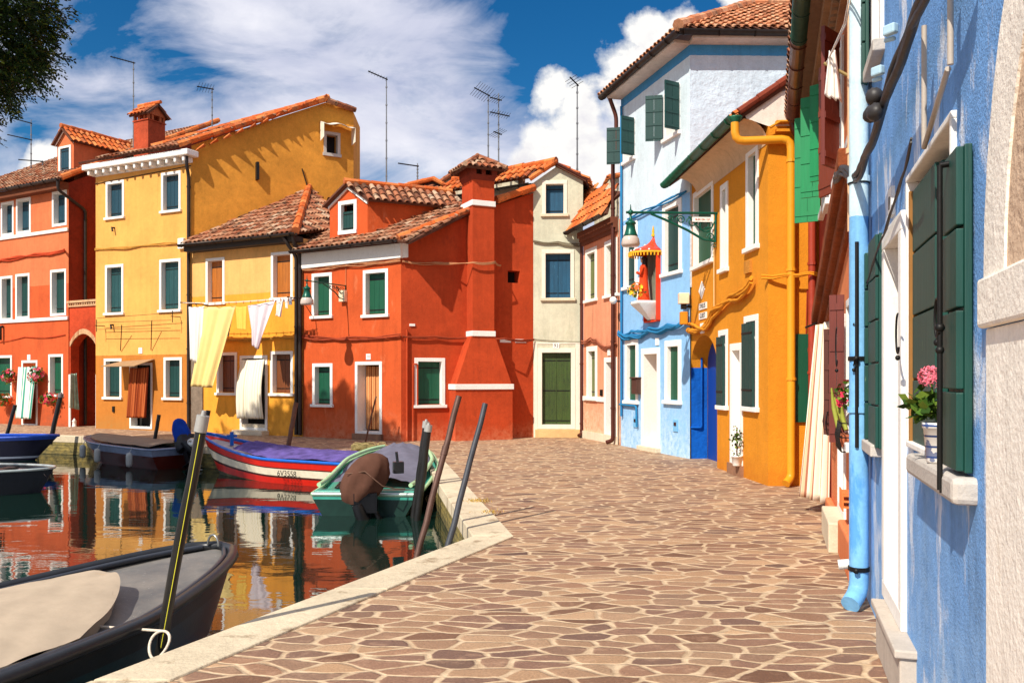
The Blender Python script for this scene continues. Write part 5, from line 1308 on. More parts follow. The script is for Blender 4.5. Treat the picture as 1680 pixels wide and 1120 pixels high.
# big near window: folded far leaf, near leaf flat
nearleaf(wB, F12, uD(4.20), uD(3.60), 1.285, 2.52, -.05, .05, 4); 
lf = nearleaf(wB, F12, uD(3.16), uD(2.90), 1.275, 2.40, .006, .05, 4)
mb = MB(); k = uD(4.20); mb.fbox(F12, k - .03, k - .004, 1.285, 2.52, -.05, .012); mb.build('shutter_edge', simple('ochre_edge_strip', srgb(150, 104, 50), .8), wB)  # narrow ochre strip along the far edge of the green leaf
mb = MB(); mb.fbox(F12, qB[0] + .03, qB[1] - .03, 1.3, 2.55, -.13, -.12); mb.build('pane', DARK, wB)
mb = MB(); u = uD(3.03); mb.tube([F12.pt(u, 1.20, .085), F12.pt(u, 2.36, .085)], .010, 8); mb.tube([F12.pt(u, 2.36, .085), F12.pt(u, 2.37, .0)], .011, 6); mb.tube([F12.pt(u, 1.20, .085), F12.pt(u, 1.19, .0)], .011, 6)
def curl(F, u, z, d, s, mb, flip=1):
    pts = []
    for k in range(15):
        a = k / 14 * math.pi * 1.25; pts.append(F.pt(u - flip * s * .55 * math.sin(a), z + s * .9 * math.cos(a) + s * .2, d))
    mb.tube(pts, .0055, 5); mb.ell(F.pt(u, z - s * .9, d), .014, 6, 5)
curl(F12, u - .02, 1.80, .09, .08, mb); mb.ell(F12.pt(u, 1.78, .085), .018, 8, 6); mb.ell(F12.pt(u, 1.70, .085), .016, 8, 6)
mb.build('shutter_bar', IRON, wB)
mb = MB(); curl(F12, uD(4.24), 1.80, .06, .11, mb); mb.build('shutter_catch', IRON, wB)
mb = MB(); curl(F12, uD(5.86), 1.80, .12, .16, mb); curl(F12, uD(6.3), 1.80, .20, .16, mb); mb.build('shutter_catch', IRON, wA)
# door
mb = MB(); leaf(mb, F12, qD[0] + .1, qD[1] - .1, .32, 2.3, -.40, -.36, 1, False); mb.build('door', [simple('cream_painted_door', srgb(206, 174, 128), .5), IRON], dwN)
mb = MB(); u0 = qD[0] + .14
mb.fbox(F12, qD[0] + .30, qD[0] + .58, 1.5, 1.98, -.36, -.22); mb.build('letter_box', simple('grey_metal_box', srgb(92, 84, 84), .35, .5), dwN, bevel=.01)
mb = MB(); mb.ell(F12.pt(qD[0] + .42, 1.9, -.21), .014, 8, 6); mb.build('knob', simple('brass', srgb(170, 130, 60), .3, .9), dwN)
mb = MB(); mb.fbox(F12, qD[0] + .12, qD[1] + .30, .0, .26, -.02, .075); mb.fbox(F12, qD[0] + .10, qD[1] + .32, .26, .30, -.02, .10); mb.build('door_step', stucco('polished_grey_step', srgb(188, 176, 162), .1, .1), h12, bevel=.008)
u = uD(4.86); mb = MB(); mb.fbox(F12, u - .06, u + .07, 2.52, 2.68, 0, .02); pq = mb.build('number_plaque', WHITE, h12)
mb = MB(); mb.fbox(F12, u - .015, u + .015, 2.56, 2.63, .02, .024); mb.build('number_mark', IRON, pq)
# upper shutters
nearleaf(wU, F12, uD(6.12), uD(5.78), 3.62, 4.95, .03)
# blue downpipe with shoe
LBP = stucco('light_blue_painted_pipe', srgb(120, 178, 222), .2, .15, patch=srgb(70, 140, 206), patch_amt=.05, zband=[(2.72, srgb(196, 220, 226))], rough=.45)
pD = 5.95; pp = V((WX(pD) - .085, pD, 0))
pipe(h12, [pp + V((0, 0, 6.5)), pp + V((0, 0, .12)), pp + V((-.10, -.10, .05))], .064, LBP, label='thick light blue downpipe ending in a shoe above the paving', seg=16)
mb = MB()
for z in (2.95, 1.72, .26): mb.tube([pp + V((0, 0, z)), pp + V((0, 0, z + .03))], .072, 12, smooth=False); mb.ell(pp + V((-.05, -.08, z + .015)), .022, 6, 5)
mb.build('pipe_clamp', IRON, h12)
for z in (.16,): mb = MB(); mb.tube([pp + V((-.02, .12, .28)), pp + V((-.09, .14, .27))], .035, 8); mb.build('white_pipe_stub', WHITE, h12)
# cable bundle
BK = simple('black_sheathed_cable', (.03, .026, .024), .5, 0, .3)
BZ = [(7.0, 3.25), (6.4, 3.18), (5.9, 2.98), (5.4, 2.93), (4.9, 2.95), (4.45, 3.0), (4.05, 3.04), (3.6, 3.06), (3.2, 3.06), (2.9, 3.05), (2.6, 3.1)]
P_ = [V((WX(D), D, 0)) + F12.n * (.11 if D < 6 else .16) + V((0, 0, z)) for D, z in BZ]
random.seed(12)
bundle = cable(h12, P_, .023, BK, name='cable_bundle', n=5, sag=.0, twist=2.6, seg=8)
mb = MB()
for (D, dz) in ((4.55, .02), (4.42, .07), (4.36, -.03)): mb.ell(V((WX(D), D, 0)) + F12.n * .15 + V((0, 0, 3.0 + dz)), (.042, .05, .046), 12, 8, jit=.08)
mb.build('cable_joints', BK, h12)
mb = MB()
for D, dz in ((4.06, .04), (3.62, .06), (3.06, .1)):
    mb = MB()
    c_ = V((WX(D), D, 0)) + F12.n * .2 + V((0, 0, 3.06 + dz)); mb.cbox(c_ + V((.03, 0, -.02)), .035, .06, .045, .5); mb.cbox(c_ + V((.04, .03, -.05)), .02, .05, .02, .8)
    mb.build('cable_clamp', simple('pale_blue_plastic', srgb(170, 200, 214), .4), h12, bevel=.008)
mb = MB()
for (D, z0_, z1_) in ((3.5, 2.55, 3.05), (2.98, 2.7, 3.1)):
    o_ = F12.pt(uD(D), 0, .06); mb.tube([o_ + V((0, 0, z1_)), o_ + V((0, 0, z0_))], .011, 8)
o_ = F12.pt(uD(3.5), 2.55, .06); o2 = F12.pt(uD(3.02), 2.70, .06); mb.tube([o_, o_.lerp(o2, .3) + V((0, 0, .0)), o2], .011, 8)
mb.build('cable_conduit', simple('grey_beige_conduit', srgb(176, 164, 150), .5), h12)
cable(h12, [F12.pt(uD(3.62), 2.62, .09), F12.pt(uD(4.3), 2.52, .06), F12.pt(uD(5.2), 2.36, .05), F12.pt(uD(6.1), 2.2, .04), F12.pt(uD(6.1), 2.0, .03)], .009, BK, n=2, sag=.02, twist=5)
mb = MB(); mb.tube([F12.pt(uD(5.95), 1.16, .02), F12.pt(uD(5.95), 7, .02)], .008, 5); mb.build('thin_cable', BK, h12)
# cable run on the salmon wall joining the bundle
cable(h11, [P_[0], V((WX(7.6), 7.6, 0)) + F11.n * .1 + V((0, 0, 3.3)), V((WX(8.6), 8.6, 0)) + F11.n * .1 + V((0, 0, 3.1))], .02, BK, n=3)

# ---- white arched building at the right edge
WR = stucco('cream_white_roughcast', srgb(244, 236, 222), .07, .4, fine=40, seed=61, patch=srgb(214, 196, 168), patch_amt=-.03, rough=.95)
hA = thing('archway', 'cream roughcast pilaster and arch at the right edge', 'archway', tuple(F12.pt(uD(2.6), 0)))
u0 = uD(2.72); z_im = [(1.6 + (620 - 540) / 1400 * 2.72), (1.6 + (620 - 458) / 1400 * 2.72)]
mb = MB(); mb.fbox(F12, u0 + .02, u0 + 1.6, 0, z_im[0], 0, .012); mb.build('pilaster', WR, hA, bevel=.01)
mb = MB(); mb.fbox(F12, u0, u0 + 1.6, z_im[0] + .002, z_im[1], 0, .034); mb.build('impost', WR, hA, bevel=.012)
mb = MB(); pts = []; 
uc = u0 + 1.05; Ri, Ro = .80, 1.05; cz_ = z_im[1] + .002
arc_o = [(uc - Ro * math.cos(t), cz_ + Ro * 1.15 * math.sin(t)) for t in [math.pi * k / 20 for k in range(21)]]
arc_i = [(uc - Ri * math.cos(t), cz_ + Ri * 1.15 * math.sin(t)) for t in [math.pi * k / 20 for k in range(21)]]
for k in range(20):
    mb.prism([F12.pt(*arc_o[k]), F12.pt(*arc_o[k + 1]), F12.pt(*arc_i[k + 1]), F12.pt(*arc_i[k])], F12.n * .014)
mb.build('arch_band', WR, hA)
mb = MB(); mb.poly([[F12.pt(u, z, .006) for u, z in arc_i]]); mb.build('tympanum', stucco('shaded_arch_roughcast', srgb(206, 178, 150), .2, .6, fine=30), hA)  # shade inside the arch painted in as a flat buff brown panel
# ================================================================== BOATS
def smooth(x): x = max(0, min(1, x)); return x * x * (3 - 2 * x)
def boat(label, bow, aft, L, B, sheer, keel, bands, rim_mat, wp=.55, ws=.85, tb=.42, rake=.35, deck=None, rim_r=.035, group=None, name='boat', rim_drop=0, zb=None):
    """bow: point at gunwale; aft: direction; sheer(t) gunwale height; bands: [(fraction from gunwale, material)]"""
    aft = V((aft[0], aft[1], 0)).normalized(); side = V((aft.y, -aft.x, 0)); base = V((bow[0], bow[1], 0))
    def wid(t): return B / 2 * (max(0.0, min(1, t / tb)) ** wp if t < tb else 1 - (1 - ws) * ((t - tb) / (1 - tb)) ** 1.6)
    def P(t, s, z=None, inset=0.0, fr=1.0):
        zg = sheer(t); zz = zg if z is None else z
        return base + aft * (t * L + rake * (1 - fr) * (1 - t) ** 2) + side * s * max(0, wid(t) * (.62 + .38 * fr ** .6) - inset) + V((0, 0, zz))
    b = thing(name, label, 'boat', (base.x + aft.x * L / 2, base.y + aft.y * L / 2, WZ), group)
    nt = 22; lv = [1.0]
    for f, m in bands: lv.append(1 - f)
    ts = [(i / nt) ** 1.25 for i in range(nt + 1)]
    mb = MB()
    mats = []
    for k in range(len(bands)):
        m = bands[k][1]
        if m not in mats: mats.append(m)
        mb.m = mats.index(m)
        for s in (-1, 1):
            r = []
            for fr in (lv[k], lv[k + 1]):
                r.append([P(t, s, keel + (sheer(t) - keel) * fr, 0, fr) for t in ts])
            mb.add(r[0] + r[1], [(i, i + 1, nt + 2 + i, nt + 1 + i) for i in range(nt)], True)
        a, c = lv[k], lv[k + 1]
        mb.add([P(1, -1, keel + (sheer(1) - keel) * a, 0, a), P(1, 1, keel + (sheer(1) - keel) * a, 0, a), P(1, 1, keel + (sheer(1) - keel) * c, 0, c), P(1, -1, keel + (sheer(1) - keel) * c, 0, c)], [(0, 1, 2, 3)])
    mb.build('hull', mats, b)
    path = [P(t, -1) for t in reversed(ts)] + [P(t, 1) for t in ts[1:]]
    mb = MB(); mb.tube([p + V((0, 0, 0)) for p in path] + [path[0]], rim_r, 6); mb.build('gunwale', rim_mat, b)
    b['_'] = 0; del b['_']
    return b, P, ts
def deckgrid(P, sheer, t0, t1, dz, camber, inset, mat, name, parent, nu=10, nv=14, wrinkle=0.0, round_front=0.0):
    mb = MB()
    def G(x, y):
        t = t0 + (t1 - t0) * y
        if round_front: t = t + round_front * (abs(2 * x - 1) ** 2) * (1 - y) ** 1.0
        s = 2 * x - 1
        p = P(t, s, None, inset); p = V(p)
        p.z = sheer(t) + dz + camber * (1 - s * s) + (wrinkle * (math.sin(t * 60 + s * 5) * math.sin(s * 13 + t * 9) + 1.6 * math.sin(t * 17 + s * 9 + 2 * math.sin(s * 4)) + 1.2 * abs(math.sin(s * 7 - t * 23)) ** 4) if wrinkle else 0)
        return p
    mb.grid(G, nu, nv); return mb.build(name, mat, parent)
# -- near grey boat
BLKR = simple('black_rubber_rail', (.02, .022, .026), .32, 0, .2)
def steel_grey():
    m, t, b = newmat('worn_grey_deck')
    pos = t.n('ShaderNodeNewGeometry').outputs['Position']
    n = t.noise(pos, 3, 8, .7); n2 = t.noise(t.scale(pos, (1, 1, 1)), 26, 8, .75, 1.5)
    c = t.ramp(n, [(.3, srgb(88, 88, 88)), (.7, srgb(128, 122, 114))])
    c = t.mix(t.ramp(n2, [(.60, 0), (.68, .6)]), c, srgb(196, 190, 180))
    t.link(c, b.inputs['Base Color']); b.inputs['Roughness'].default_value = .55; return m
GREYD = steel_grey()
sh1 = lambda t: .09 + .08 * (1 - t) ** 2 * smooth(1 - t / .7)
bn, Pn, _ = boat('near dark grey boat with a beige canvas cover moored beside the quay', (-2.50, 7.30), (-.28, -.96), 4.6, 1.64, sh1, -.62, [(.10, BLKR), (.24, simple('charcoal_hull', srgb(34, 40, 46), .35)), (.5, simple('dark_petrol_hull', srgb(26, 58, 66), .3)), (.75, simple('dark_petrol_hull', (0, 0, 0))), (1.0, simple('dark_petrol_hull', (0, 0, 0)))], BLKR, wp=.50, tb=.40, rim_r=.045)
deckgrid(Pn, sh1, .012, .62, -.05, .03, .03, GREYD, 'deck', bn, 14, 18)
mb = MB()
for s in (-1, 1): mb.tube([Pn(t, s, None, .075) + V((0, 0, .0)) for t in [i / 20 * .97 + .02 for i in range(21)]], .022, 6)
mb.build('inner_rail', simple('dark_slate_rail', srgb(52, 56, 64), .35), bn)
CANV = cloth_mat('beige_canvas', srgb(178, 160, 138), .12)
cv = deckgrid(Pn, sh1, .285, 1.0, .02, .10, .10, CANV, 'canvas_cover', bn, 40, 60, .004, round_front=.22)
mb = MB()
def skirt(x, y):
    s = 2 * x - 1; t = .30 + .22 * s * s; p = Pn(t, s, None, .10); return V((p.x, p.y, sh1(t) + .02 + .10 * (1 - s * s) - y * .085 + .006 * math.sin(x * 70) * y)) - V((-.27, -.96, 0)) * .012 * y
mb.grid(skirt, 40, 2)
for sg in (-1, 1):
    def sk2(x, y, sg=sg):
        t = .52 + .48 * x; p = Pn(t, sg, None, .10 - .012 * y); return V((p.x, p.y, sh1(t) + .02 - y * .06 + .005 * math.sin(x * 40)))
    mb.grid(sk2, 30, 2)
mb.build('cover_skirt', CANV, bn)
mb = MB()
for tt, ss in ((.335, .0),):
    p = Pn(tt, .1, None, 0); mb.cbox(p + V((0, 0, .08)), .16, .05, .05, .4)
mb.build('cleat', simple('navy_metal', srgb(40, 50, 90), .3, .4), bn)
mb = MB()
for tt in (.70,):
    p = Pn(tt, 1, None, .05) + V((0, 0, .02)); q = V((.3, .9, 0)); mb.tube([p + q * (math.cos(a) * .04) + V((0, 0, math.sin(a) * .07)) for a in [math.pi * k / 8 for k in range(9)]], .008, 6)
mb.build('mooring_ring', simple('galvanised_steel', srgb(150, 150, 146), .35, .8), bn); mb = MB()
p = Pn(.02, 0, None, 0) + V((0, 0, .02)); mb.tube([p + V((.9, -.4, 0)) * (math.cos(a) * .06) + V((0, 0, math.sin(a) * .09)) for a in [math.pi * k / 8 for k in range(9)]], .01, 6)
mb.build('mooring_ring', simple('galvanised_steel', srgb(150, 150, 146), .35, .8), bn)

# -- green boat seen from the stern
SEAG = simple('sea_green_fibreglass', srgb(60, 150, 132), .28, 0, .15); SEAGP = simple('pale_green_fibreglass', srgb(168, 206, 160), .35, 0, .15); SEAGD = simple('shaded_sea_green_lower_hull', srgb(20, 48, 40), .35, 0, .25)  # tree shade over the stern is put into the dark lower hull green
sh2 = lambda t: -.17 + .42 * (1 - smooth(t / .95)) 
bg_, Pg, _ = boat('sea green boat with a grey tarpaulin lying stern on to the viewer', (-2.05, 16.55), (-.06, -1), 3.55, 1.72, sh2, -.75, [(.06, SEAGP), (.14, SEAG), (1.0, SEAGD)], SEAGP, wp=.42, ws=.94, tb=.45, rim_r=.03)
TARP = cloth_mat('grey_blue_tarpaulin', srgb(104, 102, 116), .2)
deckgrid(Pg, sh2, .10, .80, .03, .10, .12, TARP, 'tarpaulin', bg_, 16, 18, .012)
deckgrid(Pg, sh2, .012, .99, -.05, .0, .02, SEAG, 'deck', bg_, 10, 20)
mb = MB()
for s in (-1, 1):
    mb.tube([Pg(t, s, None, .10) + V((0, 0, .05 + .09 * math.sin(t * 2))) for t in [.1 + i / 16 * .88 for i in range(17)]], .035, 8)
mb.build('coaming', SEAGP, bg_)
mb = MB(); a, b_ = Pg(.99, -.96), Pg(.99, .96); mb.box(a + V((0, .0, -.02)), b_ - a, V((0, .28, 0)), V((0, 0, .07))); mb.build('stern_bench', SEAG, bg_, bevel=.02)
mb = MB(); p = Pg(.93, .55); mb.lathe([(0, .0), (.06, .0), (.06, .02), (.03, .03), (0, .03)], p + V((0, 0, .06)), 12); mb.build('filler_cap', IRON, bg_)
mb = MB(); a, b_ = Pg(1.0, -.98), Pg(1.0, .98); mb.tube([a, b_], .03, 8); mb.build('transom_rail', simple('pale_metal_trim', srgb(190, 200, 196), .3, .5), bg_)
# outboard motors
def outboard(parent, o, out, w_, h_, cov, tilt=0.35, skin=None, label=None, lean=0.0):
    """o transom top centre, out = direction away from the boat"""
    out = V((out[0], out[1], 0)).normalized(); sd_ = V((out.y, -out.x, 0)); blk = simple('black_outboard_metal', (.012, .012, .014), .3, .2, .3)
    X = (out * math.cos(tilt) + V((0, 0, math.sin(tilt)))).normalized(); Z = sd_.cross(X).normalized()
    if Z.z < 0: Z = -Z
    Q = lambda a, b, c: o + X * a + sd_ * b + Z * c
    M = Matrix((X, sd_, Z)).transposed()
    mb = MB(); mb.box(Q(-.04, -.12, -.25), X * .14, sd_ * .24, Z * .3); mb.box(Q(-.02, -.17, -.22), X * .34, sd_ * .34, Z * .30); mb.tube([Q(.2, -.12, -.2), Q(.3, -.22, -.34), Q(.1, -.2, -.4)], .04, 6); mb.tube([Q(.28, .12, -.1), Q(.32, .05, -.3), Q(.30, -.12, -.5)], [.09, .10, .05], 8); mb.box(Q(.04, -.07, -.75), X * .16, sd_ * .14, Z * .7)
    mb.prism([Q(.0, -.02, -.78), Q(.24, -.02, -.72), Q(.30, -.02, -.92), Q(.12, -.02, -1.0)], sd_ * .04)
    mb.ell(Q(.16, 0, -.82), (.20, .05, .05), 8, 6, M=M); mb.box(Q(-.02, -.16, -.62), X * .3, sd_ * .32, Z * .02)
    mt = mb.build('outboard_motor', blk, parent)
    if label: mt['label'] = label
    mb = MB()
    for k in range(3):
        a = k * 2.09; mb.ell(Q(.36, math.cos(a) * .08, -.82 + math.sin(a) * .08), (.012, .05, .07), 6, 5, M=M @ Matrix.Rotation(a, 3, 'X'))
    mb.build('propeller', simple('worn_aluminium', srgb(150, 150, 150), .35, .8), mt)
    mb = MB(); vs = []; seg = 28; rr = random.Random(3)
    for i, (r, h) in enumerate(((.72, -.10), (.86, .0), (.97, .14), (1.0, .32), (.96, .52), (.82, .72), (.60, .88), (.34, .97), (.12, 1.0), (0, 1.0))):
        for k in range(seg):
            a = 2 * math.pi * k / seg
            f = 1.05 - .20 * abs(math.sin(a * 3 + i * .25)) ** .6 * (.4 + .6 * (1 - abs(h - .5))) + .05 * math.sin(a * 7 + i * .9) * (1 - h) + rr.uniform(-.012, .012)
            low = -.10 * max(0, math.sin(a * 2 + .6)) * (i < 2)
            vs.append(Q(.12 + math.cos(a) * r * h_ * .40 * f, math.sin(a) * r * w_ / 2 * f + lean * (h - .4), .02 + (h + low) * h_))
    mb.add(vs, [(i * seg + k, i * seg + (k + 1) % seg, (i + 1) * seg + (k + 1) % seg, (i + 1) * seg + k) for i in range(9) for k in range(seg)], True)
    mb.build('motor_cover', cov, mt)
    return mt
BRC = cloth_mat('brown_canvas_hood', srgb(92, 62, 50), .2)
tm = Pg(1.0, -.12) + V((0, 0, .10))
outboard(bg_, tm + V((-.04, -.05, -.06)), (.1, -1), .72, .62, BRC, -.18, lean=-.22, label='outboard under a baggy brown canvas hood')
mb = MB(); mb.tube([tm + V((-.3, -.35, .25)), tm + V((.0, -.45, .30)), tm + V((.25, -.40, .08)), tm + V((.42, -.25, .02)), tm + V((.55, -.1, .0))], .009, 5); mb.build('tie_rope', simple('brown_rope', srgb(110, 80, 64), .9), bg_)
mb = MB(); p = tm + V((.42, .1, .30)); mb.cbox(p, .16, .10, .18, .4); mb.tube([p, p + V((-.03, 0, .24))], .025, 6); mb.build('throttle_box', BLKR, bg_, bevel=.01)

# -- red white and blue boat
RB, WB, BB = simple('red_boat_paint', srgb(206, 34, 18), .3, 0, .12), simple('white_boat_paint', srgb(226, 212, 186), .35, 0, .12), simple('blue_boat_paint', srgb(24, 96, 190), .3, 0, .15)
MAHD = simple('dark_wood_rubbing_strake', srgb(70, 30, 20), .4)
sh3 = lambda t: -.02 + .40 * max(0, 1 - t / .62) ** 2.0
br, Pr, _ = boat('red and white wooden boat with blue gunwale and purple canvas', (-6.93, 19.15), (.86, -.51), 5.2, 1.62, sh3, -.72, [(.05, BB), (.22, RB), (.255, MAHD), (.46, WB), (.52, MAHD), (.70, RB), (1.0, simple('weedy_waterline', srgb(90, 84, 60), .6))], BB, wp=.62, tb=.5, rim_r=.03, rake=.7)
PURP = cloth_mat('purple_blue_tarpaulin', srgb(92, 78, 138), .5)
deckgrid(Pr, sh3, .30, .98, .035, .12, .05, PURP, 'tarpaulin', br, 14, 16, .008)
deckgrid(Pr, sh3, .05, .34, -.09, .0, .05, simple('weathered_foredeck', srgb(190, 180, 176), .6, 0, .25), 'foredeck', br, 8, 8)
mb = MB(); p = Pr(.15, 0) + V((.1, -.0, -.08)); mb.cbox(p + V((0, 0, .14)), .07, .07, .3, .5); mb.cbox(p + V((0, 0, .2)), .22, .04, .05, .5); mb.build('mooring_post', BB, br)
Fb = Face(Pr(.62, -1), Pr(.80, -1)) if (Pr(.62, -1) - Pr(.62, 1)).y < 0 else Face(Pr(.62, 1), Pr(.80, 1))
mid = Fb.pt(Fb.L / 2, 0); zt_ = sh3(.7) - .26
text(br, '6V3558', Fb, Fb.L / 2 - .28, zt_ + .005, .16, IRON, .03, name='registration_number')

# -- brown motor boat
BRH, SLV = simple('oxblood_hull', srgb(70, 20, 14), .25, 0, .2), simple('silver_blue_side_deck', srgb(120, 132, 156), .3, .3, .2)
sh4 = lambda t: -.04 + .12 * (1 - t) ** 1.5
bb, Pb, _ = boat('oxblood motor boat with a flat grey brown cover and blue hooded outboard', (-11.15, 22.55), (.80, -.60), 4.25, 1.7, sh4, -.75, [(.22, SLV), (1.0, BRH)], SLV, wp=.6, ws=.9, tb=.4, rim_r=.025, rake=.6)
TAUP = cloth_mat('taupe_boat_cover', srgb(142, 124, 108), .1)
deckgrid(Pb, sh4, .12, .92, .05, .06, .16, TAUP, 'boat_cover', bb, 10, 12, .004)
deckgrid(Pb, sh4, .01, .99, -.0, .0, .0, SLV, 'deck', bb, 10, 12)
for t_ in (.28, .52, .84):
    mb = MB(); p = Pb(t_, -1 if Pb(.5, -1).y < Pb(.5, 1).y else 1) + V((-.05, -.10, 0)); mb.lathe([(0, -.42), (.06, -.40), (.075, -.34), (.075, -.16), (.06, -.10), (0, -.08)], p, 10); mb.tube([p + V((0, 0, -.1)), p + V((.02, .12, .04))], .008, 4)
    mb.build('fender', simple('grey_vinyl_fender', srgb(170, 170, 164), .4), bb)
tm = Pb(1.0, 0) + V((0, 0, .12))
outboard(bb, tm, (.80, -.60), .42, .55, cloth_mat('royal_blue_hood', srgb(20, 58, 150), .15), .5, label='outboard under a royal blue hood')
mb = MB(); mb.ell(tm + V((.33, -.22, -.02)), (.16, .14, .16), 12, 8, M=Matrix.Rotation(.6, 3, 'Y')); mb.build('motor_cowl', simple('bare_aluminium_cowl', srgb(190, 184, 176), .25, .8), bb)

# -- dark blue boat and open dinghy at the left edge
sh5 = lambda t: .06 + .08 * (1 - t) ** 2
NAV = simple('navy_hull', srgb(22, 22, 44), .3); BLB = simple('bright_blue_rail', srgb(20, 70, 170), .35)
b5, P5, _ = boat('dark navy boat with bright blue rail moored at the far quay', (-11.55, 21.75), (-.97, .14), 4.6, 1.6, sh5, -.72, [(.10, BLB), (.6, NAV), (.66, simple('pale_waterline_stripe', srgb(140, 150, 170), .4)), (1.0, NAV)], BLB, wp=.6, tb=.42, rake=.9)
deckgrid(P5, sh5, .02, .98, -.03, .03, .03, cloth_mat('royal_blue_hood', (0, 0, 0)), 'boat_cover', b5, 8, 12)
sh6 = lambda t: -.08 + .03 * (1 - t)
b6, P6, _ = boat('small open black dinghy with a pale pink interior at the left edge', (-8.45, 15.75), (-.98, -.06), 3.6, 1.75, sh6, -.7, [(.3, simple('black_hull', (.012, .014, .02), .25)), (1.0, simple('black_hull', (0, 0, 0)))], simple('pale_metal_trim', (0, 0, 0)), wp=.5, tb=.4, rim_r=.025)
deckgrid(P6, sh6, .03, .95, -.07, -.10, .06, simple('pale_pink_fibreglass', srgb(176, 150, 150), .4), 'floor', b6, 10, 12)
mb = MB()
for t_ in (.3, .5, .7): a, b_ = P6(t_, -.95), P6(t_, .95); mb.box(a + V((-.1, 0, -.06)), b_ - a, V((.2, 0, 0)), V((0, 0, .03)))
mb.build('thwarts', simple('dark_thwart', srgb(50, 40, 40), .4), b6)
mb = MB(); mb.tube([P6(.12, .3) + V((0, 0, .0)), P6(.3, -.2) + V((0, 0, .02)), P6(.5, .1)], .01, 4); mb.build('tie_rope', IRON, b6)

# ================================================================== MOORING POLES
def pole(label, base, top, r, mat, cap=None, stripe=None, r2=None, collar=None, name='mooring_pole'):
    base, top = V(base), V(top); ax = (top - base)
    p = thing(name, label, 'pole', tuple(base), None)
    mb = MB(); n_ = 8; pts = [base.lerp(top, i / n_) + V((random.uniform(-.006, .006), 0, 0)) * (0 < i < n_) for i in range(n_ + 1)]
    mb.tube(pts, [r + (r2 - r if r2 else 0) * i / n_ for i in range(n_ + 1)], 14); mb.build('shaft', mat, p)
    d = ax.normalized()
    if cap: mb = MB(); mb.tube([top - d * .09, top + d * .01], (r2 or r) * 1.14, 14); mb.tube([top + d * .01, top + d * .04], [(r2 or r) * .5, (r2 or r) * .4], 8); mb.build('cap', cap, p)
    if stripe:
        side = V((.35, -1, 0)).normalized(); side = (side - d * side.dot(d)).normalized()
        mb = MB(); mb.tube([base.lerp(top, .1) + side * r, top - d * .10 + side * r], .0024, 6); mb.build('stripe', stripe, p)
    if collar is not None:
        c_ = base.lerp(top, collar); mb = MB(); mb.tube([c_ - d * .05, c_ + d * .05], r * 1.15, 12); mb.build('collar', mat, p)
    return p
PB = simple('black_tarred_pole', (.014, .013, .012), .35, 0, .3); PR = simple('rusty_brown_steel_pole', srgb(92, 66, 56), .55, .3, .3); PG = simple('slate_grey_pole', srgb(64, 66, 72), .5, .1, .25)
PW = simple('brown_wood_pole', srgb(112, 72, 52), .7, 0, .3)
GCAP = simple('grey_lead_cap', srgb(168, 166, 160), .5, .3)
pole('thick black mooring pole with grey cap and yellow stripe beside the covered grey boat', at(257, 1100, 5.16), at(333, 684, 5.12), .033, PB, GCAP, simple('yellow_stripe_paint', srgb(220, 214, 60), .5))
pole('rusty brown steel pole leaning right, between the black pair and the slate pole', at(680, 930, 8.9), at(753, 650, 9.4), .034, PR, collar=.67)
pole('slate grey pole leaning right, standing closest to the quay corner', at(728, 925, 8.75), at(796, 662, 9.2), .034, PG, r2=.030)
pole('black tarred pole at the green boat, shorter one of the touching pair', at(683, 868, 12.6), at(703, 698, 12.6), .052, PB, GCAP)
pole('black tarred pole at the green boat, taller one of the touching pair', at(677, 858, 12.85), at(699, 692, 12.85), .045, PB, GCAP)
pole('thin black pole standing between the oxblood boat and the red boat', at(327, 742, 19.3), at(342, 673, 19.3), .05, PB)
pole('brown wooden pole rising behind the purple canvas', at(490, 726 + 26, 18.4), at(485 + 0, 662, 18.6) + V((0, 0, 0)), .045, PW) if False else pole('brown wooden pole rising behind the purple canvas', at(470, 748, 18.5), at(486, 660, 18.6), .05, PW)
pole('short black pole by the stern of the oxblood boat', at(252, 730, 21.4), at(261, 680, 21.4), .045, PB)
pole('grey tipped black pole at the bow of the navy boat', at(82, 728, 22.8), at(100, 646, 22.8), .06, PB, simple('weathered_pole_tip', srgb(120, 110, 110), .7))
pole('slim black pole at the left edge leaning over the navy boat', at(8, 726, 23.2), at(25, 664, 23.2), .05, PB)
# mooring rope at near pole
rp = at(265, 1036, 5.10); mb = MB(); pts = []
for k in range(25):
    a = 2 * math.pi * k / 24; pts.append(rp + V((math.sin(a) * (.055 + .012 * math.cos(a)), -.04 + .06 * math.cos(a), -.05 - .085 * (1 - math.cos(a)) * .75 + .05)))
mb.tube(pts, .009, 6); q = Pn(.46, 1, None, .05) + V((0, 0, .03))
mb.tube([pts[0], pts[0].lerp(q, .5) + V((0, 0, -.02)), q], .009, 6)
for k in range(5): mb.tube([q + V((random.uniform(-.08, .08), random.uniform(-.06, .06), random.uniform(0, .06))) for _ in range(4)], .008, 5)
tag(mb.build('mooring_rope', simple('white_braided_rope', srgb(214, 200, 180), .9, 0, .3, 60)), 'white braided rope looped round the striped black pole', 'rope')

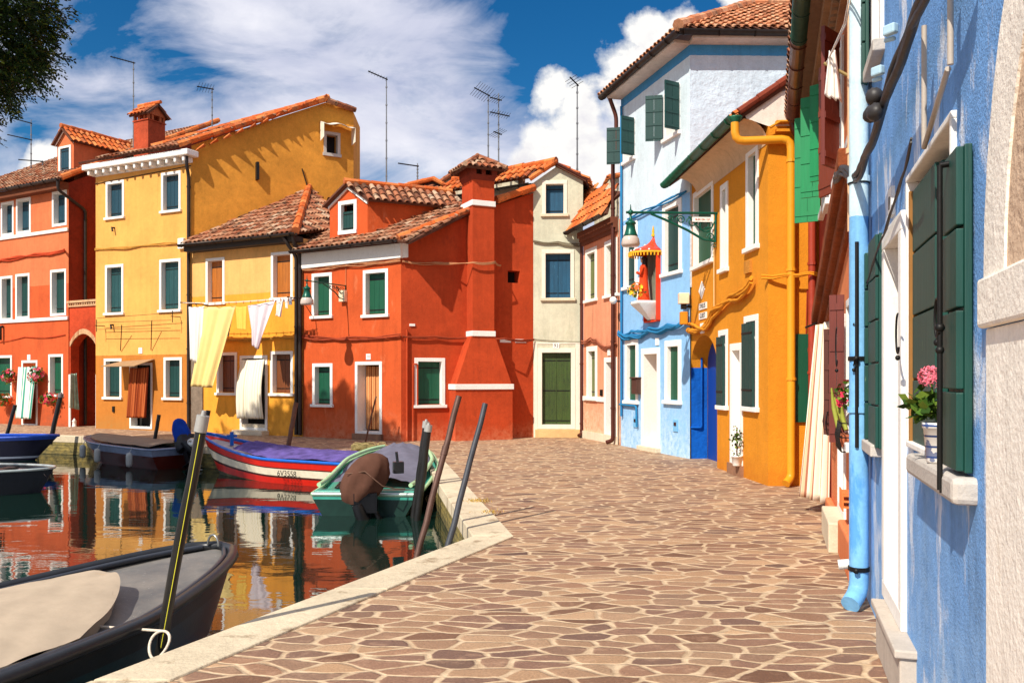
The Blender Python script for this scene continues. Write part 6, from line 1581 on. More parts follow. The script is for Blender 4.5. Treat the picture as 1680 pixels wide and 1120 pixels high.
# ================================================================== LAMPS
LG = simple('dark_green_lamp_paint', srgb(4, 84, 66), .35, .2, .15)
def scroll(mb, F, u, z, d, r, turns, r0, flip=1):
    pts = []
    n_ = int(14 * turns)
    for k in range(n_ + 1):
        a = 2 * math.pi * turns * k / n_; rr = r * (1 - .75 * k / n_); pts.append(F.pt(u, z + math.sin(a) * rr, d + flip * math.cos(a) * rr))
    mb.tube(pts, r0, 5)
def street_lamp(label, F, px, py, L, drop=.28, sc=1.0):
    u, z = F.hit(px, py); o = F.pt(u, z, 0)
    t = thing('street_lamp', label, 'street lamp', tuple(o), 'wall bracket street lamps')
    mb = MB(); mb.tube([o, F.pt(u, z, L + .08)], .022 * sc, 8); mb.ell(F.pt(u, z, L), .05 * sc, 8, 6); mb.tube([F.pt(u, z, L), F.pt(u, z + .14, L)], [.018, .006], 6); mb.build('arm', LG, t)
    mb = MB()
    mb.tube([F.pt(u, z - .02, .03), F.pt(u, z - .52 * sc, .04)], .02 * sc, 6)
    mb.tube([F.pt(u, z - .50 * sc, .05), F.pt(u, z - .47 * sc, .25), F.pt(u, z - .30 * sc, .55 * sc), F.pt(u, z - .12 * sc, .95 * sc), F.pt(u, z - .02, 1.2 * sc)], .022 * sc, 6)
    for (dz, d, r, tn) in ((-.22, .22, .16, 1.8), (-.16, .46, .10, 1.6), (-.12, .66, .08, 1.5), (-.10, .84, .05, 1.3), (-.42, .12, .07, 1.3)): scroll(mb, F, u, z + dz * sc, d * sc, r * sc, tn, .012 * sc)
    mb.tube([F.pt(u, z - .08, .02), F.pt(u, z - .25 * sc, .10), F.pt(u, z - .3 * sc, .3 * sc), F.pt(u, z - .06 * sc, .52 * sc)], .014, 5)
    scroll(mb, F, u, z - .58 * sc, .06, .05 * sc, 1, .009)
    mb.build('bracket', LG, t)
    h = F.pt(u, z, L)
    mb = MB(); mb.lathe([(.018, -.04), (.022, -.12), (.05, -.15), (.085, -.17), (.10, -.20), (.075, -.22), (.085, -.30), (.11, -.38), (.13, -.42), (.12, -.43)], h, 14); mb.build('hood', LG, t)
    mb = MB(); mb.lathe([(.12, -.42), (.15, -.47), (.165, -.56), (.15, -.60), (.0, -.61)], h, 14); mb.build('glass', simple('frosted_lamp_glass', srgb(196, 180, 168), .15, 0, .08, bump=0), t)
    return t, u, z
t_, u, z = street_lamp('green bracket lamp on the orange house over the shrine', F9, 1177, 350, 1.56)
mb = MB(); mb.box(F9.pt(u + .02, z - .16, .10), F9.n * .36, F9.u * .012, V((0, 0, .085))); sg = mb.build('sign_plate', WHITE, t_)
Fsg = Face(F9.pt(u + .034, 0, .65), F9.pt(u + .034, 0, .10)); text(sg, 'BURI ON 127', Fsg, .37, z - .118, .045, simple('plaque_red_ink', (0, 0, 0)), .004)
t_, u, z = street_lamp('green bracket lamp on the vermilion house by the upper green windows', F4, 568, 469, 1.42, sc=.72)
mb = MB(); mb.fbox(F4, u - .16, u + .04, z - .42, z - .12, .0, .12); mb.build('control_box', simple('cream_lamp_glass', (0, 0, 0)), t_, bevel=.01)
cable(h4, [F4.pt(u, 4.6, .02), F4.pt(u, z, .02)], .01, stucco('buff_cable', (0, 0, 0)), n=1, sag=0)
o = F8.pt(.06, zat(F8, 1020, 493), .22); gl = thing('globe_lamp', 'small white globe lamp fixed at the edge of the sky blue house', 'lamp', tuple(o))
mb = MB(); mb.ell(o, .09, 14, 10); mb.build('globe', simple('white_globe_glass', srgb(236, 230, 220), .2, 0, .03, bump=0), gl); mb = MB(); mb.tube([F8.pt(.06, o.z - .02, 0), o - V((0, 0, .02))], .02, 6); mb.build('bracket', IRON, gl)

# ================================================================== SHRINE
us = F8.hit(1073, 500)[0]; o = F8.pt(us, 0, 0)
zS0, zS1, zS2, zS3 = zat(F8, 1068, 527), zat(F8, 1068, 500), zat(F8, 1062, 420), zat(F8, 1066, 386)
shr = thing('wall_shrine', 'small wall shrine with pointed red canopy and yellow fringe on the sky blue house', 'shrine', (o.x, o.y, zS0))
RCAN = simple('red_orange_canopy_paint', srgb(226, 62, 20), .4, 0, .1); YFR = simple('yellow_fringe', srgb(240, 176, 30), .6)
hw = .30; mb = MB(); mb.fbox(F8, us - hw, us + hw, zS0, zS2 + .06, 0, .03); mb.build('backboard', stucco('grey_green_backboard', srgb(120, 120, 104), .3), shr)
mb = MB()
for u in (us - hw - .03, us + hw): mb.fbox(F8, u, u + .03, zS0, zS2 + .06, 0, .10)
mb.fbox(F8, us - hw, us + hw, zS0 - .03, zS0, 0, .10); mb.build('red_border', RCAN, shr)
mb = MB(); prof = [(1.0, 0), (.97, .06), (.78, .16), (.50, .27), (.32, .36), (.20, .46), (.12, .56), (.07, .66), (.03, .74)]
seg = 16; vs = []; dep = .56; hh = zS3 - zS2
for r, h in prof:
    for k in range(seg + 1):
        a = math.pi * k / seg; vs.append(F8.pt(us + math.cos(a) * r * (hw + .06), zS2 + h / .8 * hh * .92, math.sin(a) * r * dep))
mb.add(vs, [(i * (seg + 1) + k, i * (seg + 1) + k + 1, (i + 1) * (seg + 1) + k + 1, (i + 1) * (seg + 1) + k) for i in range(len(prof) - 1) for k in range(seg)], True)
mb.build('canopy', RCAN, shr, solid=.01)
mb = MB()
for k in range(24):
    a = math.pi * k / 23; c_ = F8.pt(us + math.cos(a) * (hw + .065), zS2 - .035, math.sin(a) * (dep + .01)); mb.cbox(c_, .022, .022, .085, a)
mb.tube([F8.pt(us + math.cos(math.pi * k / 23) * (hw + .06), zS2, math.sin(math.pi * k / 23) * dep) for k in range(24)], .022, 6); mb.build('fringe', YFR, shr)
mb = MB()
for (a, r, h) in ((.5, .9, .10), (.9, .9, .10), (1.3, .9, .10), (1.7, .9, .10), (2.1, .9, .1), (1.7, .36, .36), (2.5, .9, .1)):
    mb.ell(F8.pt(us + math.cos(a) * r * (hw + .07), zS2 + h / .8 * hh * .92, math.sin(a) * r * (dep + .02)), .022, 6, 5)
mb.build('white_dots', WHITE, shr)
mb = MB(); top = F8.pt(us, zS2 + hh * .84, .02); mb.lathe([(.03, 0), (.045, .04), (.02, .08), (.03, .11), (.006, .24)], top, 8); mb.build('finial', YFR, shr)
mb = MB(); pl = [F8.pt(us - .26, zS1, 0), F8.pt(us + .26, zS1, 0), F8.pt(us + .22, zS1, .46), F8.pt(us - .22, zS1, .46)]
lo = [F8.pt(us - .10, zS0 + .02, 0), F8.pt(us + .10, zS0 + .02, 0), F8.pt(us + .08, zS0 + .02, .12), F8.pt(us - .08, zS0 + .02, .12)]
mb.hexa(lo + pl); up = V((0, 0, .06)); mb.hexa([p + V((0, 0, .002)) for p in pl] + [p + up for p in pl]); mb.build('stone_console', WHITE, shr, bevel=.01)
# statue
zF = zS1 + .06; cS = F8.pt(us, zF, .24); St = thing('statue', 'robed religious statue with dark hair standing in the wall shrine', 'statue', tuple(cS))
Hs = .96; mb = MB(); ey = -F8.u  # faces along the street to the left of the picture
fc = (F8.n * .8 + F8.u * -.6).normalized(); sdv = V((fc.y, -fc.x, 0))
def body(mb, prof, seg=16):
    vs = []
    for (h, rx, ry, ox) in prof:
        for k in range(seg):
            a = 2 * math.pi * k / seg; f = 1 + .06 * math.sin(a * 6) * (h < .45)
            vs.append(cS + sdv * math.cos(a) * rx * f + fc * (math.sin(a) * ry * f + ox) + V((0, 0, h * Hs)))
    n_ = len(prof); mb.add(vs, [(i * seg + k, i * seg + (k + 1) % seg, (i + 1) * seg + (k + 1) % seg, (i + 1) * seg + k) for i in range(n_ - 1) for k in range(seg)], True)
mb.m = 0; body(mb, [(.0, .15, .13, 0), (.02, .16, .14, 0), (.2, .14, .12, 0), (.45, .12, .10, 0), (.6, .115, .09, 0), (.72, .135, .085, 0), (.79, .12, .075, 0), (.825, .06, .05, 0), (.84, .04, .04, 0)])
mb.m = 1; body(mb, [(.835, .035, .035, 0), (.86, .036, .04, .004), (.885, .05, .058, .01), (.93, .056, .066, .008), (.97, .045, .055, 0), (.995, .015, .02, 0)], 12)
mb.m = 0
for s in (-1, 1): mb.tube([cS + sdv * s * .12 + V((0, 0, .75 * Hs)), cS + sdv * s * .15 + fc * .03 + V((0, 0, .6 * Hs)), cS + sdv * s * .06 + fc * .13 + V((0, 0, .64 * Hs))], [.04, .042, .032], 8)
mb.m = 1
for s in (-1, 1): mb.ell(cS + sdv * s * .03 + fc * .15 + V((0, 0, .655 * Hs)), (.022, .022, .03), 8, 6)
mb.build('body', [stucco('statue_orange_robe', srgb(222, 70, 30), .25, .3), simple('statue_skin', srgb(226, 180, 150), .5, bump=0)], St)
mb = MB(); body(mb, [(.70, .085, .03, -.05), (.8, .085, .045, -.035), (.88, .066, .062, -.018), (.95, .066, .068, -.012), (1.0, .04, .045, -.008), (1.015, .0, .0, -.005)], 12); mb.build('hair', simple('statue_dark_hair', srgb(42, 26, 20), .6), St)
mb = MB(); body(mb, [(.02, .10, .155, .01), (.3, .075, .135, .012), (.62, .045, .10, .012), (.78, .03, .08, .012)], 12); mb.build('white_tunic', WHITE, St)
# bouquet
def flowers(label, c, r, n, cols, leafcol, name='bouquet', cat='flowers', nl=60, fs=.03, ls=.05, seed=1, parent=None):
    rr = random.Random(seed); c = V(c); r = V(r)
    t = thing(name, label, cat, (c.x, c.y, c.z - r.z)) if parent is None else parent
    mb = MB(); 
    for i in range(n):
        a, b_ = rr.uniform(0, 6.28), math.acos(rr.uniform(-.6, 1)); q = c + V((math.sin(b_) * math.cos(a) * r.x, math.sin(b_) * math.sin(a) * r.y, math.cos(b_) * r.z)) * rr.uniform(.75, 1.05)
        mb.m = rr.randrange(len(cols)); N_ = (q - c).normalized()
        for k in range(5):
            t1 = N_.orthogonal().normalized(); t2 = N_.cross(t1); an = k * 1.2566 + rr.random() * .4; d = t1 * math.cos(an) + t2 * math.sin(an); e = N_.cross(d)
            mb.add([q, q + d * fs * .7 + e * fs * .45 + N_ * fs * .3, q + d * fs * 1.15 + N_ * fs * .2, q + d * fs * .7 - e * fs * .45 + N_ * fs * .3], [(0, 1, 2, 3)])
    mb.build('blossoms', cols, t)
    mb = MB()
    for i in range(nl):
        a, b_ = rr.uniform(0, 6.28), math.acos(rr.uniform(-1, 1)); q = c + V((math.sin(b_) * math.cos(a) * r.x, math.sin(b_) * math.sin(a) * r.y, math.cos(b_) * r.z)) * rr.uniform(.3, 1.1)
        d = V((rr.uniform(-1, 1), rr.uniform(-1, 1), rr.uniform(-.6, 1))).normalized(); e = d.orthogonal().normalized(); e = (Matrix.Rotation(rr.random() * 6.28, 3, d) @ e)
        mb.add([q, q + d * ls * .5 + e * ls * .35, q + d * ls, q + d * ls * .5 - e * ls * .35], [(0, 1, 2, 3)])
    mb.build('leaves', leafcol, t)
    return t
LEAFM = rnd_island('garden_leaf', [(0, srgb(38, 66, 20)), (.5, srgb(70, 104, 30)), (1, srgb(120, 140, 50))], dark=.2)
flat = lambda n_, c_: simple(n_, c_, .7, 0, .1, bump=0)
YEF, ORF, PKF, RDF = flat('yellow_petals', srgb(246, 206, 50)), flat('orange_petals', srgb(236, 104, 30)), flat('pink_petals', srgb(240, 120, 140)), flat('magenta_petals', srgb(214, 40, 80))
flowers('yellow and orange bouquet at the feet of the shrine statue', tuple(F8.pt(us - .03, zF + .22, .40)), (.20, .20, .18), 60, [YEF, ORF, YEF], LEAFM, nl=50, fs=.045, ls=.07)
# ================================================================== CLOTH
def striped(name, cols, freq): return stripes(name, cols, freq)
def hang(name, label, cat, TL, TR, BR, BL, mat, nu=22, nv=26, folds=5, amp=.03, sag=.02, bulge=0.0, normal=None, group=None, flare=0.4):
    TL, TR, BR, BL = map(V, (TL, TR, BR, BL)); n = normal or (TR - TL).cross(TL - BL).normalized()
    ph = random.uniform(0, 6)
    mb = MB()
    def P(x, y):
        a = TL.lerp(TR, x); b = BL.lerp(BR, x); p = a.lerp(b, y)
        p = p + n * (amp * (flare + (1 - flare) * y) * (math.sin(x * folds * 6.283 + ph + y * .8) + .45 * math.sin(x * folds * 2.3 * 6.283 + ph * 2)) + bulge * math.sin(math.pi * y) ** 1.0)
        p.z -= sag * 4 * x * (1 - x) * (1 - y); return p
    mb.grid(P, nu, nv, uv=True)
    o = mb.build(name, mat, None, solid=.006); return tag(o, label, cat, group)
def Fq(F, d, *pts): return [F.pt(*F.hit(x, y, d), d) for x, y in pts]
GWS = stripes('green_white_striped_cloth', [(0, srgb(232, 230, 220)), (.55, srgb(70, 160, 140)), (.9, srgb(232, 230, 220))], 6)
BRS_ = stripes('rust_striped_cloth', [(0, srgb(150, 70, 34)), (.4, srgb(186, 100, 54)), (.7, srgb(120, 48, 24))], 7)
CRS = stripes('cream_striped_cloth', [(0, srgb(240, 230, 206)), (.6, srgb(206, 190, 150)), (.72, srgb(240, 230, 206))], 9)
TAS = stripes('tan_striped_cloth', [(0, srgb(214, 150, 94)), (.3, srgb(150, 76, 40)), (.5, srgb(220, 160, 104)), (.8, srgb(176, 100, 58))], 5)
CBS = stripes('cream_brown_striped_cloth', [(0, srgb(240, 228, 206)), (.30, srgb(196, 150, 118)), (.36, srgb(240, 228, 206)), (.52, srgb(140, 84, 66)), (.62, srgb(226, 196, 160)), (.8, srgb(170, 112, 88))], 3.5)
hang('door_curtain', 'green and white striped curtain hanging out over the far left doorway', 'curtain', *Fq(F1, .30, (30, 602), (60, 600), (50, 687), (24, 686)), GWS, folds=4, amp=.035)
hang('door_curtain', 'rust brown curtain blowing out of the yellow house doorway', 'curtain', *Fq(F2, .22, (213, 603), (244, 602), (238, 685), (206, 685)), BRS_, folds=5, amp=.04)
hang('door_curtain', 'long cream pleated curtain over the doorway of the laundry house', 'curtain', *Fq(F3, .16, (396, 590), (434, 589), (432, 687), (388, 686)), CRS, folds=7, amp=.028, bulge=.10)
ui0, ui1 = H4D[0] + .10, H4D[1] - .10
hang('door_curtain', 'tan striped curtain set deep inside the doorway under plaque 74', 'curtain', F4.pt(ui0, H4D[3] - .1, -.3), F4.pt(ui1, H4D[3] - .1, -.3), F4.pt(ui1, .25, -.3), F4.pt(ui0, .25, -.3), TAS, folds=6, amp=.025)
hang('door_curtain', 'tall cream and brown striped curtain billowing beside the flat green panel', 'curtain', at(1338, 533, 10.2), at(1366, 521, 9.95), at(1357, 826, 10.0), at(1309, 812, 10.25), CBS, folds=3, amp=.035, nu=30)
mb = MB(); mb.tube([at(1366, 519, 10.35), at(1322, 537, 11.0)], .014, 6); mb.tube([at(1366, 519, 10.35), V((WX(10.35), 10.35, 2.34))], .014, 6); scr = Face(V((WX(10.4) , 10.4, 0)), V((WX(10.4) + .01, 10.39, 0)))
for k in range(2): mb.tube([at(1366, 522, 10.35) + V((-.02 - .02 * k, 0, 0)) + V((math.cos(a) * .09 * (1 - a / 9), .0, -.12 + math.sin(a) * .09 * (1 - a / 9) - k * .14)) for a in [j * .45 for j in range(16)]], .008, 5)
mb.build('curtain_rail', IRON, h10)

# laundry
FL = .85
WC = cloth_mat('white_cotton', srgb(236, 228, 220), .05); YC_ = cloth_mat('pale_yellow_cotton', srgb(240, 208, 134), .05); YC2 = cloth_mat('golden_towel', srgb(238, 190, 84), .06); LC = cloth_mat('lilac_white_cotton', srgb(222, 206, 210), .05)
lg = 'washing on the line across the laundry house'
cl = thing('clothes_line', 'clothes line on iron arms across the low yellow house', 'clothes line', tuple(F3.pt(.1, 3.6, 0)))
mb = MB(); l0 = F3.pt(*F3.hit(303, 497, FL), FL); l1 = F3.pt(*F3.hit(482, 488, FL), FL)
for dd in (0, .12): mb.tube([l0.lerp(l1, i / 10) + F3.n * dd - V((0, 0, .05 * math.sin(math.pi * i / 10))) for i in range(11)], .007, 4)
mb.build('cord', WC, cl)
mb = MB()
for l in (l0 + V((.05, 0, 0)), l1 - V((.05, 0, 0))):
    u_ = (l - F3.o).dot(F3.u); mb.tube([F3.pt(u_, l.z - .0, 0), F3.pt(u_, l.z, FL + .2)], .016, 6); mb.tube([F3.pt(u_, l.z - .5, 0.0), F3.pt(u_, l.z, FL * .6)], .010, 5)
    mb.build('line_arm', IRON, cl); mb = MB()
for k in range(15):
    q = l0.lerp(l1, .03 + k * .066) - V((0, 0, .05 * math.sin(math.pi * (.03 + k * .066)))); mb = MB(); mb.box(q + V((-.008, -.01, -.05)), V((.016, 0, 0)), V((0, .02, 0)), V((0, 0, .08))); mb.build('clothes_peg', WOOD, cl)
for (nm, lb, cat, pts, mt, fo, am) in (
    ('bed_sheet', 'white sheet hanging at the left end of the washing line', 'sheet', ((309, 503), (334, 502), (327, 596), (314, 590)), WC, 3, .05),
    ('bed_sheet', 'large pale yellow sheet swinging to the left on the washing line', 'sheet', ((335, 503), (386, 502), (347, 636), (311, 633)), YC_, 2, .05),
    ('towel', 'small golden towel hanging in the middle of the washing line', 'towel', ((387, 503), (405, 502), (404, 541), (389, 540)), YC2, 2, .02),
    ('table_cloth', 'lilac white cloth hanging to a point on the washing line', 'cloth', ((406, 501), (453, 492), (424, 574), (415, 566)), LC, 2.5, .05),
    ('dish_cloth', 'grey blue cloth half hidden behind the yellow sheet on the line', 'cloth', ((366, 512), (384, 511), (376, 552), (367, 550)), cloth_mat('grey_blue_cotton', srgb(120, 130, 150), .1), 2, .03),
    ('shirt', 'crumpled white shirt at the right end of the washing line', 'shirt', ((454, 491), (466, 489), (460, 520), (452, 517)), WC, 2, .04),
    ('sock', 'short white sock next to the shirt on the washing line', 'sock', ((467, 490), (472, 489), (472, 506), (468, 505)), WC, 1, .02),
    ('sock', 'patterned grey sock last on the washing line', 'sock', ((473, 489), (478, 488), (478, 500), (473, 500)), cloth_mat('grey_cotton', srgb(150, 150, 160), .3), 1, .02)):
    hang(nm, lb, cat, *Fq(F3, FL + (.12 if 'grey blue' in lb else 0) * -1, *pts), mt, folds=fo, amp=am, group=lg if nm not in ('sock',) else lg)
# cloth on the near line over the street
pD2 = 7.0; mb = MB(); a, b = at(1352, 104, pD2), at(1432, 102, 6.5)
cl2 = thing('clothes_line', 'cord with a cross pole high above the blue downpipe', 'clothes line', tuple(b))
mb.tube([a, V((WX(6.9) , 6.9, b.z))], .013, 6); mb.build('pole', simple('weathered_bamboo', srgb(150, 130, 80), .6), cl2)
mb = MB(); mb.tube([a + V((.02, 0, 0)), at(1385, 40, 6.2), at(1398, -30, 5.7)], .006, 4); mb.tube([a + V((.03, 0, .02)), at(1388, 40, 6.2), at(1402, -30, 5.7)], .006, 4); mb.tube([at(1395, 104, 6.9), at(1430, 20, 6.0), at(1440, -20, 5.6)], .006, 4); mb.build('cord', WC, cl2)
hang('undershirt', 'wrung white undershirt pegged to the cord high above the street', 'shirt', at(1361, 84, 6.9), at(1370, 82, 6.88), at(1380, 166, 6.85), at(1354, 158, 6.9), WC, folds=2.5, amp=.035, nv=20)
# lacy cloth and lantern by the alley
hang('lace_hanging', 'pale green lace hanging beside the dark alley arch', 'hanging', *Fq(F1s, .08, (115, 612), (125, 612), (128, 672), (113, 668)), cloth_mat('pale_green_lace', srgb(150, 176, 156), .5), folds=3, amp=.05)
p = gp(122, 700); ln = thing('lantern', 'small white lantern on the ground at the alley corner', 'lantern', tuple(p)); mb = MB(); mb.lathe([(0, 0), (.07, 0), (.075, .03), (.06, .05), (.06, .17), (.075, .19), (.03, .25), (.015, .28)], p, 10); mb.build('body', WHITE, ln); mb = MB(); mb.tube([p + V((math.cos(a) * .03, 0, .29 + math.sin(a) * .03)) for a in [k * .7 for k in range(9)]], .005, 4); mb.build('handle', IRON, ln)

# ================================================================== PLANTS
def pot(t, c, r, h, mat, name='pot'):
    mb = MB(); mb.lathe([(0, 0), (r * .68, 0), (r * .75, .01), (r * .95, h * .85), (r * 1.05, h * .86), (r * 1.05, h), (r * .9, h), (r * .85, h * .9), (0, h * .9)], c, 16); return mb.build(name, mat, t)
P_ = lambda F, x, y, d: F.pt(*F.hit(x, y, d), d)
TER = simple('terracotta_pot', srgb(176, 96, 60), .8)
for lb, (x, y), r, cols, gr in (
    ('pink geraniums hanging left of the green striped curtain', (14, 618), (.22, .2, .26), [PKF, RDF], 'flower baskets on the far left red house'),
    ('magenta geraniums hanging right of the green striped curtain', (59, 616), (.26, .2, .30), [RDF, PKF], 'flower baskets on the far left red house'),
    ('orange flowers in the window box right of the far left doorway', (81, 655), (.36, .2, .22), [ORF, RDF], 'flower baskets on the far left red house'),
    ('green window box cut by the left edge of the picture', (3, 656), (.32, .2, .24), [ORF], 'flower baskets on the far left red house')):
    c_ = P_(F1, x, y, .28)
    t = flowers(lb, tuple(c_), r, 38, cols, LEAFM, nl=170, fs=.055, ls=.09, seed=int(x), name='flower_basket')
    t['group'] = gr; mb = MB(); mb.lathe([(0, -.22), (.08, -.2), (.12, -.08), (.13, -.02), (0, -.02)], c_, 10); mb.tube([c_ + V((0, 0, -.1)), P_(F1, x, y, 0) + V((0, 0, -.1))], .012, 5); mb.build('basket', TER, t)
# pot on the step of the orange house door
c_ = P_(F9, 1212, 752, .06); t = flowers('potted white bush with green leaves on the step of the orange house door', (c_.x - .03, c_.y, .58), (.09, .12, .26), 8, [flat('white_petals', srgb(236, 230, 214))], LEAFM, nl=110, fs=.025, ls=.055, name='potted_plant', cat='plant', seed=5)
pot(t, V((c_.x - .03, c_.y, .18)), .09, .17, WHITE); mb = MB(); mb.tube([V((c_.x - .03, c_.y, .33)), V((c_.x - .03, c_.y, .8))], .012, 5); mb.build('stem', DWOOD, t)
# near geranium
BWP = simple('x', (0, 0, 0)) if False else None
def blue_white():
    m, t, b = newmat('blue_and_white_glazed_pot'); pos = t.n('ShaderNodeNewGeometry').outputs['Position']
    z = t.n('ShaderNodeSeparateXYZ', _in={0: pos}).outputs[2]; f = t.ramp(t.m('FRACT', t.m('MULTIPLY', z, 24)), [(0, 0), (.78, 0), (.8, 1)], 'CONSTANT')
    n = t.ramp(t.noise(pos, 18, 2, .5), [(.56, 0), (.58, 1)], 'CONSTANT'); f = t.m('MAXIMUM', f, t.m('MULTIPLY', n, .8))
    t.link(t.mix(f, srgb(226, 222, 216), srgb(46, 74, 130)), b.inputs['Base Color']); b.inputs['Roughness'].default_value = .2; return m
cG = F12.pt(uD(3.38), 1.264, .035); t = thing('potted_plant', 'pink geranium in a blue and white pot on the near green window sill', 'plant', tuple(cG))
pot(t, cG + V((0, 0, 0)), .05, .16, blue_white())
flowers('', tuple(cG + V((-.02, .06, .22))), (.05, .11, .06), 0 + 1, [PKF], LEAFM, nl=110, fs=.005, ls=.055, parent=t, seed=9)
mb = MB(); hd = cG + V((-.01, .03, .34)); mb.tube([cG + V((0, 0, .17)), hd], .004, 5); mb.build('stem', LEAFM, t)
mb = MB(); rr = random.Random(4)
for i in range(60):
    d = V((rr.uniform(-1, 1), rr.uniform(-1, 1), rr.uniform(-.5, 1))).normalized(); q = hd + d * .042; t1 = d.orthogonal().normalized(); t2 = d.cross(t1)
    for k in range(5):
        an = k * 1.2566; e = t1 * math.cos(an) + t2 * math.sin(an); mb.add([q, q + e * .012 + t2 * .004, q + e * .02 + d * .003, q + e * .012 - t2 * .004], [(0, 1, 2, 3)])
mb.build('blossom_head', PKF, t)
# plants in the salmon house planters
c_ = F11.pt((qb[0] + qb[1]) / 2 - .05, 1.25, .06); t = thing('potted_plant', 'yellow green cactus and red bloom in the planter left of the blue downpipe', 'plant', tuple(c_ - V((0, 0, .2))))
mb = MB()
for (dx, dy, a_, l_) in ((0, .12, .3, .36), (.02, 0, .5, .28), (-.02, -.12, .2, .2)):
    q = c_ + V((dx, dy, -.1)); mb.tube([q, q + V((-.06 * a_, .05, l_ * .5)), q + V((-.16 * a_, .1 * a_, l_))], [.018, .022, .008], 7)
mb.build('stems', simple('yellow_green_cactus', srgb(150, 156, 60), .6), t); flowers('', tuple(c_ + V((0, -.1, .2))), (.07, .16, .14), 10, [RDF], LEAFM, nl=60, fs=.03, ls=.06, parent=t, seed=3)
mb = MB(); mb.cbox(c_ - V((0, 0, .19)), .09, .40, .10, -.3); mb.build('planter_box', TER, t)

# ================================================================== fishing net, broom stick, grass tufts
c_ = gp(607, 741); t = thing('fishing_net', 'olive brown heap of fishing net on the quay behind the green boat', 'net', tuple(c_)); rr = random.Random(11)
mb = MB()
for i in range(9): mb.ell(c_ + V((rr.uniform(-.28, .28), rr.uniform(-.1, .1), rr.uniform(.05, .12))), (rr.uniform(.12, .2), .12, rr.uniform(.05, .09)), 12, 8, jit=.08)
mb.build('heap', cloth_mat('olive_net', srgb(120, 108, 70), .45), t)
mb = MB()
for i in range(16):
    q = c_ + V((rr.uniform(-.35, .35), rr.uniform(-.14, -.05), rr.uniform(.06, .18))); mb.tube([q + V((math.cos(k) * .10 * rr.uniform(.6, 1.2), 0, math.sin(k * .9) * .05)) for k in range(7)], .006, 4)
mb.build('cords', cloth_mat('pale_cord', srgb(180, 160, 110), .2), t)
a = gp(599, 727); mb = MB(); mb.tube([a, at(617, 650, 20.9)], .022, 8); st_ = mb.build('shaft_', PW); st_.name = 'wooden_pole'; tag(st_, 'thin wooden pole leaning behind the net heap toward the tan striped curtain', 'pole')
def tuft(label, c, n, h, spread, mat):
    rr = random.Random(int(c.x * 100)); mb = MB()
    for i in range(n):
        q = c + V((rr.gauss(0, spread), rr.gauss(0, spread), 0)); d = V((rr.uniform(-.6, .6), rr.uniform(-.6, .6), 1)).normalized() * h * rr.uniform(.5, 1.1); w_ = V((rr.uniform(-1, 1), rr.uniform(-1, 1), 0)).normalized() * .004
        mb.add([q - w_, q + w_, q + d * .6 + w_ * .6, q + d + V((d.x, d.y, -abs(d.z) * .2)) * .4], [(0, 1, 2, 3)])
    o = mb.build('dry_grass', mat); o['kind'] = 'stuff'; return tag(o, label, 'grass')
DG = rnd_island('dry_grass_blades', [(0, srgb(190, 150, 60)), (.6, srgb(214, 176, 90)), (1, srgb(120, 120, 50))], dark=.1)
tuft('dry yellow grass growing in the joint of the stone coping', gp(783, 823), 120, .06, .07, DG)
tuft('dry yellow grass clump nearer the quay corner', gp(800, 842), 90, .05, .08, DG)

# ================================================================== ANTENNAS
ALU = simple('dull_aluminium_mast', srgb(128, 128, 128), .4, .6, .2)
def antenna(label, px, ytop, ybot, D, booms, elems=()):
    a, b = at(px, ybot, D), at(px, ytop, D); t = thing('antenna', label, 'antenna', tuple(a), 'television antennas on the roofs')
    mb = MB(); mb.tube([a - V((0, 0, .4)), a.lerp(b, .5), b + V((0, 0, .06))], [.028, .022, .017], 6)
    for k in range(6): p = a.lerp(b, (k + .5) / 6); mb.tube([p, p + V((0, 0, .05))], .034, 6)
    mb.build('mast', ALU, t)
    for i, (x0, y0, x1, y1) in enumerate(booms):
        p, q = at(x0, y0, D - .3), at(x1, y1, D); mb = MB(); mb.tube([p, q], .022, 5); L_ = (q - p).length; n_ = int(L_ / .09)
        ln_ = elems[i] if i < len(elems) else .06
        d = (q - p).normalized(); e = d.cross(V((0, 0, 1))).normalized()
        e = (e + V((0, 0, .25))).normalized()
        for k in range(n_):
            c_ = p.lerp(q, (k + .5) / n_); mb.tube([c_ - e * ln_, c_ + e * ln_], .005 if ln_ < .2 else .007, 4)
        mb.build('aerial', IRON, t)
antenna('tall mast with a long slim boom rising by the red chimney', 219, 104, 236, 31, [(181, 93, 222, 104)], [.08])
antenna('short mast with a finned aerial above the ochre gable roof', 348, 146, 222, 31, [(323, 142, 351, 147)], [.3])
antenna('tall lone mast with a slim tilted boom left of the big dormer', 634, 130, 305, 28, [(604, 117, 636, 131)], [.10])
antenna('small low antenna just right of the tallest lone mast', 685, 271, 304, 28.5, [(653, 268, 687, 273)], [.04])
antenna('left one of the twin masts over the chimney, with a wide finned aerial', 801, 157, 268, 29.6, [(778, 144, 804, 158)], [.42])
antenna('right one of the twin masts over the chimney, carrying three aerials', 818, 156, 276, 29.4, [(804, 160, 823, 165), (804, 184, 836, 191), (810, 216, 823, 221)], [.25, .2, .3])
antenna('mast with a short boom over the cream gable against the white cloud', 947, 141, 292, 25, [(935, 127, 949, 141)], [.22])
antenna('mast with three stacked booms at the far left under the tree branch', 51, 199, 292, 34, [(20, 194, 53, 203), (12, 221, 53, 230), (30, 262, 70, 265)], [.05, .05, .04])
antenna('stub antenna at the far left right of the three boom mast', 70, 266, 286, 34, [(66, 265, 71, 266)], [.03])

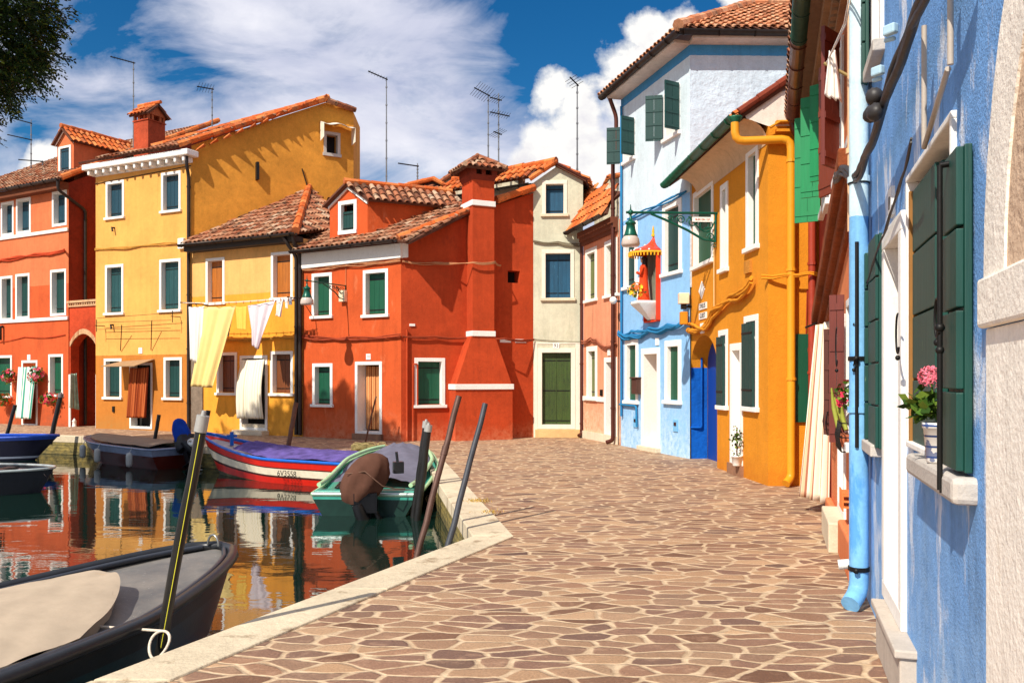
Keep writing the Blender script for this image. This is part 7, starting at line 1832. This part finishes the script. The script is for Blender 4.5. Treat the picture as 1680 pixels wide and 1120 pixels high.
# ================================================================== TREE
def tree(label, base, c, r, n, seed=2):
    rr = random.Random(seed); t = thing('tree', label, 'tree', base); base, c = V(base), V(c)
    mb = MB(); top = c + V((-.5, 0, -1.0))
    mb.tube([base - V((0, 0, .3)), base.lerp(top, .35) + V((.1, .1, 0)), base.lerp(top, .7), top], [.26, .2, .16, .1], 10); mb.build('trunk', simple('dark_bark', srgb(70, 54, 42), .9, 0, .4, 12, .6), t)
    mb = MB(); limbs = []
    for i in range(16):
        a = i * 2.4; e = c + V((math.cos(a) * r[0] * .8, math.sin(a) * r[1] * .8, rr.uniform(-.5, .6) * r[2])); s_ = base.lerp(top, rr.uniform(.6, 1)); m_ = s_.lerp(e, .5) + V((0, 0, .4)); limbs.append((s_, m_, e))
        mb.tube([s_, m_, e], [.07, .045, .012], 6)
    mb.build('limbs', MATS['dark_bark'], t)
    mb = MB()
    clumps = []
    while len(clumps) < 330:
        v_ = V((rr.uniform(-1, 1), rr.uniform(-1, 1), rr.uniform(-1, 1)))
        if .5 < v_.length < 1: clumps.append((V((v_.x * r[0], v_.y * r[1], v_.z * r[2])) + c, v_))
    for (cc_, v_) in clumps:
        cr = rr.uniform(.35, .65)
        for i in range(n // 330):
            w0 = V((rr.gauss(0, 1), rr.gauss(0, 1), rr.gauss(0, .8))).normalized() * cr * rr.uniform(.3, 1)
            p = cc_ + w0; d = (w0.normalized() + V((v_.x, v_.y, 0)) * .7 + V((rr.gauss(0, .5), rr.gauss(0, .5), rr.gauss(0, .3) - .25))).normalized(); sd_ = d.cross(V((rr.gauss(0, .4), rr.gauss(0, .4), 1))).normalized()
            L_ = rr.uniform(.18, .32)
            for k in range(5):
                q = p + d * L_ * (k + .5) / 5 - V((0, 0, .08)) * ((k / 5) ** 2)
                for s_ in (-1, 1):
                    e = (sd_ * s_ + d * .6 - V((0, 0, .15)) + V((rr.gauss(0, .2), rr.gauss(0, .2), rr.gauss(0, .2)))).normalized(); w_ = (d * .032).lerp(V((0, 0, .02)), rr.random() * .4); ll = .11 * (1 - .06 * k)
                    mb.add([q, q + e * ll * .5 + w_, q + e * ll, q + e * ll * .5 - w_], [(0, 1, 2, 3)])
    mb.build('crown', rnd_island('locust_leaf', [(0, srgb(18, 34, 16)), (.5, srgb(34, 58, 22)), (.85, srgb(58, 84, 28)), (1, srgb(120, 130, 40))], dark=.1, rough=.6), t)
    return t
tree('leafy tree reaching into the sky at the upper left corner', (-15.0, 14.2, 0), (-12.45, 14.0, 7.85), (4.5, 3.4, 2.5), 19800)
